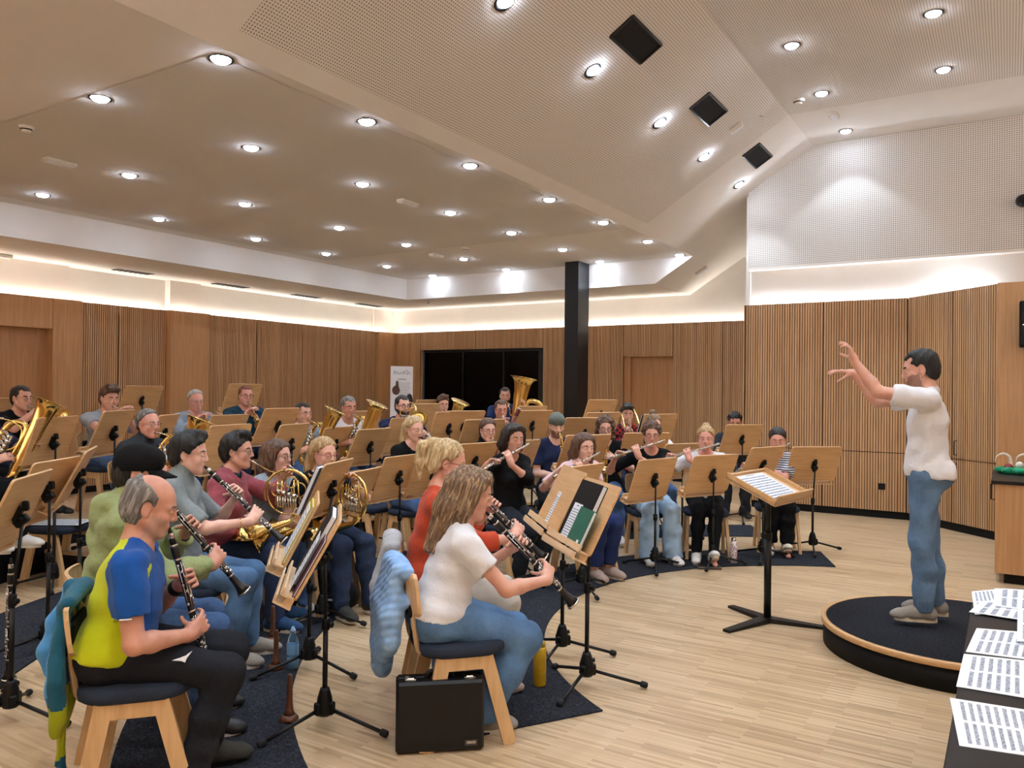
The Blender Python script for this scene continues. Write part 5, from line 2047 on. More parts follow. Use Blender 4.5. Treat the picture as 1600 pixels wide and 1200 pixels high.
def arms_sax(mouth, J, spec):
    Rm = np.array(Matrix.Rotation(spec.get('tilt', 0), 3, 'Y'))
    KL = mouth + Rm @ vec(-.022, .165, -.22)
    KR = mouth + Rm @ vec(.10, .155, -.43)
    return [(KL - nrm((.6, .3, .3)) * .082, KL, nrm((.7, -.6, 0)), .5, (-.9, -.2, -.8), None), (KR - nrm((-.35, .75, -.1)) * .082, KR, nrm((-.75, -.4, .1)), .5, (.9, -.5, -.5), None)]


def arms_horn(mouth, J, spec):
    KL = mouth + vec(-.030, .245, -.075)
    KR = mouth + vec(.13, .10, -.45)
    return [(KL - nrm((.35, .55, .55)) * .082, KL, nrm((.9, -.1, -.3)), (.45, .5, .5, .5), (-.9, .1, -.8), None), (KR - nrm((-.1, .75, .1)) * .082, KR, nrm((-.8, 0, .5)), .25, (.9, -.6, -.3), None)]


def arms_baritone(mouth, J, spec):
    KL = mouth + vec(-.085, .30, -.20)
    KR = mouth + vec(.115, .175, -.30)
    return [(KL - nrm((.3, .6, .5)) * .082, KL, nrm((.9, -.2, 0)), .5, (-.9, -.1, -.8), None), (KR - nrm((-.4, .6, .3)) * .082, KR, nrm((-.8, .1, -.3)), .55, (.9, -.4, -.6), None)]


def arms_tuba(mouth, J, spec):
    KL = mouth + vec(-.28, .27, -.02)
    KR = mouth + vec(.0, .24, -.27)
    return [(KL - nrm((-.1, .5, .7)) * .082, KL, nrm((.9, -.2, 0)), .5, (-.9, -.1, -.7), None), (KR - nrm((-.5, .6, .2)) * .082, KR, nrm((-.8, .1, -.3)), .55, (.9, -.4, -.6), None)]


def arms_trumpet(mouth, J, spec):
    a = math.radians(spec.get('drop', 12))
    R = np.array(Matrix.Rotation(-a, 3, 'X'))
    KL = mouth + R @ vec(-.035, .225, -.045)
    KR = mouth + R @ vec(.035, .215, .045)
    return [(KL - nrm((.3, .4, .75)) * .08, KL, nrm((.9, .1, -.1)), .65, (-.9, .0, -.8), None), (KR - nrm((-.25, .55, .5)) * .08, KR, nrm((-.5, .3, -.8)), .5, (.9, .0, -.8), None)]


def arms_trombone(mouth, J, spec):
    a = math.radians(spec.get('drop', 15))
    R = np.array(Matrix.Rotation(-a, 3, 'X'))
    KL = mouth + R @ vec(-.02, .15, -.03)
    KR = mouth + R @ vec(.06, .34, -.02)
    return [(KL - nrm((.2, .4, .75)) * .08, KL, nrm((.9, .1, -.1)), .7, (-.9, .0, -.8), None), (KR - nrm((-.3, .8, .2)) * .08, KR, nrm((-.5, .2, -.8)), .6, (.9, .0, -.8), None)]


def arms_bassoon(mouth, J, spec):
    KL = mouth + vec(-.03, .25, -.10)
    KR = mouth + vec(.21, .21, -.42)
    return [(KL - nrm((.3, .3, .75)) * .08, KL, nrm((.8, -.5, -.1)), .6, (-.9, .0, -.8), None), (KR - nrm((-.2, .8, .1)) * .08, KR, nrm((-.9, .1, -.1)), .55, (.9, -.5, -.5), None)]


def arms_bassclar(mouth, J, spec):
    return [(mouth + vec(-.10, .10, -.30), mouth + vec(-.035, .15, -.26), nrm((.6, -.6, 0)), .55, (-.9, -.2, -.8), None), (mouth + vec(.10, .10, -.52), mouth + vec(.035, .15, -.48), nrm((-.6, -.6, 0)), .55, (.9, -.3, -.8), None)]


ARMS = {'clarinet': arms_clarinet, 'flute': arms_flute, 'saxophone': arms_sax, 'french_horn': arms_horn, 'baritone_horn': arms_baritone, 'tuba': arms_tuba, 'trumpet': arms_trumpet, 'flugelhorn': arms_trumpet, 'trombone': arms_trombone, 'bassoon': arms_bassoon, 'bass_clarinet': arms_bassclar}


def give_inst(kind, J, spec, label, group=None):
    m = V(J['mouth'])
    if kind == 'clarinet':
        d, f = clarinet_pose(spec)
        L = Matrix.Translation(m - V(d) * .012) @ frame(d, f).to_4x4()
    elif kind == 'flute':
        d = flute_dir(spec)
        L = Matrix.Translation(m + V((0, .012, -.012))) @ frame(d, (0, .35, .9)).to_4x4()
    elif kind == 'saxophone':
        L = Matrix.Translation(m) @ Matrix.Rotation(spec.get('tilt', 0), 4, 'Y')
    elif kind in ('trumpet', 'flugelhorn', 'trombone'):
        L = Matrix.Translation(m + V((0, .008, 0))) @ Matrix.Rotation(-math.radians(spec.get('side', 0)), 4, 'Z') @ Matrix.Rotation(-math.radians(spec.get('drop', 12 if kind != 'trombone' else 15)), 4, 'X')
    else:
        L = Matrix.Translation(m + V((0, .01, 0)))
    return make_inst(kind, J['rzm'] @ L, label, None, group)
# ---------------------------------------------------------------- the band
SK = {'a': skin('skin_light', (224, 184, 166)), 'b': skin('skin_warm', (214, 168, 148)), 'c': skin('skin_tanned', (204, 154, 132)), 'd': skin('skin_rosy', (222, 170, 154), .16)}
HR = {'grey': hairmat('grey_hair', (112, 108, 104), (178, 174, 170)), 'white': hairmat('white_hair', (170, 166, 160), (226, 224, 220)),
      'black': hairmat('black_hair', (15, 13, 13), (40, 35, 34)), 'dark': hairmat('dark_brown_hair', (34, 25, 20), (70, 52, 40)),
      'brown': hairmat('brown_hair', (84, 58, 42), (136, 100, 74)), 'dblond': hairmat('dark_blond_hair', (112, 86, 62), (196, 164, 124)),
      'blond': hairmat('blond_hair', (172, 138, 92), (226, 196, 148)), 'lblond': hairmat('light_blond_hair', (190, 162, 116), (240, 220, 178)), 'ginger': hairmat('reddish_hair', (120, 70, 46), (164, 104, 70))}
SK_S = {'c': skin('stubbled_skin_grey', (184, 148, 130)), 'd': skin('stubbled_skin_dark', (150, 116, 100))}
STUB = hairmat('grey_stubble', (132, 110, 98), (176, 156, 144), (120, 120, 60))
DSTUB = hairmat('dark_stubble', (86, 62, 52), (130, 98, 84), (120, 120, 60))
TX = {'white': cloth('white_cotton', (230, 231, 236), .04, 300, .7), 'black': cloth('black_jersey', (15, 15, 17), .3, 300, .5), 'navy': cloth('navy_cotton', (32, 42, 74), .2, 300, .6),
      'blue': cloth('royal_blue_sports_jersey', (22, 78, 154), .1, 300, .5), 'lime': cloth('lime_sports_jersey', (196, 208, 28), .08, 300, .5), 'green': cloth('sage_green_fleece', (146, 158, 108), .12, 120, .6),
      'greyvest': cloth('grey_melange_fleece', (128, 138, 142), .25, 160, .6), 'pink': cloth('dusty_red_fleece', (150, 74, 84), .2, 160, .6), 'ltgrey': cloth('heather_grey_cotton', (150, 158, 168), .12, 300, .6),
      'orange': cloth('burnt_orange_knit', (190, 72, 44), .12, 260, .6), 'rose': cloth('pale_pink_shirt', (232, 196, 204), .08, 300, .7), 'greyshirt': cloth('blue_grey_check_shirt', (140, 156, 172), .2, 120, .6),
      'teal': cloth('dark_teal_jacket', (34, 66, 84), .2, 200, .6), 'dkgrey': cloth('charcoal_jacket', (50, 54, 60), .2, 200, .6), 'print': cloth('black_white_print', (60, 62, 70), .8, 60, .4), 'dkblue': cloth('dark_blue_shirt', (34, 50, 92), .2, 260, .6)}
t = NT('red_black_check_shirt'); t.set(Roughness=.9); v = t.coords((1, 1, 1))
ck = t.node('ShaderNodeTexChecker', Scale=26.0); ck.inputs['Color1'].default_value = lin((168, 34, 36)); ck.inputs['Color2'].default_value = lin((34, 20, 24)); t.l.new(v, ck.inputs['Vector']); t.color(ck.outputs['Color']); TX['check'] = t.mat
t = NT('navy_white_stripes'); t.set(Roughness=.9); v = t.coords()
wv = t.node('ShaderNodeTexWave', Scale=14.0, bands_direction='Z'); t.l.new(v, wv.inputs['Vector']); t.color(t.ramp(wv.outputs['Fac'], [(.45, lin((40, 54, 92))), (.55, lin((226, 228, 232)))])); TX['stripes'] = t.mat
DN = {'mid': denim('mid_blue_denim', (92, 126, 166)), 'blue': denim('blue_denim', (78, 106, 150)), 'dark': denim('dark_blue_denim', (46, 58, 84)), 'light': denim('light_blue_denim', (158, 184, 208), 1.2), 'black': denim('washed_black_denim', (40, 44, 52)),
      'cond': denim('faded_blue_denim', (98, 126, 158), 1.35)}
CL = {'black': cloth('black_trousers', (15, 16, 20), .25, 300, .5), 'navy': cloth('navy_trousers', (34, 48, 92), .15, 300, .5), 'offwhite': cloth('off_white_trousers', (206, 202, 192), .06, 300, .6), 'sport': cloth('dark_outdoor_trousers', (32, 34, 41), .2, 300, .6)}
SHOE = {'grey': cloth('grey_knit_trainer', (148, 142, 134), .12, 260, .3), 'white': plain('white_leather_trainer', (226, 224, 220), .5, var=.04), 'black': plain('black_leather_shoe', (26, 25, 26), .45), 'blue': cloth('blue_trainer', (44, 74, 112), .2, 260, .3), 'cream': plain('cream_leather_trainer', (222, 214, 196), .5, var=.05), 'taupe': cloth('taupe_boot', (168, 148, 140), .12, 200, .3), 'hike': cloth('dark_hiking_shoe', (62, 60, 56), .2, 200, .3)}
LACE_W, LACE_B = plain('white_laces', (232, 232, 228), .8), plain('bright_blue_laces', (60, 170, 226), .7)
GL = {'black': plain('black_glasses_frame', (20, 18, 20), .3), 'thin': metal('thin_metal_frame', (150, 140, 130), .3), 'pink': plain('rosy_glasses_frame', (150, 70, 80), .3), 'red': plain('red_glasses_frame', (150, 40, 44), .3)}


def raglan(J):
    P, u = J['P'], J['u']
    f = np.array((0, u[2], -u[1]))
    def fn(c):
        d = c - P
        a, hgt = d @ f, d @ u
        out = np.where((np.abs(d[:, 0]) > .185) & (hgt > .2), 0, np.where(a < -.035 + .05 * np.clip(hgt - .30, -1, 1), 1, 0))
        side = (np.abs(d[:, 0]) > .105) & (a < .080) & (hgt < .38)
        return np.where(side & ((np.abs(d[:, 0]) < .20) | (hgt < .2)), 1, out)
    return fn


D = dict
BAND = [
 # ------ front arc, clarinets nearest to the camera
 D(k='blue', px=(236, 790), D=3.28, head=50, lean=9, face=(20, -4, 0), skin=SK['c'], hair='bald', hair_m=HR['grey'], hair_t=.010, brow=STUB, stubble=SK_S['c'], top='tee', top_m=[TX['blue'], TX['lime']], matfn=raglan, wr=.008, wf=20.0, strand=(.0008, 44), sleeve=.66,
   leg='jeans', leg_m=CL['sport'], feet=((-.10, .34), (.16, .30)), shoe_m=SHOE['hike'], laces=LACE_W, sole_m=M['black_matt'], inst='clarinet', ang=15, sx=.04, res=.0052, fat=.012, lids=1.0,
   label='balding grey man in blue and lime sports shirt playing clarinet', ilabel='black clarinet of the man in the blue and lime shirt', clabel='wooden chair under the man in the blue and lime shirt'),
 D(k='cap', px=(217, 738), D=3.75, turn=6, lean=6, face=(14, 0, 0), skin=SK['c'], hair='crew', hair_m=HR['black'], stubble=SK_S['d'], cap=TX['black'], cap_logo=1, top='hoodie', top_m=TX['green'], wr=.011, leg='jeans', leg_m=DN['blue'],
   feet=((-.15, .42), (.14, .40)), shoe_m=SHOE['black'], inst='clarinet', ang=38, sx=.05, res=.006,
   label='man in green hoodie and black cap playing clarinet', ilabel='black clarinet of the man in the green hoodie', clabel='wooden chair under the man in the green hoodie'),
 D(k='vest', px=(296, 708), D=4.75, turn=2, sex='f', lean=3, face=(8, 0, 0), skin=SK['a'], hair='pixie', hair_m=HR['black'], hair_t=.009, top='vest', vest_sleeve=False, sleeve=.85, top_m=TX['greyvest'], high=1, leg='jeans', leg_m=DN['mid'],
   feet=((-.10, .42), (.12, .36)), shoe_m=SHOE['grey'], laces=LACE_W, inst='clarinet', ang=46, sx=.03, res=.0062,
   label='woman with short black hair in grey vest playing clarinet', ilabel='black clarinet of the woman in the grey vest', clabel='wooden chair under the woman in the grey vest'),
 D(k='pink', px=(371, 704), D=5.5, turn=4, sex='f', lean=6, face=(4, 0, 0), skin=SK['b'], hair='pixie', part=-1, hair_t=.009, hair_m=HR['black'], glasses=GL['thin'], top='fleece', top_m=TX['pink'], collar_m=TX['teal'], cuff=.6, leg='jeans', leg_m=DN['dark'], big=1.06,
   feet=((-.12, .40), (.14, .42)), shoe_m=SHOE['blue'], laces=LACE_B, inst='french_horn', res=.0068,
   label='woman in dusty red fleece and glasses playing french horn', ilabel='golden french horn in front of the dusty red fleece', clabel='wooden chair under the woman in the red fleece'),
 D(k='white', px=(736, 770), D=3.88, head=48, sex='f', lean=13, face=(18, 6, 0), skin=SK['b'], hair='long', hair_len=.30, hair_m=HR['dblond'], hair_t=.013, top='tee', top_m=TX['white'], sleeve=.55, leg='wide', leg_m=DN['mid'],
   feet=((-.14, .17), (.05, .18)), shoe_m=SHOE['grey'], inst='clarinet', ang=44, sx=.05, res=.0055,
   label='woman with long dark blond hair in white t-shirt playing clarinet', ilabel='black clarinet of the woman in the white t-shirt', clabel='wooden chair behind the black briefcase, under the woman in white'),
 D(k='orange', px=(700, 722), D=4.45, turn=-6, sex='f', lean=7, face=(14, 2, 0), skin=SK['b'], hair='pony', hair_m=HR['lblond'], glasses=GL['black'], top='knit', top_m=TX['orange'], cuff=.5, leg='wide', leg_m=CL['offwhite'],
   feet=((-.10, .36), (.14, .34)), shoe_m=SHOE['taupe'], inst='clarinet', ang=46, sx=.06, res=.0065,
   label='woman in burnt orange sweater with blond ponytail playing clarinet', ilabel='black clarinet of the woman in the orange sweater', clabel='wooden chair under the woman in the orange sweater'),
 # ------ flutes
 D(k='fl1', px=(803, 684), D=7.0, turn=-14, sex='f', lean=2, face=(10, 12, 0), skin=SK['b'], hair='bob', hair_m=HR['dark'], top='long', top_m=TX['black'], cuff=.35, leg='jeans', leg_m=DN['black'], feet=((-.08, .34), (.14, .30)), shoe_m=SHOE['black'], sole_m=M['white_plastic'], inst='flute',
   label='flutist with dark bob hair in black top', ilabel='silver flute of the dark-haired woman in black', clabel='wooden chair under the dark-haired flutist in black'),
 D(k='fl2', px=(913, 698), D=7.2, turn=-10, sex='f', kid=.92, lean=4, face=(8, 10, 0), skin=SK['a'], hair='straight', hair_m=HR['brown'], top='tee', sleeve=.9, top_m=TX['rose'], leg='crop', leg_m=CL['navy'], feet=((-.07, .34), (.10, .36)), shoe_m=SHOE['taupe'], boot=.05, inst='flute',
   label='girl with long brown hair in pale pink shirt playing flute', ilabel='silver flute of the girl in pale pink', clabel='wooden chair under the girl in pale pink'),
 D(k='fl3', px=(1018, 679), D=8.0, turn=-16, sex='f', lean=3, face=(8, 14, 0), skin=SK['b'], hair='curlytail', hair_m=HR['brown'], glasses=GL['black'], top='tee', sleeve=.8, top_m=TX['black'], leg='wide', leg_m=DN['light'], feet=((-.10, .46), (.14, .46)), shoe_m=SHOE['white'], stripe=1, sock=TX['orange'], inst='flute',
   label='flutist with curly hair, glasses and wide light jeans', ilabel='silver flute of the curly woman in light jeans', clabel='wooden chair under the flutist in light jeans'),
 D(k='fl4', px=(1103, 685), D=8.0, turn=-20, sex='f', lean=2, face=(4, 10, 0), skin=SK['d'], hair='bun', hair_m=HR['blond'], top='tee', sleeve=.55, top_m=TX['white'], leg='slim', leg_m=CL['black'], feet=((-.02, .52, .0, .0, .45), (.12, .38)), shoe_m=SHOE['white'], inst='flute',
   label='laughing flutist with blond bun in white t-shirt', ilabel='silver flute of the woman with the blond bun', clabel='wooden chair under the flutist with the blond bun'),
 D(k='fl5', px=(1215, 687), D=8.35, turn=-8, sex='f', lean=8, face=(14, 8, 0), skin=SK['d'], hair='bun', bun=(-.115, .05), hair_m=HR['dark'], top='tee', sleeve=.8, top_m=TX['stripes'], leg='crop', leg_m=CL['black'], feet=((-.05, .44, .0, 0, .4), (.10, .36)), shoe_m=SHOE['cream'], laces=LACE_W, inst='flute', fd=(.86, .1, -.48),
   label='dark-haired flutist in striped shirt at the end of the row', ilabel='silver flute of the woman in the striped shirt', clabel='last wooden chair of the flute row, under the striped shirt'),
 # ------ second arc
 D(k='horn2', px=(434, 712), D=6.0, sex='f', kid=.95, lean=4, face=(4, 0, 0), skin=SK['a'], hair='straight', hair_m=HR['brown'], glasses=GL['thin'], top='tee', sleeve=.7, top_m=TX['ltgrey'], leg_m=DN['blue'], shoe_m=SHOE['white'], inst='french_horn', turn=-6,
   label='girl with brown hair and glasses playing french horn', ilabel='french horn of the girl with brown hair, behind the golden horn', clabel='wooden chair under the girl with the horn'),
 D(k='horn3', px=(507, 709), D=6.0, sex='f', lean=4, face=(6, 0, 0), skin=SK['a'], hair='half', hair_m=HR['blond'], glasses=GL['pink'], top='tee', sleeve=.6, top_m=TX['black'], leg_m=DN['dark'], leg='jeans', feet=((-.12, .5), (.12, .46)), shoe_m=SHOE['hike'], inst='french_horn', turn=-28,
   label='horn player with blond hair and pink glasses in black', ilabel='french horn behind the large desk, of the blond player', clabel='wooden chair under the blond horn player'),
 D(k='bcl', px=(648, 670), D=7.8, sex='f', lean=3, face=(8, 8, 0), skin=SK['a'], hair='half', hair_m=HR['lblond'], top='tee', sleeve=.7, top_m=TX['black'], leg_m=DN['blue'], shoe_m=SHOE['white'], inst='bass_clarinet', turn=-6,
   label='blond woman in black t-shirt playing bass clarinet', ilabel='bass clarinet with curved silver neck', clabel='wooden chair under the bass clarinet player'),
 D(k='bsn', px=(762, 672), D=8.4, sex='f', lean=5, face=(6, 6, 0), skin=SK['a'], hair='bun', bun=(-.12, .02), hair_m=HR['brown'], glasses=GL['pink'], top='long', high=1, top_m=TX['black'], leg_m=DN['black'], shoe_m=SHOE['black'], inst='bassoon', turn=-12,
   label='bassoonist with glasses in black turtleneck', ilabel='reddish wooden bassoon behind the flutist in black', clabel='wooden chair under the bassoonist'),
 D(k='sax1', px=(870, 664), D=8.4, lean=2, face=(18, 0, 0), skin=SK['a'], hair='short', hair_m=HR['brown'], cap=cloth('grey_green_cap', (96, 106, 100), .15, 200, .3), cap_back=1, stubble=SK_S['d'], top='tee', sleeve=.7, top_m=TX['navy'], leg='shorts', leg_m=CL['black'], feet=((-.2, .34), (.2, .34)), shoe_m=SHOE['black'], sole_m=M['white_plastic'], inst='saxophone', turn=-26, tilt=.28,
   label='man in backward cap and navy t-shirt playing saxophone', ilabel='golden saxophone of the man in the backward cap', clabel='wooden chair under the saxophonist with the cap'),
 D(k='sax2', px=(946, 668), D=8.9, sex='f', lean=2, face=(12, 0, 0), skin=SK['a'], hair='curly', hair_m=HR['brown'], glasses=GL['black'], top='tee', sleeve=.7, top_m=TX['black'], leg_m=DN['blue'], shoe_m=SHOE['white'], inst='saxophone', turn=-26, tilt=.05,
   label='saxophonist with curly brown hair and glasses in black', ilabel='slim golden saxophone of the curly-haired woman', clabel='wooden chair under the curly-haired saxophonist'),
 D(k='hid', px=(1022, 664), D=9.4, sex='f', lean=3, face=(10, -10, 0), skin=SK['a'], hair='bun', bun=(-.06, .135), hair_m=HR['dblond'], top='tee', top_m=TX['white'], leg_m=DN['blue'], shoe_m=SHOE['white'], inst='clarinet', ang=30, turn=-10,
   label='person with hair bun hidden behind the curly flutist', ilabel='clarinet of the player hidden behind the curly flutist', clabel='wooden chair behind the curly flutist'),
 D(k='right', px=(1148, 659), D=10.8, lean=3, face=(22, 0, 0), skin=SK['c'], hair='curlyshort', hair_m=HR['black'], stubble=SK_S['d'], hairline=.06, top='long', top_m=TX['dkgrey'], leg_m=DN['black'], shoe_m=SHOE['black'], inst='clarinet', ang=30, turn=-8,
   label='dark curly man half hidden behind a desk by the slatted wall', ilabel='clarinet behind the desk of the curly man', clabel='wooden chair under the curly man by the slatted wall'),
 # ------ third arc, brass
 D(k='bar1', px=(232, 662), D=6.9, lean=5, face=(4, 6, 0), skin=SK['d'], hair='thin', hair_m=HR['grey'], glasses=GL['thin'], top='vest', top_m=TX['dkgrey'], high=1, leg_m=DN['dark'], shoe_m=SHOE['black'], inst='baritone_horn', turn=-4, fat=.02,
   label='grey-haired man with glasses in dark jacket playing baritone horn', ilabel='baritone horn of the grey-haired man in the dark jacket', clabel='wooden chair under the grey-haired baritone player'),
 D(k='bar2', px=(474, 646), D=8.9, lean=4, kid=.95, face=(4, -4, 0), skin=SK['b'], hair='crew', hair_m=HR['dark'], top='tee', top_m=TX['greyshirt'], leg_m=DN['blue'], shoe_m=SHOE['white'], inst='baritone_horn', turn=-8,
   label='boy with short dark hair playing baritone horn', ilabel='baritone horn of the boy with short dark hair', clabel='wooden chair under the boy with the baritone horn'),
 D(k='bar3', px=(545, 636), D=9.2, lean=4, face=(8, 0, 0), skin=SK['c'], hair='short', hair_m=HR['grey'], brow=HR['dark'], top='tee', top_m=TX['white'], leg_m=DN['dark'], shoe_m=SHOE['black'], inst='baritone_horn', turn=-10,
   label='grey-haired man in white t-shirt playing baritone horn', ilabel='baritone horn of the man in the white t-shirt', clabel='wooden chair under the man in white with the horn'),
 D(k='trb1', px=(629, 634), D=9.4, lean=4, face=(4, -6, 0), skin=SK['a'], hair='short', hair_m=HR['dark'], beard=.009, glasses=GL['black'], rim=.0025, top='tee', top_m=TX['navy'], leg_m=DN['dark'], shoe_m=SHOE['black'], inst='trombone', turn=-14, side=20,
   label='bearded man with black glasses playing trombone', ilabel='trombone of the bearded man with glasses', clabel='wooden chair under the bearded trombonist'),
 D(k='trp3', px=(783, 640), D=10.3, lean=4, face=(8, 0, 0), skin=SK['c'], hair='short', hair_m=HR['brown'], glasses=GL['red'], top='tee', top_m=TX['black'], leg_m=DN['dark'], shoe_m=SHOE['black'], inst='flugelhorn', turn=-16, drop=30,
   label='man with red glasses playing flugelhorn below the tuba player', ilabel='flugelhorn pointing down below the tuba player', clabel='wooden chair under the flugelhorn player with red glasses'),
 D(k='trb2', px=(980, 643), D=10.5, lean=3, face=(8, 4, 0), skin=SK['b'], hair='quiff', hair_m=HR['dark'], top='long', top_m=TX['check'], leg_m=DN['dark'], shoe_m=SHOE['black'], inst='trombone', turn=-6, drop=40,
   label='young man in red checked shirt playing trombone', ilabel='trombone of the young man in the red checked shirt', clabel='wooden chair under the man in the checked shirt'),
 # ------ back arc
 D(k='flug', px=(34, 622), D=7.9, lean=3, face=(4, 0, 0), skin=SK['b'], hair='short', hair_m=HR['dark'], glasses=GL['thin'], top='tee', top_m=TX['black'], leg_m=DN['dark'], shoe_m=SHOE['black'], inst='flugelhorn', turn=0,
   label='dark-haired man in black behind the large golden bell', ilabel='flugelhorn of the man behind the large golden bell', clabel='wooden chair under the dark-haired man in black'),
 D(k='trp1', px=(171, 622), D=8.2, lean=4, face=(10, 6, 0), skin=SK['b'], hair='quiff', hair_m=HR['brown'], top='tee', sleeve=.6, top_m=TX['ltgrey'], leg_m=DN['blue'], shoe_m=SHOE['white'], inst='flugelhorn', turn=-4, drop=14,
   label='young man in grey t-shirt with swept brown hair', ilabel='flugelhorn of the young man in the grey t-shirt', clabel='wooden chair under the young man in grey'),
 D(k='trp2', px=(306, 626), D=9.4, lean=4, face=(10, 0, 0), skin=SK['d'], hair='thin', hair_m=HR['white'], glasses=GL['thin'], top='long', top_m=TX['greyshirt'], leg_m=DN['dark'], shoe_m=SHOE['black'], inst='trumpet', turn=-12, drop=30,
   label='white-haired man with glasses playing trumpet', ilabel='trumpet of the white-haired man', clabel='wooden chair under the white-haired trumpeter'),
 D(k='trp4', px=(384, 618), D=9.8, lean=3, face=(6, 0, 0), skin=SK['d'], hair='short', hair_m=HR['ginger'], hairline=.066, glasses=GL['black'], rim=.0022, top='long', top_m=TX['teal'], leg_m=DN['dark'], shoe_m=SHOE['black'], inst='trumpet', turn=-14, drop=32,
   label='reddish-haired man with dark glasses in teal jacket playing trumpet', ilabel='trumpet of the man in the teal jacket', clabel='wooden chair under the trumpeter in the teal jacket'),
 D(k='kid', px=(692, 632), D=11.2, lean=4, kid=.85, face=(14, 0, 0), skin=SK['a'], hair='pixie', hair_m=HR['brown'], top='tee', top_m=TX['dkgrey'], leg_m=DN['blue'], shoe_m=SHOE['white'], inst='baritone_horn', turn=-10, lv=.36,
   label='child with brown hair behind the desks playing baritone horn', ilabel='baritone horn of the child, in front of the dark window', clabel='wooden chair under the child with the horn'),
 D(k='tuba', px=(789, 618), D=12.0, lean=2, face=(8, -4, 0), skin=SK['b'], hair='crew', hair_m=HR['dark'], beard=.006, top='tee', top_m=TX['dkblue'], leg_m=DN['dark'], shoe_m=SHOE['black'], inst='tuba', turn=-22, lv=.36,
   label='bearded man in dark blue shirt playing the tuba', ilabel='big golden tuba in front of the dark window', clabel='wooden chair under the tuba player'),
 # ------ third arc at the photo's left edge
 D(k='edge', px=(-26, 690), D=6.3, lean=3, face=(4, 0, 0), skin=SK['b'], hair='short', hair_m=HR['dark'], top='tee', top_m=TX['navy'], leg_m=CL['black'], feet=((-.02, .36), (.20, .30)), shoe_m=SHOE['white'], laces=LACE_W, inst='baritone_horn', turn=6,
   label='player in black trousers and white sneakers, cut off by the frame', ilabel='large golden baritone bell at the edge beside the black shirt', clabel='wooden chair under the player in white sneakers'),
]
PEOPLE = {}
ONLY = None
for sp in BAND:
    if ONLY and sp['k'] not in ONLY: continue
    sp['arms'] = ARMS[sp['inst']]
    t, J = person(sp)
    PEOPLE[sp['k']] = (t, J)
    give_inst(sp['inst'], J, sp, sp['ilabel'])
    q = t.matrix_world if False else J['rzm']
    seat = J['rzm'] @ V((0, .085, 0))
    chair(seat, q.to_euler().z, sp['clabel'])


# ------ small things worn by the nearest players
def worn(key, name, mat, side, back, r=.031, w=.014, z=.0):
    t, J = PEOPLE[key]
    e, wv = V(J['elbows'][side]), V(J['wrists'][side])
    d = (wv - e).normalized()
    b = MB()
    b.lathe([(r, -w), (r + .004, -w), (r + .004, w), (r, w)], wv - d * back, d, 18)
    return b.build(name, mat, t)
if not ONLY:
    worn('blue', 'wrist_watch', M['black_plastic'], 0, .045, .031, .016)
    worn('cap', 'wrist_watch', M['black_plastic'], 0, .05, .031, .014)
    worn('cap', 'bracelet', M['black_plastic'], 1, .03, .029, .004)
    worn('vest', 'bracelet', M['brass'], 1, .06, .028, .0025)
    worn('orange', 'bracelet', M['brass'], 1, .04, .028, .003)
    t, J = PEOPLE['blue']
    H_, K_ = V(J['hips'][1]), V(J['knees'][1])
    b = MB(False)
    c = H_.lerp(K_, .60) + V((.072, 0, .052))
    for pts in ([(0, -.035, -.004), (0, .0, .004), (0, .0, -.008)], [(0, -.002, .004), (0, .022, .010), (0, .012, -.014), (0, -.002, -.008)], [(0, .016, .010), (0, .036, .022), (0, .018, .000)]):
        P_ = [c + V((.008 - z * .6, y, z)) for _, y, z in pts]
        b.add(P_ + [p + V((.004, 0, .004)) for p in P_], [tuple(range(len(P_))), tuple(range(2 * len(P_) - 1, len(P_) - 1, -1))] + [(i, (i + 1) % len(P_), len(P_) + (i + 1) % len(P_), len(P_) + i) for i in range(len(P_))], False)
    b.build('trouser_emblem', M['paper'], t)
    S_, E_ = V(J['sh'][1]), V(J['elbows'][1])
    q = S_.lerp(E_, .60); d = (E_ - S_).normalized()
    b = MB(False); b.beam(q + V((.072, -.03, .0)), q + V((.072, .012, .0)) + d * .0, .004, .006); b.build('sleeve_stripe', M['paper'], t)


# ------ the conductor
def arms_conduct(mouth, J, spec):
    SL, SR = J['sh']
    wL = SL + vec(.02, .425, .245); wR = SR + vec(-.03, .43, .16)
    return [(wL, wL + nrm((.0, .25, .95)) * .085, nrm((.05, .93, -.25)), (.62, .50, .42, .40), (-.35, .55, -1), nrm((.5, .5, .1))),
            (wR, wR + nrm((-.05, .93, .22)) * .085, nrm((0, -.2, -.95)), (.12, .18, .26, .34), (.4, .3, -1), nrm((-.4, .6, -.5)))]


cond = D(k='cond', px=(1437, 577), D=5.2, head=180 + 8, sex='m', stand=True, lv=.17, lean=-1, face=(12, 0, 0), skin=SK['b'], hair='short', hair_m=HR['black'], hair_t=.014, stubble=SK_S['d'], top='tee', top_m=TX['white'], sleeve=.70, wr=.006, leg='jeans', leg_m=DN['cond'],
         feet=((-.10, .02), (.10, -.06)), shoe_m=SHOE['grey'], laces=plain('grey_laces', (120, 118, 114), .8), sole_m=plain('cream_sole', (214, 204, 182), .6), arms=arms_conduct, res=.0058, shf=.02, shz=(.03, .04), hem=-.02, legs=1.02,
         label='conductor in white t-shirt and jeans standing on the round podium')
if not ONLY or 'cond' in ONLY:
    t, J = person(cond)
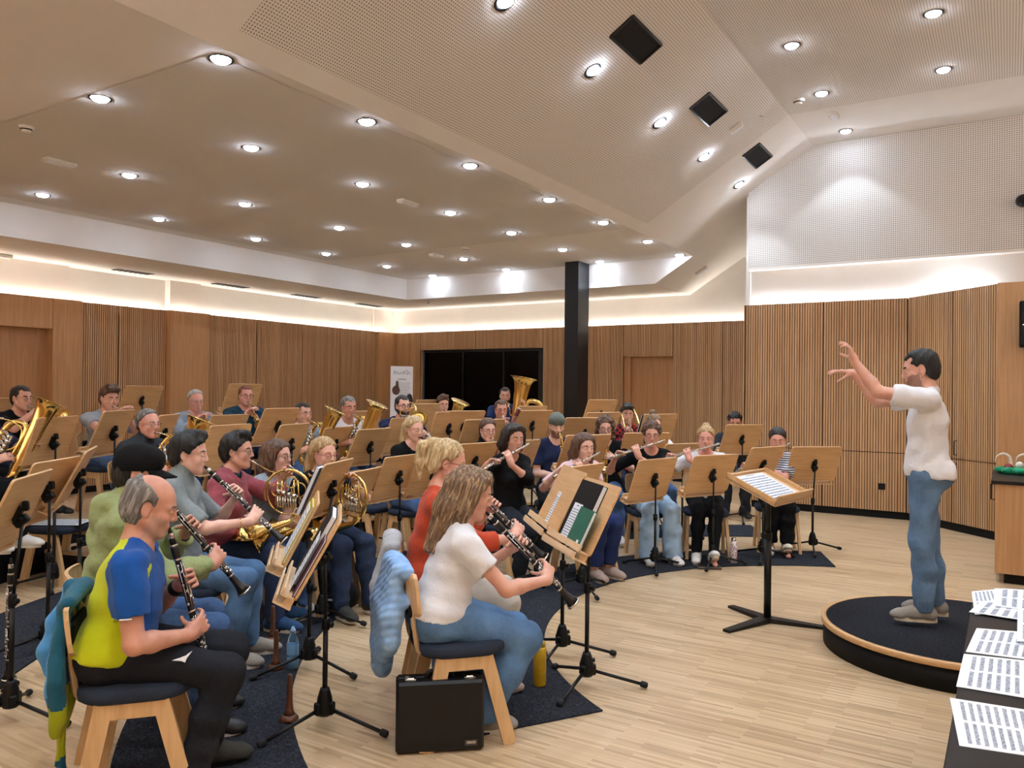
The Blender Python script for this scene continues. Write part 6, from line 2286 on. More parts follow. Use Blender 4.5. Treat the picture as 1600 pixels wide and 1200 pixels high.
# ---------------------------------------------------------------- podium, conductor's desk, table, cabinet
PC = V((-.28, 5.82, 0)); PR = .80
t = thing('podium', 'round conductor podium with black carpet top and oak rim', 'podium', PC)
b = MB(); b.lathe([(PR - .012, 0), (PR - .012, .135)], n=72); b.build('base', M['black_matt'], t)
b = MB(); b.lathe([(PR - .03, .134), (PR, .136), (PR, .166), (PR - .003, .170), (PR - .030, .170), (PR - .03, .15)], n=72); b.build('rim', M['beech'], t)
b = MB(); b.lathe([(0, .10), (PR - .03, .10), (PR - .03, .167), (0, .167)], n=72); b.build('carpet_top', M['podium_carpet'], t)

# conductor's desk
bx, by = -1.47, 5.86
t = thing('conductor_desk', 'wooden conductor desk on thick black post with flat tripod foot', 'music stand', (bx, by, 0))
yaw = math.atan2(CY - by - .1, CX - bx)
n = V((math.cos(yaw), math.sin(yaw), 0)); e = V((-n.y, n.x, 0))
tilt = math.radians(66)
up = V((0, 0, 1)) * math.cos(tilt) - n * math.sin(tilt)
R = Matrix((e, up, e.cross(up))).transposed().to_4x4()
Mc = Matrix.Translation(V((0, 0, .965))) @ R
W2, H2 = .62, .40
b = MB(False); b.prism(rrect(W2, H2, .01, 2), -.009, .009); b.build('desk', M['beech_edge'], t, Mc)
b = MB(False)
b.box((0, -H2 / 2 + .006, .035), (W2, .012, .07)); b.box((W2 / 2 - .006, 0, .018), (.012, H2, .046)); b.box((-W2 / 2 + .006, 0, .018), (.012, H2, .046)); b.box((0, H2 / 2 - .006, .015), (W2, .012, .03))
b.build('rim', M['beech'], t, Mc)
b = MB(); b.tube([(0, 0, .03), (0, 0, .62)], .026, 16); b.tube([(0, 0, .6), (0, 0, .93)], .020, 14); b.lathe([(.028, .60), (.030, .605), (.030, .635), (.028, .64)], n=16); b.build('post', M['black_metal'], t)
b = MB(); b.box((0, 0, .925), (.12, .10, .03), None, .005); b.lathe([(.014, -.03), (.016, .03)], (0, .03, .90), (1, 0, 0), 10); b.build('tilt_head', M['black_metal'], t)
for k, a in enumerate((-1.95, .12, 2.55)):
    b = MB(False)
    d = V((math.cos(a), math.sin(a), 0)); sd = V((-d.y, d.x, 0))
    L = .40 if k else .46
    P_ = [d * .0 + sd * .045, d * L + sd * .028, d * L - sd * .028, d * .0 - sd * .045]
    b.add([p + V((0, 0, 0)) for p in P_] + [p + V((0, 0, .034 if i in (0, 3) else .018)) for i, p in enumerate(P_)], [(3, 2, 1, 0), (4, 5, 6, 7), (0, 1, 5, 4), (1, 2, 6, 5), (2, 3, 7, 6), (3, 0, 4, 7)], False)
    b.build('foot', M['black_metal'], t)


def staves(b, w, h, n=10, seed=0, z=.0006, note=True, ox=0, oy=0, title=True):
    """rows of staves with notes, as printed ink"""
    r = random.Random(seed)
    top = h / 2 - (.03 if title else .012)
    rowh = (top + h / 2 - .012) / n
    b.cur = 2
    for i in range(n):
        y = top - (i + .5) * rowh
        b.box((ox, oy + y, z), (w * .86, rowh * .42, .0002))
    b.cur = 1
    for i in range(n):
        y = top - (i + .5) * rowh
        if note:
            k = int(w / .014)
            for q in range(k):
                if r.random() < .55:
                    b.box((ox - w * .42 + w * .84 * (q + r.random()) / k, oy + y + r.uniform(-.2, .2) * rowh, z + .0003), (.004, rowh * r.uniform(.15, .42), .0002))
        b.box((ox - w * .43, oy + y, z + .0003), (.0016, rowh * .42, .0002))
    if title: b.box((ox, oy + h / 2 - .014, z + .0003), (w * .3, .005, .0002))
    b.cur = 0


SHEET_M = [M['paper'], M['ink'], M['grey_ink']]


def sheet(label, matrix, w=.21, h=.297, n=10, seed=0, cat='sheet music', group=None, thick=.0012, name='sheet_music', notes=True):
    b = MB(False)
    b.box((0, 0, -thick / 2), (w, h, thick))
    if notes: staves(b, w, h, n, seed)
    o = b.build(name, SHEET_M, None, matrix)
    return props(o, label, cat, group)


Mcw = Matrix.Translation((bx, by, 0)) @ Mc
sheet('open sheet music lying on the conductor desk', Mcw @ Matrix.Translation((.0, .02, .0115)), .46, .31, 9, 3)
b = MB(False); b.box((0, 0, 0), (.44, .022, .005)); props(b.build('pencil_bar', plain('slate_blue_bar', (70, 78, 104), .5), None, Mcw @ Matrix.Translation((-.01, -.150, .0155))), 'dark slate bar holding the pages on the conductor desk', 'page holder')

# black table with the scores at the right edge
TZ = .75
t = thing('table', 'long black table covered with loose sheet music', 'table', (-.13, 2.95, 0))
b = MB(False); b.box((.42, 0, TZ - .0125), (.84, 2.55, .025), None, .003); b.build('tabletop', M['black'], t)
for x in (.06, .78):
    for y in (-1.18, 1.18):
        b = MB(False); b.box((x, y, (TZ - .025) / 2), (.045, .045, TZ - .025)); b.build('leg', M['black_metal'], t)
b = MB(False)
for y in (-1.18, 1.18): b.box((.42, y, TZ - .055), (.70, .03, .05))
b.box((.06, 0, TZ - .055), (.03, 2.3, .05)); b.box((.78, 0, TZ - .055), (.03, 2.3, .05))
b.build('apron', M['black_metal'], t)
GS = 'loose scores on the black table'


def table_sheet(label, corners, seed, z, n=12, notes=True):
    """corners on the photo: far left and near left of the page, which sets its place and turn"""
    A, B = on_floor(*corners[0], TZ), on_floor(*corners[1], TZ)
    d = A - B
    h = d.length
    up_ = d.normalized()
    rt = V((up_.y, -up_.x, 0))
    w = corners[2]
    c = (A + B) / 2 + rt * w / 2
    Mx = Matrix((rt, up_, V((0, 0, 1)))).transposed().to_4x4()
    Mx.translation = V((c.x, c.y, TZ + z))
    b = MB(False)
    b.box((0, 0, -.0006), (w, h, .0012))
    if notes:
        for k in range(2):
            staves(b, h / 2 * .98, w * .94, n, seed + k, .0006, True, 0, 0)
    # turn the printing so that the staves run away from the camera
    o = b.build('sheet_music', SHEET_M, None, Mx)
    return props(o, label, 'sheet music', GS)


def printed(label, pts, z, seed, cols=11, group=GS):
    """a page from four corners read off the photo on the table top: far left, far right, near right, near left"""
    A, Bq, Cq, Dq = [on_floor(*p, TZ) for p in pts]
    o = (A + Bq + Cq + Dq) / 4
    b = MB(False)
    Q = [p - o for p in (A, Bq, Cq, Dq)]
    b.add([p + V((0, 0, z)) for p in Q] + [p + V((0, 0, z + .0014)) for p in Q], [(0, 1, 2, 3), (7, 6, 5, 4), (0, 4, 5, 1), (1, 5, 6, 2), (2, 6, 7, 3), (3, 7, 4, 0)], False)
    r = random.Random(seed)

    def at(u, v, dz): return (Q[0] * (1 - u) + Q[1] * u) * (1 - v) + (Q[3] * (1 - u) + Q[2] * u) * v + V((0, 0, z + dz))
    for half in (0, 1):
        v0, v1 = (.06, .47) if half == 0 else (.53, .94)
        for k in range(cols):
            u = .06 + .9 * (k + .5) / cols
            du = .9 / cols * .24
            b.cur = 2
            b.quad(at(u - du, v1, .0018), at(u + du, v1, .0018), at(u + du, v0, .0018), at(u - du, v0, .0018))
            b.cur = 1
            for q in range(16):
                if r.random() < .6:
                    vv = v0 + (v1 - v0) * (q + r.random()) / 16
                    uu = u + r.uniform(-.8, .8) * du
                    b.quad(at(uu - du * .22, vv + .006, .0021), at(uu + du * .5, vv + .006, .0021), at(uu + du * .5, vv - .006, .0021), at(uu - du * .22, vv - .006, .0021))
    b.cur = 0
    return props(b.build('sheet_music', SHEET_M, None, Matrix.Translation((o.x, o.y, TZ))), label, 'sheet music', group)


printed('large score page at the bottom right corner of the photo', [(1484, 1091), (1680, 1122), (1700, 1196), (1499, 1166)], .0005, 1, 13)
printed('score page in the middle of the black table, second from the bottom', [(1506, 1023), (1700, 1044), (1720, 1112), (1494, 1074)], .002, 2, 13)
printed('score page below the stacked papers on the black table', [(1526, 982), (1690, 996), (1690, 1042), (1509, 1019)], .0005, 3, 11)
for k, (pts, lab) in enumerate((([(1518, 926), (1570, 921), (1590, 960), (1523, 962)], 'tilted blank page under the paper stack'), ([(1532, 943), (1680, 950), (1680, 985), (1514, 959)], 'broad staved page sticking out of the paper stack'),
                                ([(1554, 923), (1700, 930), (1700, 972), (1552, 950)], 'white page on top of the paper stack'), ([(1590, 955), (1690, 965), (1690, 1012), (1589, 1008)], 'plain page at the frame edge overlapping the scores'))):
    printed(lab + ' on the black table', pts, .004 + .003 * k, 20 + k, 8)

# cabinet with black top and the festive decoration
cab = thing('cabinet', 'oak cabinet with black top at the right edge behind the podium', 'cabinet', (-.1, 8.2, 0))
b = MB(False); b.box((.6, .65, .48), (1.2, 1.3, .78)); b.build('body', M['oak_plain'], cab)
b = MB(False); b.box((.63, .65, .045), (1.12, 1.2, .09)); b.build('plinth', M['black_matt'], cab)
b = MB(False); b.box((.59, .65, .885), (1.24, 1.34, .03)); b.build('top', M['black'], cab)
for y in (.30,):
    b = MB(); b.tube([(0, y, .70), (-.035, y, .70), (-.035, y, .84), (0, y, .84)], .006, 6); b.build('handle', M['black_metal'], cab)
dec = thing('decoration', 'festive bow of green cloth with white tusks and red ball on the cabinet', 'decoration', (.05, 9.05, .901))
b = MB()
r = random.Random(4)
for i in range(12): b.ell((r.uniform(-.13, .22), r.uniform(-.1, .1), .03), (r.uniform(.05, .09), r.uniform(.04, .07), .035), Matrix.Rotation(r.uniform(0, 3), 3, 'Z'))
b.build('green_cloth', cloth('green_satin', (10, 140, 96), .4, 60, .8, .4), dec)
for sx, c in ((-1, V((-.03, 0, .05))), (1, V((.14, .03, .05)))):
    b = MB()
    pts = smooth_path([c, c + V((-.01, 0, .10)), c + V((-.06, 0, .135)), c + V((-.115, 0, .11)), c + V((-.13, 0, .055))], 5)
    b.tube(pts, lerps([.018, .015, .012, .008, .004], len(pts)), 10); b.build('white_tusk', plain('ivory', (226, 214, 196), .4), dec)
b = MB(); b.ell((-.05, -.04, .05), (.04, .04, .045)); b.build('red_ball', plain('dark_red_flower', (120, 24, 40), .6, bump=.6, nscale=80), dec)
b = MB(); b.ell((.04, -.06, .085), (.035, .035, .035)); b.build('white_pompom', plain('white_fluff', (230, 226, 216), .9, bump=.8, nscale=120), dec)
# loudspeaker on the wall and the little projector arm
t = thing('loudspeaker', 'black loudspeaker on the oak wall at the right edge', 'loudspeaker', (.2, 10.33, 2.17))
b = MB(False); b.box((.1, 0, .26), (.42, .2, .5), None, .012); b.build('cabinet_box', M['black_matt'], t)
b = MB(False); b.box((.1, -.103, .26), (.38, .006, .46), None, .002); b.build('grille', M['black_plastic'], t)
b = MB(False); b.box((-.065, -.108, .25), (.028, .003, .010)); b.build('badge', M['chrome'], t)
b = MB(False); b.box((.1, .1, .26), (.1, .06, .1)); b.build('wall_bracket', M['black_metal'], t)
b = MB(); b.ell((.14, 11.5, 4.03), (.09, .08, .08)); b.box((.14, 11.56, 4.03), (.06, .1, .06)); props(b.build('wall_camera', M['black_plastic']), 'small black camera on the perforated wall at the right edge', 'camera')
# socket in the slatted cupboard
t = thing('wall_socket', 'black power socket low in the slatted wall beside the conductor', 'wall socket', (-1.43, YR - .004, .42))
b = MB(False); b.box((0, 0, 0), (.084, .012, .084), None, .003); b.build('plate', M['black_plastic'], t)
b = MB(); b.lathe([(.021, 0), (.021, -.004), (.018, -.0045)], (0, -.006, 0), (0, 1, 0), 16); b.build('insert', M['rubber'], t)

# ---------------------------------------------------------------- banner by the back corner
bp0 = at_depth(627, 660, 15.2)
t = thing('roll_up_banner', 'white roll-up banner with wine glass pictures beside the dark window', 'banner', (bp0.x, bp0.y, 0), .95)
b = MB(False); b.box((0, 0, 1.08), (.44, .004, 2.0)); b.build('print', M['paper'], t)
b = MB(False)
cur = [(-.16, 1.92), (-.14, 2.0), (-.12, 1.93), (-.09, 1.97), (-.06, 1.93), (-.03, 1.96), (0, 1.93), (.03, 1.99), (.05, 1.93), (.08, 2.0), (.12, 1.98), (.10, 1.92), (.15, 1.96), (.17, 1.93)]
b.tube(smooth_path([(x, -.004, z) for x, z in cur], 3), .0035, 4); b.build('script_lettering', M['ink'], t)
b = MB(False); b.box((0, -.004, 1.83), (.16, .003, .02)); [b.box((.05, -.004, 1.76 - .03 * k), (.24 - .03 * (k % 3), .003, .006)) for k in range(9)]; b.build('small_print', M['grey_ink'], t)
b = MB(); b.ell((-.11, -.004, 1.62), (.085, .003, .095)); b.lathe([(.035, 0), (.02, .12)], (-.09, -.004, 1.68), (0, 0, 1), 10); b.build('brown_glass_picture', plain('brown_print', (96, 66, 58), .6), t, Matrix.Diagonal((1, .4, 1, 1)))
b = MB(); b.ell((.15, -.004, 1.42), (.07, .003, .14)); b.build('black_glass_picture', plain('black_print', (32, 30, 32), .6), t)
b = MB(False); b.box((0, 0, .04), (.5, .18, .08), None, .01); b.build('base', M['steel_dark'], t)
b = MB(False); b.box((0, .02, 1.04), (.02, .02, 2.06)); b.build('pole', M['steel_dark'], t)

# ---------------------------------------------------------------- music stands
def sc(p, d):            # slide a measured stand along the line of sight to depth d
    a = V((p[0], p[1], p[2])); c = V((0, 0, CAM_H))
    f = V((-math.sin(YAW), math.cos(YAW), 0))
    k = d / (a - c).dot(f)
    q = c + (a - c) * k
    return [q.x, q.y, q.z, p[3], p[4]]


dg = math.radians
SP = {  # x, y, z of the top edge, yaw, tilt
 'Y1': (-2.71, 2.80, 1.06, dg(-136), dg(29)), 'Y2': (-3.40, 3.33, 1.02, dg(-134), dg(27)), 'A': (-2.31, 4.45, 1.16, dg(-138), dg(27)), 'B': (-1.94, 4.07, 1.14, dg(-133), dg(26)),
 'S1': (-1.67, 8.63, 1.10, dg(131), dg(23)), 'S2': sc((-2.03, 8.11, 1.11, dg(160), dg(27)), 7.82), 'S3': (-2.33, 7.39, 1.06, dg(152), dg(23)), 'S4': (-2.74, 6.95, 1.03, dg(163), dg(20)),
 'S6': sc((-3.13, 6.28, 1.00, dg(176), dg(24)), 6.5), 'S7': sc((-4.62, 6.79, 1.10, dg(172), dg(28)), 7.7), 'D17': (-5.67, 6.89, 1.33, dg(180), dg(19)), 'D24': (-6.37, 8.11, 1.46, dg(178), dg(24)), 'D23': (-6.85, 8.75, 1.50, dg(186), dg(24)),
 'Da': (-5.46, 7.43, 1.39, dg(177), dg(20)), 'Db': (-5.38, 7.60, 1.40, dg(159), dg(24)), 'D22': (-4.97, 8.51, 1.40, dg(158), dg(27)), 'D21': (-5.61, 9.54, 1.43, dg(165), dg(24)), 'D16': (-4.91, 7.31, 1.32, dg(161), dg(24)),
 'D9b': (-3.84, 6.33, 1.18, dg(171), dg(24)), 'D19a': (-4.31, 9.06, 1.54, dg(165), dg(21)), 'D19b': sc((-3.86, 8.14, 1.41, dg(160), dg(24)), 9.5), 'D14b': (-4.14, 8.27, 1.34, dg(146), dg(24)), 'D15': sc((-3.92, 7.89, 1.165, dg(153), dg(28)), 7.95),
 'D18': sc((-3.56, 9.10, 1.38, dg(154), dg(21)), 9.9), 'D11b': (-3.41, 8.31, 1.19, dg(138), dg(28)), 'D12': (-2.97, 8.33, 1.09, dg(151), dg(25)), 'D20': (-2.85, 10.18, 1.24, dg(141), dg(26)), 'D27': (-8.54, 7.04, 1.69, dg(181), dg(23)),
 'D26': (-6.51, 5.85, 1.43, dg(-172), dg(26)), 'D5b': (-5.72, 5.30, 1.305, dg(-162), dg(22)), 'D28': (-7.33, 5.84, 1.34, dg(187), dg(24)), 'D28b': (-5.75, 4.59, 1.32, dg(-166), dg(14)), 'D29c': (-6.44, 4.94, 1.20, dg(-172), dg(24)),
 'D25': (-7.02, 7.63, 1.36, dg(162), dg(24)), 'D25b': (-6.25, 6.43, 1.22, dg(190), dg(24)), 'D6b': (-5.59, 6.27, 1.23, dg(184), dg(27)), 'H1': (-4.03, 4.15, 1.13, dg(-157), dg(24)), 'H2': (-4.50, 4.97, .98, dg(-164), dg(28)),
 'H3': (-4.54, 5.47, 1.06, dg(-175), dg(22)), 'H4': (-4.45, 5.85, 1.05, dg(175), dg(23)), 'L1': (-8.66, 4.26, 1.51, dg(-169), dg(24)), 'L2': (-6.58, 3.55, 1.39, dg(-150), dg(19)), 'L3': (-9.62, 6.30, 1.65, dg(-177), dg(26)),
 'L4': (-6.67, 4.13, 1.43, dg(-148), dg(23)), 'L5': (-7.02, 4.87, 1.37, dg(-144), dg(24)), 'L6': (-5.16, 3.00, 1.23, dg(-127), dg(27)), 'L7': (-4.97, 2.68, 1.19, dg(-145), dg(24)), 'L8': (-4.15, 2.12, 1.20, dg(-135), dg(24))}
SB = {'Y1': (-2.80, 2.80, 2.35), 'Y2': (-3.45, 3.32, 2.2), 'S1': (-1.72, 8.66, None), 'A': (-2.34, 4.36, .6), 'B': (-1.98, 3.98, .55), 'H1': (-4.06, 4.02, .3), 'L8': (-4.14, 2.02, None)}
SLAB = {'Y1': 'nearest music stand, seen edge-on, holding black folders', 'Y2': 'music stand with yellow folder beside the nearest one', 'A': 'music stand with narrow strip of notes beside the green book',
 'B': 'music stand holding the green book and black folder', 'S1': 'music stand at the right end of the flute row', 'S2': 'music stand before the woman in striped shirt', 'S3': 'music stand before the flutist with the bun, black folder at its edge', 'S4': 'music stand before the flutist in light jeans',
 'S6': 'small visible desk before the girl in pale pink', 'S7': 'music stand behind the dark-haired flutist, before the bassoonist', 'D17': 'music stand right behind the blond bass clarinet player', 'D24': 'music stand touched by the bell of the bearded trombonist', 'D23': 'far music stand before the child with the horn',
 'Da': 'large wide desk between bass clarinet and bassoon players', 'Db': 'desk overlapped by the wide desk left of the bassoonist', 'D22': 'music stand behind the reddish bassoon', 'D21': 'music stand before the tuba player', 'D16': 'low desk just below the man with red glasses',
 'D9b': 'desk directly behind the shoulder of the dark-haired flutist', 'D19a': 'tall desk left of the trombonist in checked shirt', 'D19b': 'desk behind the curly-haired saxophonist', 'D14b': 'desk seen between the cap and the curly-haired saxophonist', 'D15': 'desk between the two saxophonists, behind the pink shirt',
 'D18': 'desk with dark folder behind the curly flutist', 'D11b': 'narrow visible desk left of the curly flutist', 'D12': 'desk between the curly flutist and the one with the bun', 'D20': 'music stand hiding the curly man by the slatted wall', 'D27': 'desk behind the man in the teal jacket',
 'D26': 'large desk left of the boy with the baritone', 'D5b': 'tilted desk behind the girl with the horn', 'D28': 'desk edge below the white-haired trumpeter, the rear of two', 'D28b': 'broad desk behind the woman in red fleece', 'D29c': 'low desk between grey vest and red fleece',
 'D25': 'desk behind the man in white with the baritone', 'D25b': 'desk below the man in white with the baritone', 'D6b': 'music stand right of the blond horn player', 'H1': 'large desk hiding the horn of the blond player, dark folder on it', 'H2': 'music stand left of the empty blue-seated chair',
 'H3': 'music stand between the empty chair and the orange sweater', 'H4': 'desk partly hidden by the woman in orange', 'L1': 'desk behind the dark-haired man at the left edge', 'L2': 'desk right of the large golden bell', 'L3': 'desk behind the young man in grey',
 'L4': 'desk left of the grey-haired man with glasses', 'L5': 'small visible desk right of the grey-haired man with glasses', 'L6': 'big tilted desk behind the green hoodie', 'L7': 'tilted desk at the left edge, the rear of two', 'L8': 'tilted desk at the left edge, nearest to the camera'}
for k, (x, y, z, yw, tl) in SP.items():
    bs = SB.get(k)
    music_stand(k, x, y, z, yw, tl, SLAB[k], 'wooden music stands of the band', (bs[0], bs[1]) if bs else None, None, bs[2] if bs else None)


def on_desk(key, x, y, z=.0, rot=0.0):
    """a place on a desk: x across, y down from the top edge, z out of the board"""
    return STANDS[key][1] @ Matrix.Translation((x, -y, .007 + z)) @ Matrix.Rotation(rot, 4, 'Z')


def folder(label, key, x, y, w, h, th, mat, rot=0.0, z=0.0, group='folders and books on the stands', page=True):
    t = thing('folder', label, 'folder', matrix=on_desk(key, x, y, z, rot))
    t['group'] = group
    b = MB(False); b.box((0, 0, .0015), (w, h, .003)); b.box((0, 0, th - .0015), (w, h, .003)); b.box((-w / 2 + .002, 0, th / 2), (.004, h, th)); b.build('cover', mat, t)
    b = MB(False); b.box((.004, 0, th / 2), (w - .014, h - .01, th - .007)); b.build('pages', M['paper'], t)
    return t


FB = plain('black_folder', (12, 12, 14), .6, spec=.2); FY = plain('yellow_folder', (206, 178, 40), .55); FG = plain('dark_green_book', (18, 96, 76), .55); FD = plain('dark_blue_folder', (44, 52, 78), .5); FM = plain('maroon_folder', (92, 40, 56), .55)
folder('black folder standing on the stand with the green book', 'B', -.03, .205, .33, .36, .030, FB)
t = folder('dark green book with white sticker on the front stand', 'B', .135, .285, .20, .22, .022, FG, 0, .036)
b = MB(False); b.box((.06, -.08, .0232), (.028, .034, .001)); b.build('sticker', M['paper'], t)
sheet('narrow sheet of notes leaning on the black folder', on_desk('B', -.07, .27, .034), .13, .21, 11, 5)
sheet('narrow strip of notes on the stand beside the green book', on_desk('A', -.02, .275, .002), .075, .21, 11, 6)
folder('black folder on the nearest music stand', 'Y1', -.06, .20, .34, .36, .028, FB)
folder('maroon folder behind the black one on the nearest stand', 'Y1', .17, .25, .20, .28, .012, FM)
sheet('white sheet sticking out on the nearest music stand', on_desk('Y1', .10, .26, .031), .21, .27, 10, 8)
folder('yellow folder on the second nearest stand', 'Y2', .05, .21, .36, .35, .014, FY)
sheet('open white notes on the yellow folder', on_desk('Y2', .03, .22, .017), .32, .31, 10, 9, thick=.006)
folder('dark blue folder on the large desk before the horns', 'H1', .12, .20, .40, .35, .03, FD)
folder('black folder sticking out behind the desk of the flutist with bun', 'S3', -.16, .20, .26, .37, .02, FB)
folder('dark folder behind the desk of the hidden player', 'D18', .17, .20, .26, .36, .02, FB)
folder('black folder behind the desk before the empty chair', 'H2', .13, .19, .28, .34, .02, FB)

# ---------------------------------------------------------------- things on the floor
def empty_chair(x, y, rz, label): return chair((x, y, level_at(x, y)), rz, label)
q = on_floor(588, 862); empty_chair(q.x - .05, q.y, math.atan2(CY - q.y, CX - q.x) - PI / 2, 'empty wooden chair with blue seat and black shoe on it')
sh = V((q.x - .05, q.y, .482))
t = thing('shoe', 'black shoe with white sole lying on the empty blue chair', 'shoe', (sh.x - .03, sh.y, sh.z), 2.2)
F = Field((-.08, -.14, -.01), (.08, .24, .14), .008); F.chain([(0, -.035, .045), (0, .06, .045), (0, .13, .038)], [.043, .043, .036], .03); F.cut((0, 0, .014), (0, 0, -1)); F.cut((0, -.02, .09), (0, -.2, 1)); grow(F, 'upper', M['black_matt'], t)
b = MB(False); b.prism([(.043 * math.cos(2 * PI * k / 24), .045 + .125 * math.sin(2 * PI * k / 24)) for k in range(24)], 0, .018); b.build('sole', M['white_plastic'], t)
q = on_floor(635, 838); empty_chair(q.x, q.y, math.atan2(CY - q.y, CX - q.x) - PI / 2, 'empty wooden chair with dark seat behind the orange sweater')
q = on_floor(95, 905); empty_chair(q.x, q.y, math.atan2(CY - q.y, CX - q.x) - PI / 2, 'wooden chair behind the black trousers, white notes on it')
sheet('white papers lying on the chair behind the black trousers', Matrix.Translation((q.x, q.y, .485)) @ Matrix.Rotation(.6, 4, 'Z'), .42, .30, 9, 12)

# briefcase
bc = thing('briefcase', 'black hard briefcase standing on the parquet beside the woman in white', 'briefcase', (-2.215, 2.945, 0), math.radians(41))
b = MB(False); b.box((0, .033, .165), (.40, .062, .32), None, .012); b.build('front_shell', M['black'], bc, Matrix.Translation((0, -.066, 0)))
b = MB(False); b.box((0, .033, .165), (.40, .062, .32), None, .012); b.build('back_shell', M['black'], bc)
b = MB(False); b.box((0, 0, .165), (.398, .006, .318)); b.build('seam', M['steel_dark'], bc)
b = MB(); b.tube(smooth_path([(-.06, 0, .325), (-.055, 0, .345), (-.03, 0, .356), (.03, 0, .356), (.055, 0, .345), (.06, 0, .325)], 4), .011, 8); b.build('handle', M['black_plastic'], bc)
for x in (-.135, .135):
    b = MB(False); b.box((x, -.01, .327), (.052, .05, .008), None, .002); b.box((x, -.015, .332), (.03, .02, .006)); b.build('latch', M['chrome'], bc)
b = MB(False); b.box((.14, -.0675, .045), (.056, .003, .026)); b.build('name_plate', M['steel_dark'], bc)
b = MB(False); [b.box((.14 + .006 * k, -.0695, .047), (.003, .001, .012)) for k in range(-3, 4)]; b.build('plate_marks', M['chrome'], bc)

# clarinet pegs
for (px, py), lab in (((452, 1128), 'brown turned instrument peg nearest to the camera'), ((431, 1047), 'brown instrument peg beside the water bottle'), ((426, 1003), 'brown instrument peg behind the others by the blue trainers')):
    q = on_floor(px, py)
    t = thing('instrument_peg', lab, 'instrument peg', (q.x, q.y, level_at(q.x, q.y)), 0, 'wooden pegs for clarinets')
    b = MB(); b.lathe([(.0, 0), (.045, .0), (.046, .012), (.040, .022), (.030, .03)], n=18); b.build('base', M['peg_wood'], t)
    b = MB(); b.lathe([(.030, .03), (.020, .05), (.0155, .09), (.0145, .16), (.0125, .215), (.009, .225), (0, .227)], n=14); b.build('spindle', M['peg_wood'], t)


def bottle(loc, label, mat, prof, capm, capprof, name='bottle', extra=None):
    t = thing(name, label, 'bottle', loc)
    b = MB(); b.lathe(prof, n=20); b.build('body', mat, t)
    b = MB(); b.lathe(capprof, n=16); b.build('cap', capm, t)
    if extra: extra(t)
    return t


g = NT('clear_bottle_plastic'); g.set(Roughness=.08); g.b.inputs['Transmission Weight'].default_value = .9; g.b.inputs['Base Color'].default_value = lin((186, 222, 244)); g.b.inputs['IOR'].default_value = 1.2; PET = g.mat
q = on_floor(457, 1046)
def wl(t):
    b = MB(); b.lathe([(.0345, .09), (.0348, .092), (.0348, .148), (.0345, .15)], n=20); b.build('label', plain('blue_bottle_label', (120, 170, 214), .5), t)
    b = MB(); b.lathe([(.030, .006), (.031, .085)], n=18); b.build('water', plain('pale_blue_water', (150, 196, 226), .1), t)
bottle((q.x, q.y, 0), 'clear water bottle with blue label beside the pegs', PET, [(.03, 0), (.034, .008), (.034, .16), (.026, .195), (.0135, .212), (.0135, .222)], plain('blue_cap', (150, 190, 230), .4), [(.016, .218), (.016, .234), (.010, .238), (.009, .25), (0, .252)], 'water_bottle', wl)
q = on_floor(843, 1073)
bottle((q.x, q.y, .009), 'mustard yellow drinking bottle on the carpet by the wide jeans', plain('mustard_bottle', (196, 160, 30), .35), [(.033, 0), (.036, .006), (.036, .20), (.033, .215)], plain('mustard_cap', (176, 142, 28), .4), [(.030, .214), (.030, .24), (.026, .245), (0, .246)], 'drinking_bottle')
g = NT('white_red_pattern'); g.set(Roughness=.35); vv = g.coords(); vo = g.node('ShaderNodeTexVoronoi', Scale=55.0); g.l.new(vv, vo.inputs['Vector']); g.color(g.ramp(vo.outputs['Distance'], [(.30, lin((120, 40, 72))), (.42, lin((232, 224, 226)))])); PATT = g.mat
q = on_floor(1146, 880)
bottle((q.x, q.y, 0.0), 'white and maroon patterned bottle before the white shoes', PATT, [(.031, 0), (.035, .006), (.035, .17), (.028, .205), (.022, .215)], M['chrome'], [(.022, .214), (.023, .218), (.023, .245), (0, .247)], 'drinking_bottle')

# small grey box, phone and notebook, backpack, bags
q = on_floor(1107, 888)
t = thing('pencil_case', 'flat brown open case on the parquet before the patterned bottle', 'case', (q.x, q.y, 0), .5)
b = MB(False); b.box((0, 0, .012), (.22, .13, .024), None, .004); b.build('shell', plain('brown_case', (84, 66, 60), .6), t)
b = MB(False); b.box((0, 0, .0245), (.19, .10, .004)); b.build('lining', M['black_matt'], t)
q = on_floor(832, 912)
t = thing('notebook', 'lilac notebook with phone and note on the carpet behind the clarinet bell', 'notebook', (q.x, q.y, .0092), .9)
b = MB(False); b.box((0, 0, .006), (.30, .24, .012), None, .003); b.build('cover', plain('lilac_cover', (168, 146, 196), .6), t)
b = MB(False); b.box((.02, .0, .016), (.17, .10, .008), None, .002); props(b.build('phone', M['black'], None, Matrix.Translation((q.x, q.y, .0092)) @ Matrix.Rotation(.9, 4, 'Z')), 'black phone lying on the lilac notebook', 'phone')
b = MB(False); b.box((-.06, .05, .0128), (.11, .09, .001)); b.build('note', M['paper'], t)
q = on_floor(508, 958)
t = thing('backpack', 'black soft instrument bag lying behind the front stands', 'bag', (q.x - .10, q.y + .05, .0), .45)
F = Field((-.36, -.24, -.02), (.36, .24, .34), .011)
F.ell((0, 0, .12), (.27, .15, .125), None, .05); F.ell((.15, .0, .10), (.13, .14, .10), None, .05); F.ell((-.16, .0, .10), (.12, .13, .10), None, .05); F.cut((0, 0, .002), (0, 0, -1))
grow(F, 'body', M['black_matt'], t, None, .012, 9)
b = MB(False); b.box((.12, -.155, .10), (.16, .02, .10), None, .008); b.build('pocket', M['black_plastic'], t)
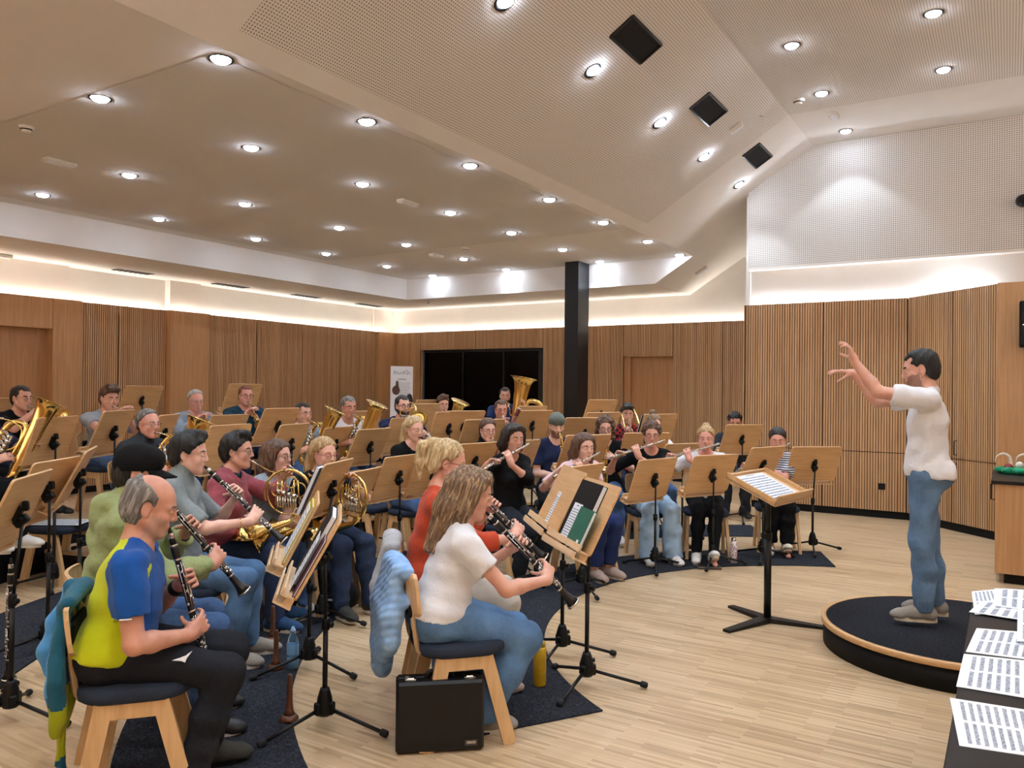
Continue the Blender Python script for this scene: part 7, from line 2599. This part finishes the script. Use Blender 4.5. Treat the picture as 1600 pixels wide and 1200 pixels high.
b = MB(); b.tube(smooth_path([(-.1, 0, .235), (-.06, 0, .275), (.04, 0, .28), (.1, 0, .235)], 4), .012, 6); b.build('strap', M['black_plastic'], t)
b = MB(False); b.box((.14, -.167, .12), (.05, .003, .014)); b.build('badge', M['paper'], t)
q = on_floor(1010, 835)
t = thing('bag', 'black and white patterned bag behind the chair of the curly flutist', 'bag', (q.x - .2, q.y + .1, .0), .3)
F = Field((-.25, -.18, -.02), (.25, .18, .3), .012); F.ell((0, 0, .11), (.18, .12, .12), None, .05); F.cut((0, 0, .002), (0, 0, -1)); grow(F, 'body', TX['print'], t, None, .01, 9)
b = MB(); b.tube(smooth_path([(-.08, 0, .21), (-.05, 0, .26), (.05, 0, .26), (.08, 0, .21)], 4), .01, 6); b.build('handle', M['black_matt'], t)

# the brass bell's neighbour at the left edge: a clarinet on its peg
q = on_floor(14, 1072)
t = make_inst('clarinet', Matrix.Translation((q.x, q.y, .70)) @ Matrix.Rotation(PI, 4, 'X'), 'clarinet standing upright at the left edge beside the stand pole', 'clarinet')
t2 = thing('instrument_peg', 'low peg under the upright clarinet at the left edge', 'instrument peg', (q.x, q.y, 0))
b = MB(); b.lathe([(0, 0), (.05, 0), (.05, .015), (.03, .03), (.028, .035)], n=16); b.build('base', M['black_plastic'], t2)
b = MB(); b.lathe([(.02, .03), (.012, .12), (.0, .2)], n=12); b.build('spindle', M['black_plastic'], t2)


# ---------------------------------------------------------------- jackets over the chair backs
def hang(person_key, name, label, mats, shape, matfn=None, wr=.012):
    Jm = PEOPLE[person_key][1]['rzm']
    o = Jm @ V((0, .125, 0))
    t = thing(name, label, 'jacket', (o.x, o.y, o.z), Jm.to_euler().z)
    F = Field((-.48, -.62, .02), (.48, .05, .95), .009)
    shape(F)
    g = grow(F, 'cloth', mats, t, None, wr, 11, matfn, 5)
    return t


def jk_blue(F):   # quilted pale blue jacket, sleeves hanging to the left
    F.cap((-.17, -.305, .79), (.12, -.305, .80), .040, .036, .03)
    for x, zb in ((-.24, .26), (-.17, .34), (-.09, .36), (0, .42), (.08, .48)):
        F.chain([(x * .8, -.335, .80), (x, -.365, .60), (x * 1.05, -.375, zb)], [.035, .050, .046], .035)
    F.chain([(-.20, -.33, .78), (-.30, -.36, .58), (-.315, -.36, .36), (-.30, -.36, .22)], [.05, .062, .058, .046], .03)
    F.cap((-.1, -.30, .72), (.1, -.29, .66), .03, .03, .03)


g = NT('pale_blue_quilt'); g.set(Roughness=.75); vv = g.coords((1, 1, 1), rot=(0, .5, 0)); wv = g.node('ShaderNodeTexWave', Scale=9.0, bands_direction='Z', Distortion=.3); g.l.new(vv, wv.inputs['Vector'])
g.color(g.ramp(g.noise(g.coords(), 30), [(.3, lin((126, 168, 222))), (.7, lin((158, 196, 238)))])); g.bump(wv.outputs['Fac'], .3, .012); QUILT = g.mat
hang('white', 'jacket', 'pale blue quilted jacket hanging over the chair of the woman in white', QUILT, jk_blue, None, .006)


def jk_sport(F):
    F.cap((-.16, -.275, .80), (.15, -.275, .80), .030, .030, .03)
    for x, zb in ((-.17, .36), (-.085, .24), (.0, .10), (.08, .16), (.14, .30)):
        F.chain([(x * .9, -.295, .79), (x * 1.02, -.310, .58), (x * 1.05, -.315, zb)], [.024, .028, .018], .022)
    F.chain([(-.10, -.31, .80), (-.12, -.36, .66), (-.13, -.385, .55), (-.11, -.38, .47)], [.034, .044, .044, .040], .02)
    F.chain([(.12, -.29, .78), (.165, -.305, .58), (.15, -.30, .36)], [.026, .034, .022], .02)


def jk_fn(c):
    m = np.zeros(len(c), int)
    m[(c[:, 1] < -.338) & (c[:, 2] > .40)] = 1
    m[(c[:, 2] < .50 - .9 * np.abs(c[:, 0] - .07)) & (c[:, 2] > .15 + .5 * np.abs(c[:, 0] - .03))] = 2
    return m
hang('blue', 'jacket', 'teal and blue sports jacket with lime panel over the nearest chair', [cloth('teal_fleece', (30, 92, 118), .15, 260, .5), cloth('sky_blue_fleece', (80, 150, 208), .12, 260, .5), cloth('olive_lime_fleece', (158, 166, 24), .12, 260, .5)], jk_sport, jk_fn, .016)


def jk_grey(F):
    F.cap((-.17, -.30, .80), (.17, -.30, .80), .036, .036, .03)
    for x, zb in ((-.18, .34), (-.08, .30), (.03, .34), (.14, .40)):
        F.chain([(x * .9, -.335, .80), (x, -.36, .60), (x, -.37, zb)], [.034, .048, .04], .035)
hang('orange', 'jacket', 'light grey jacket over the chair of the woman in orange', cloth('light_grey_jacket', (176, 178, 182), .1, 200, .6), jk_grey)
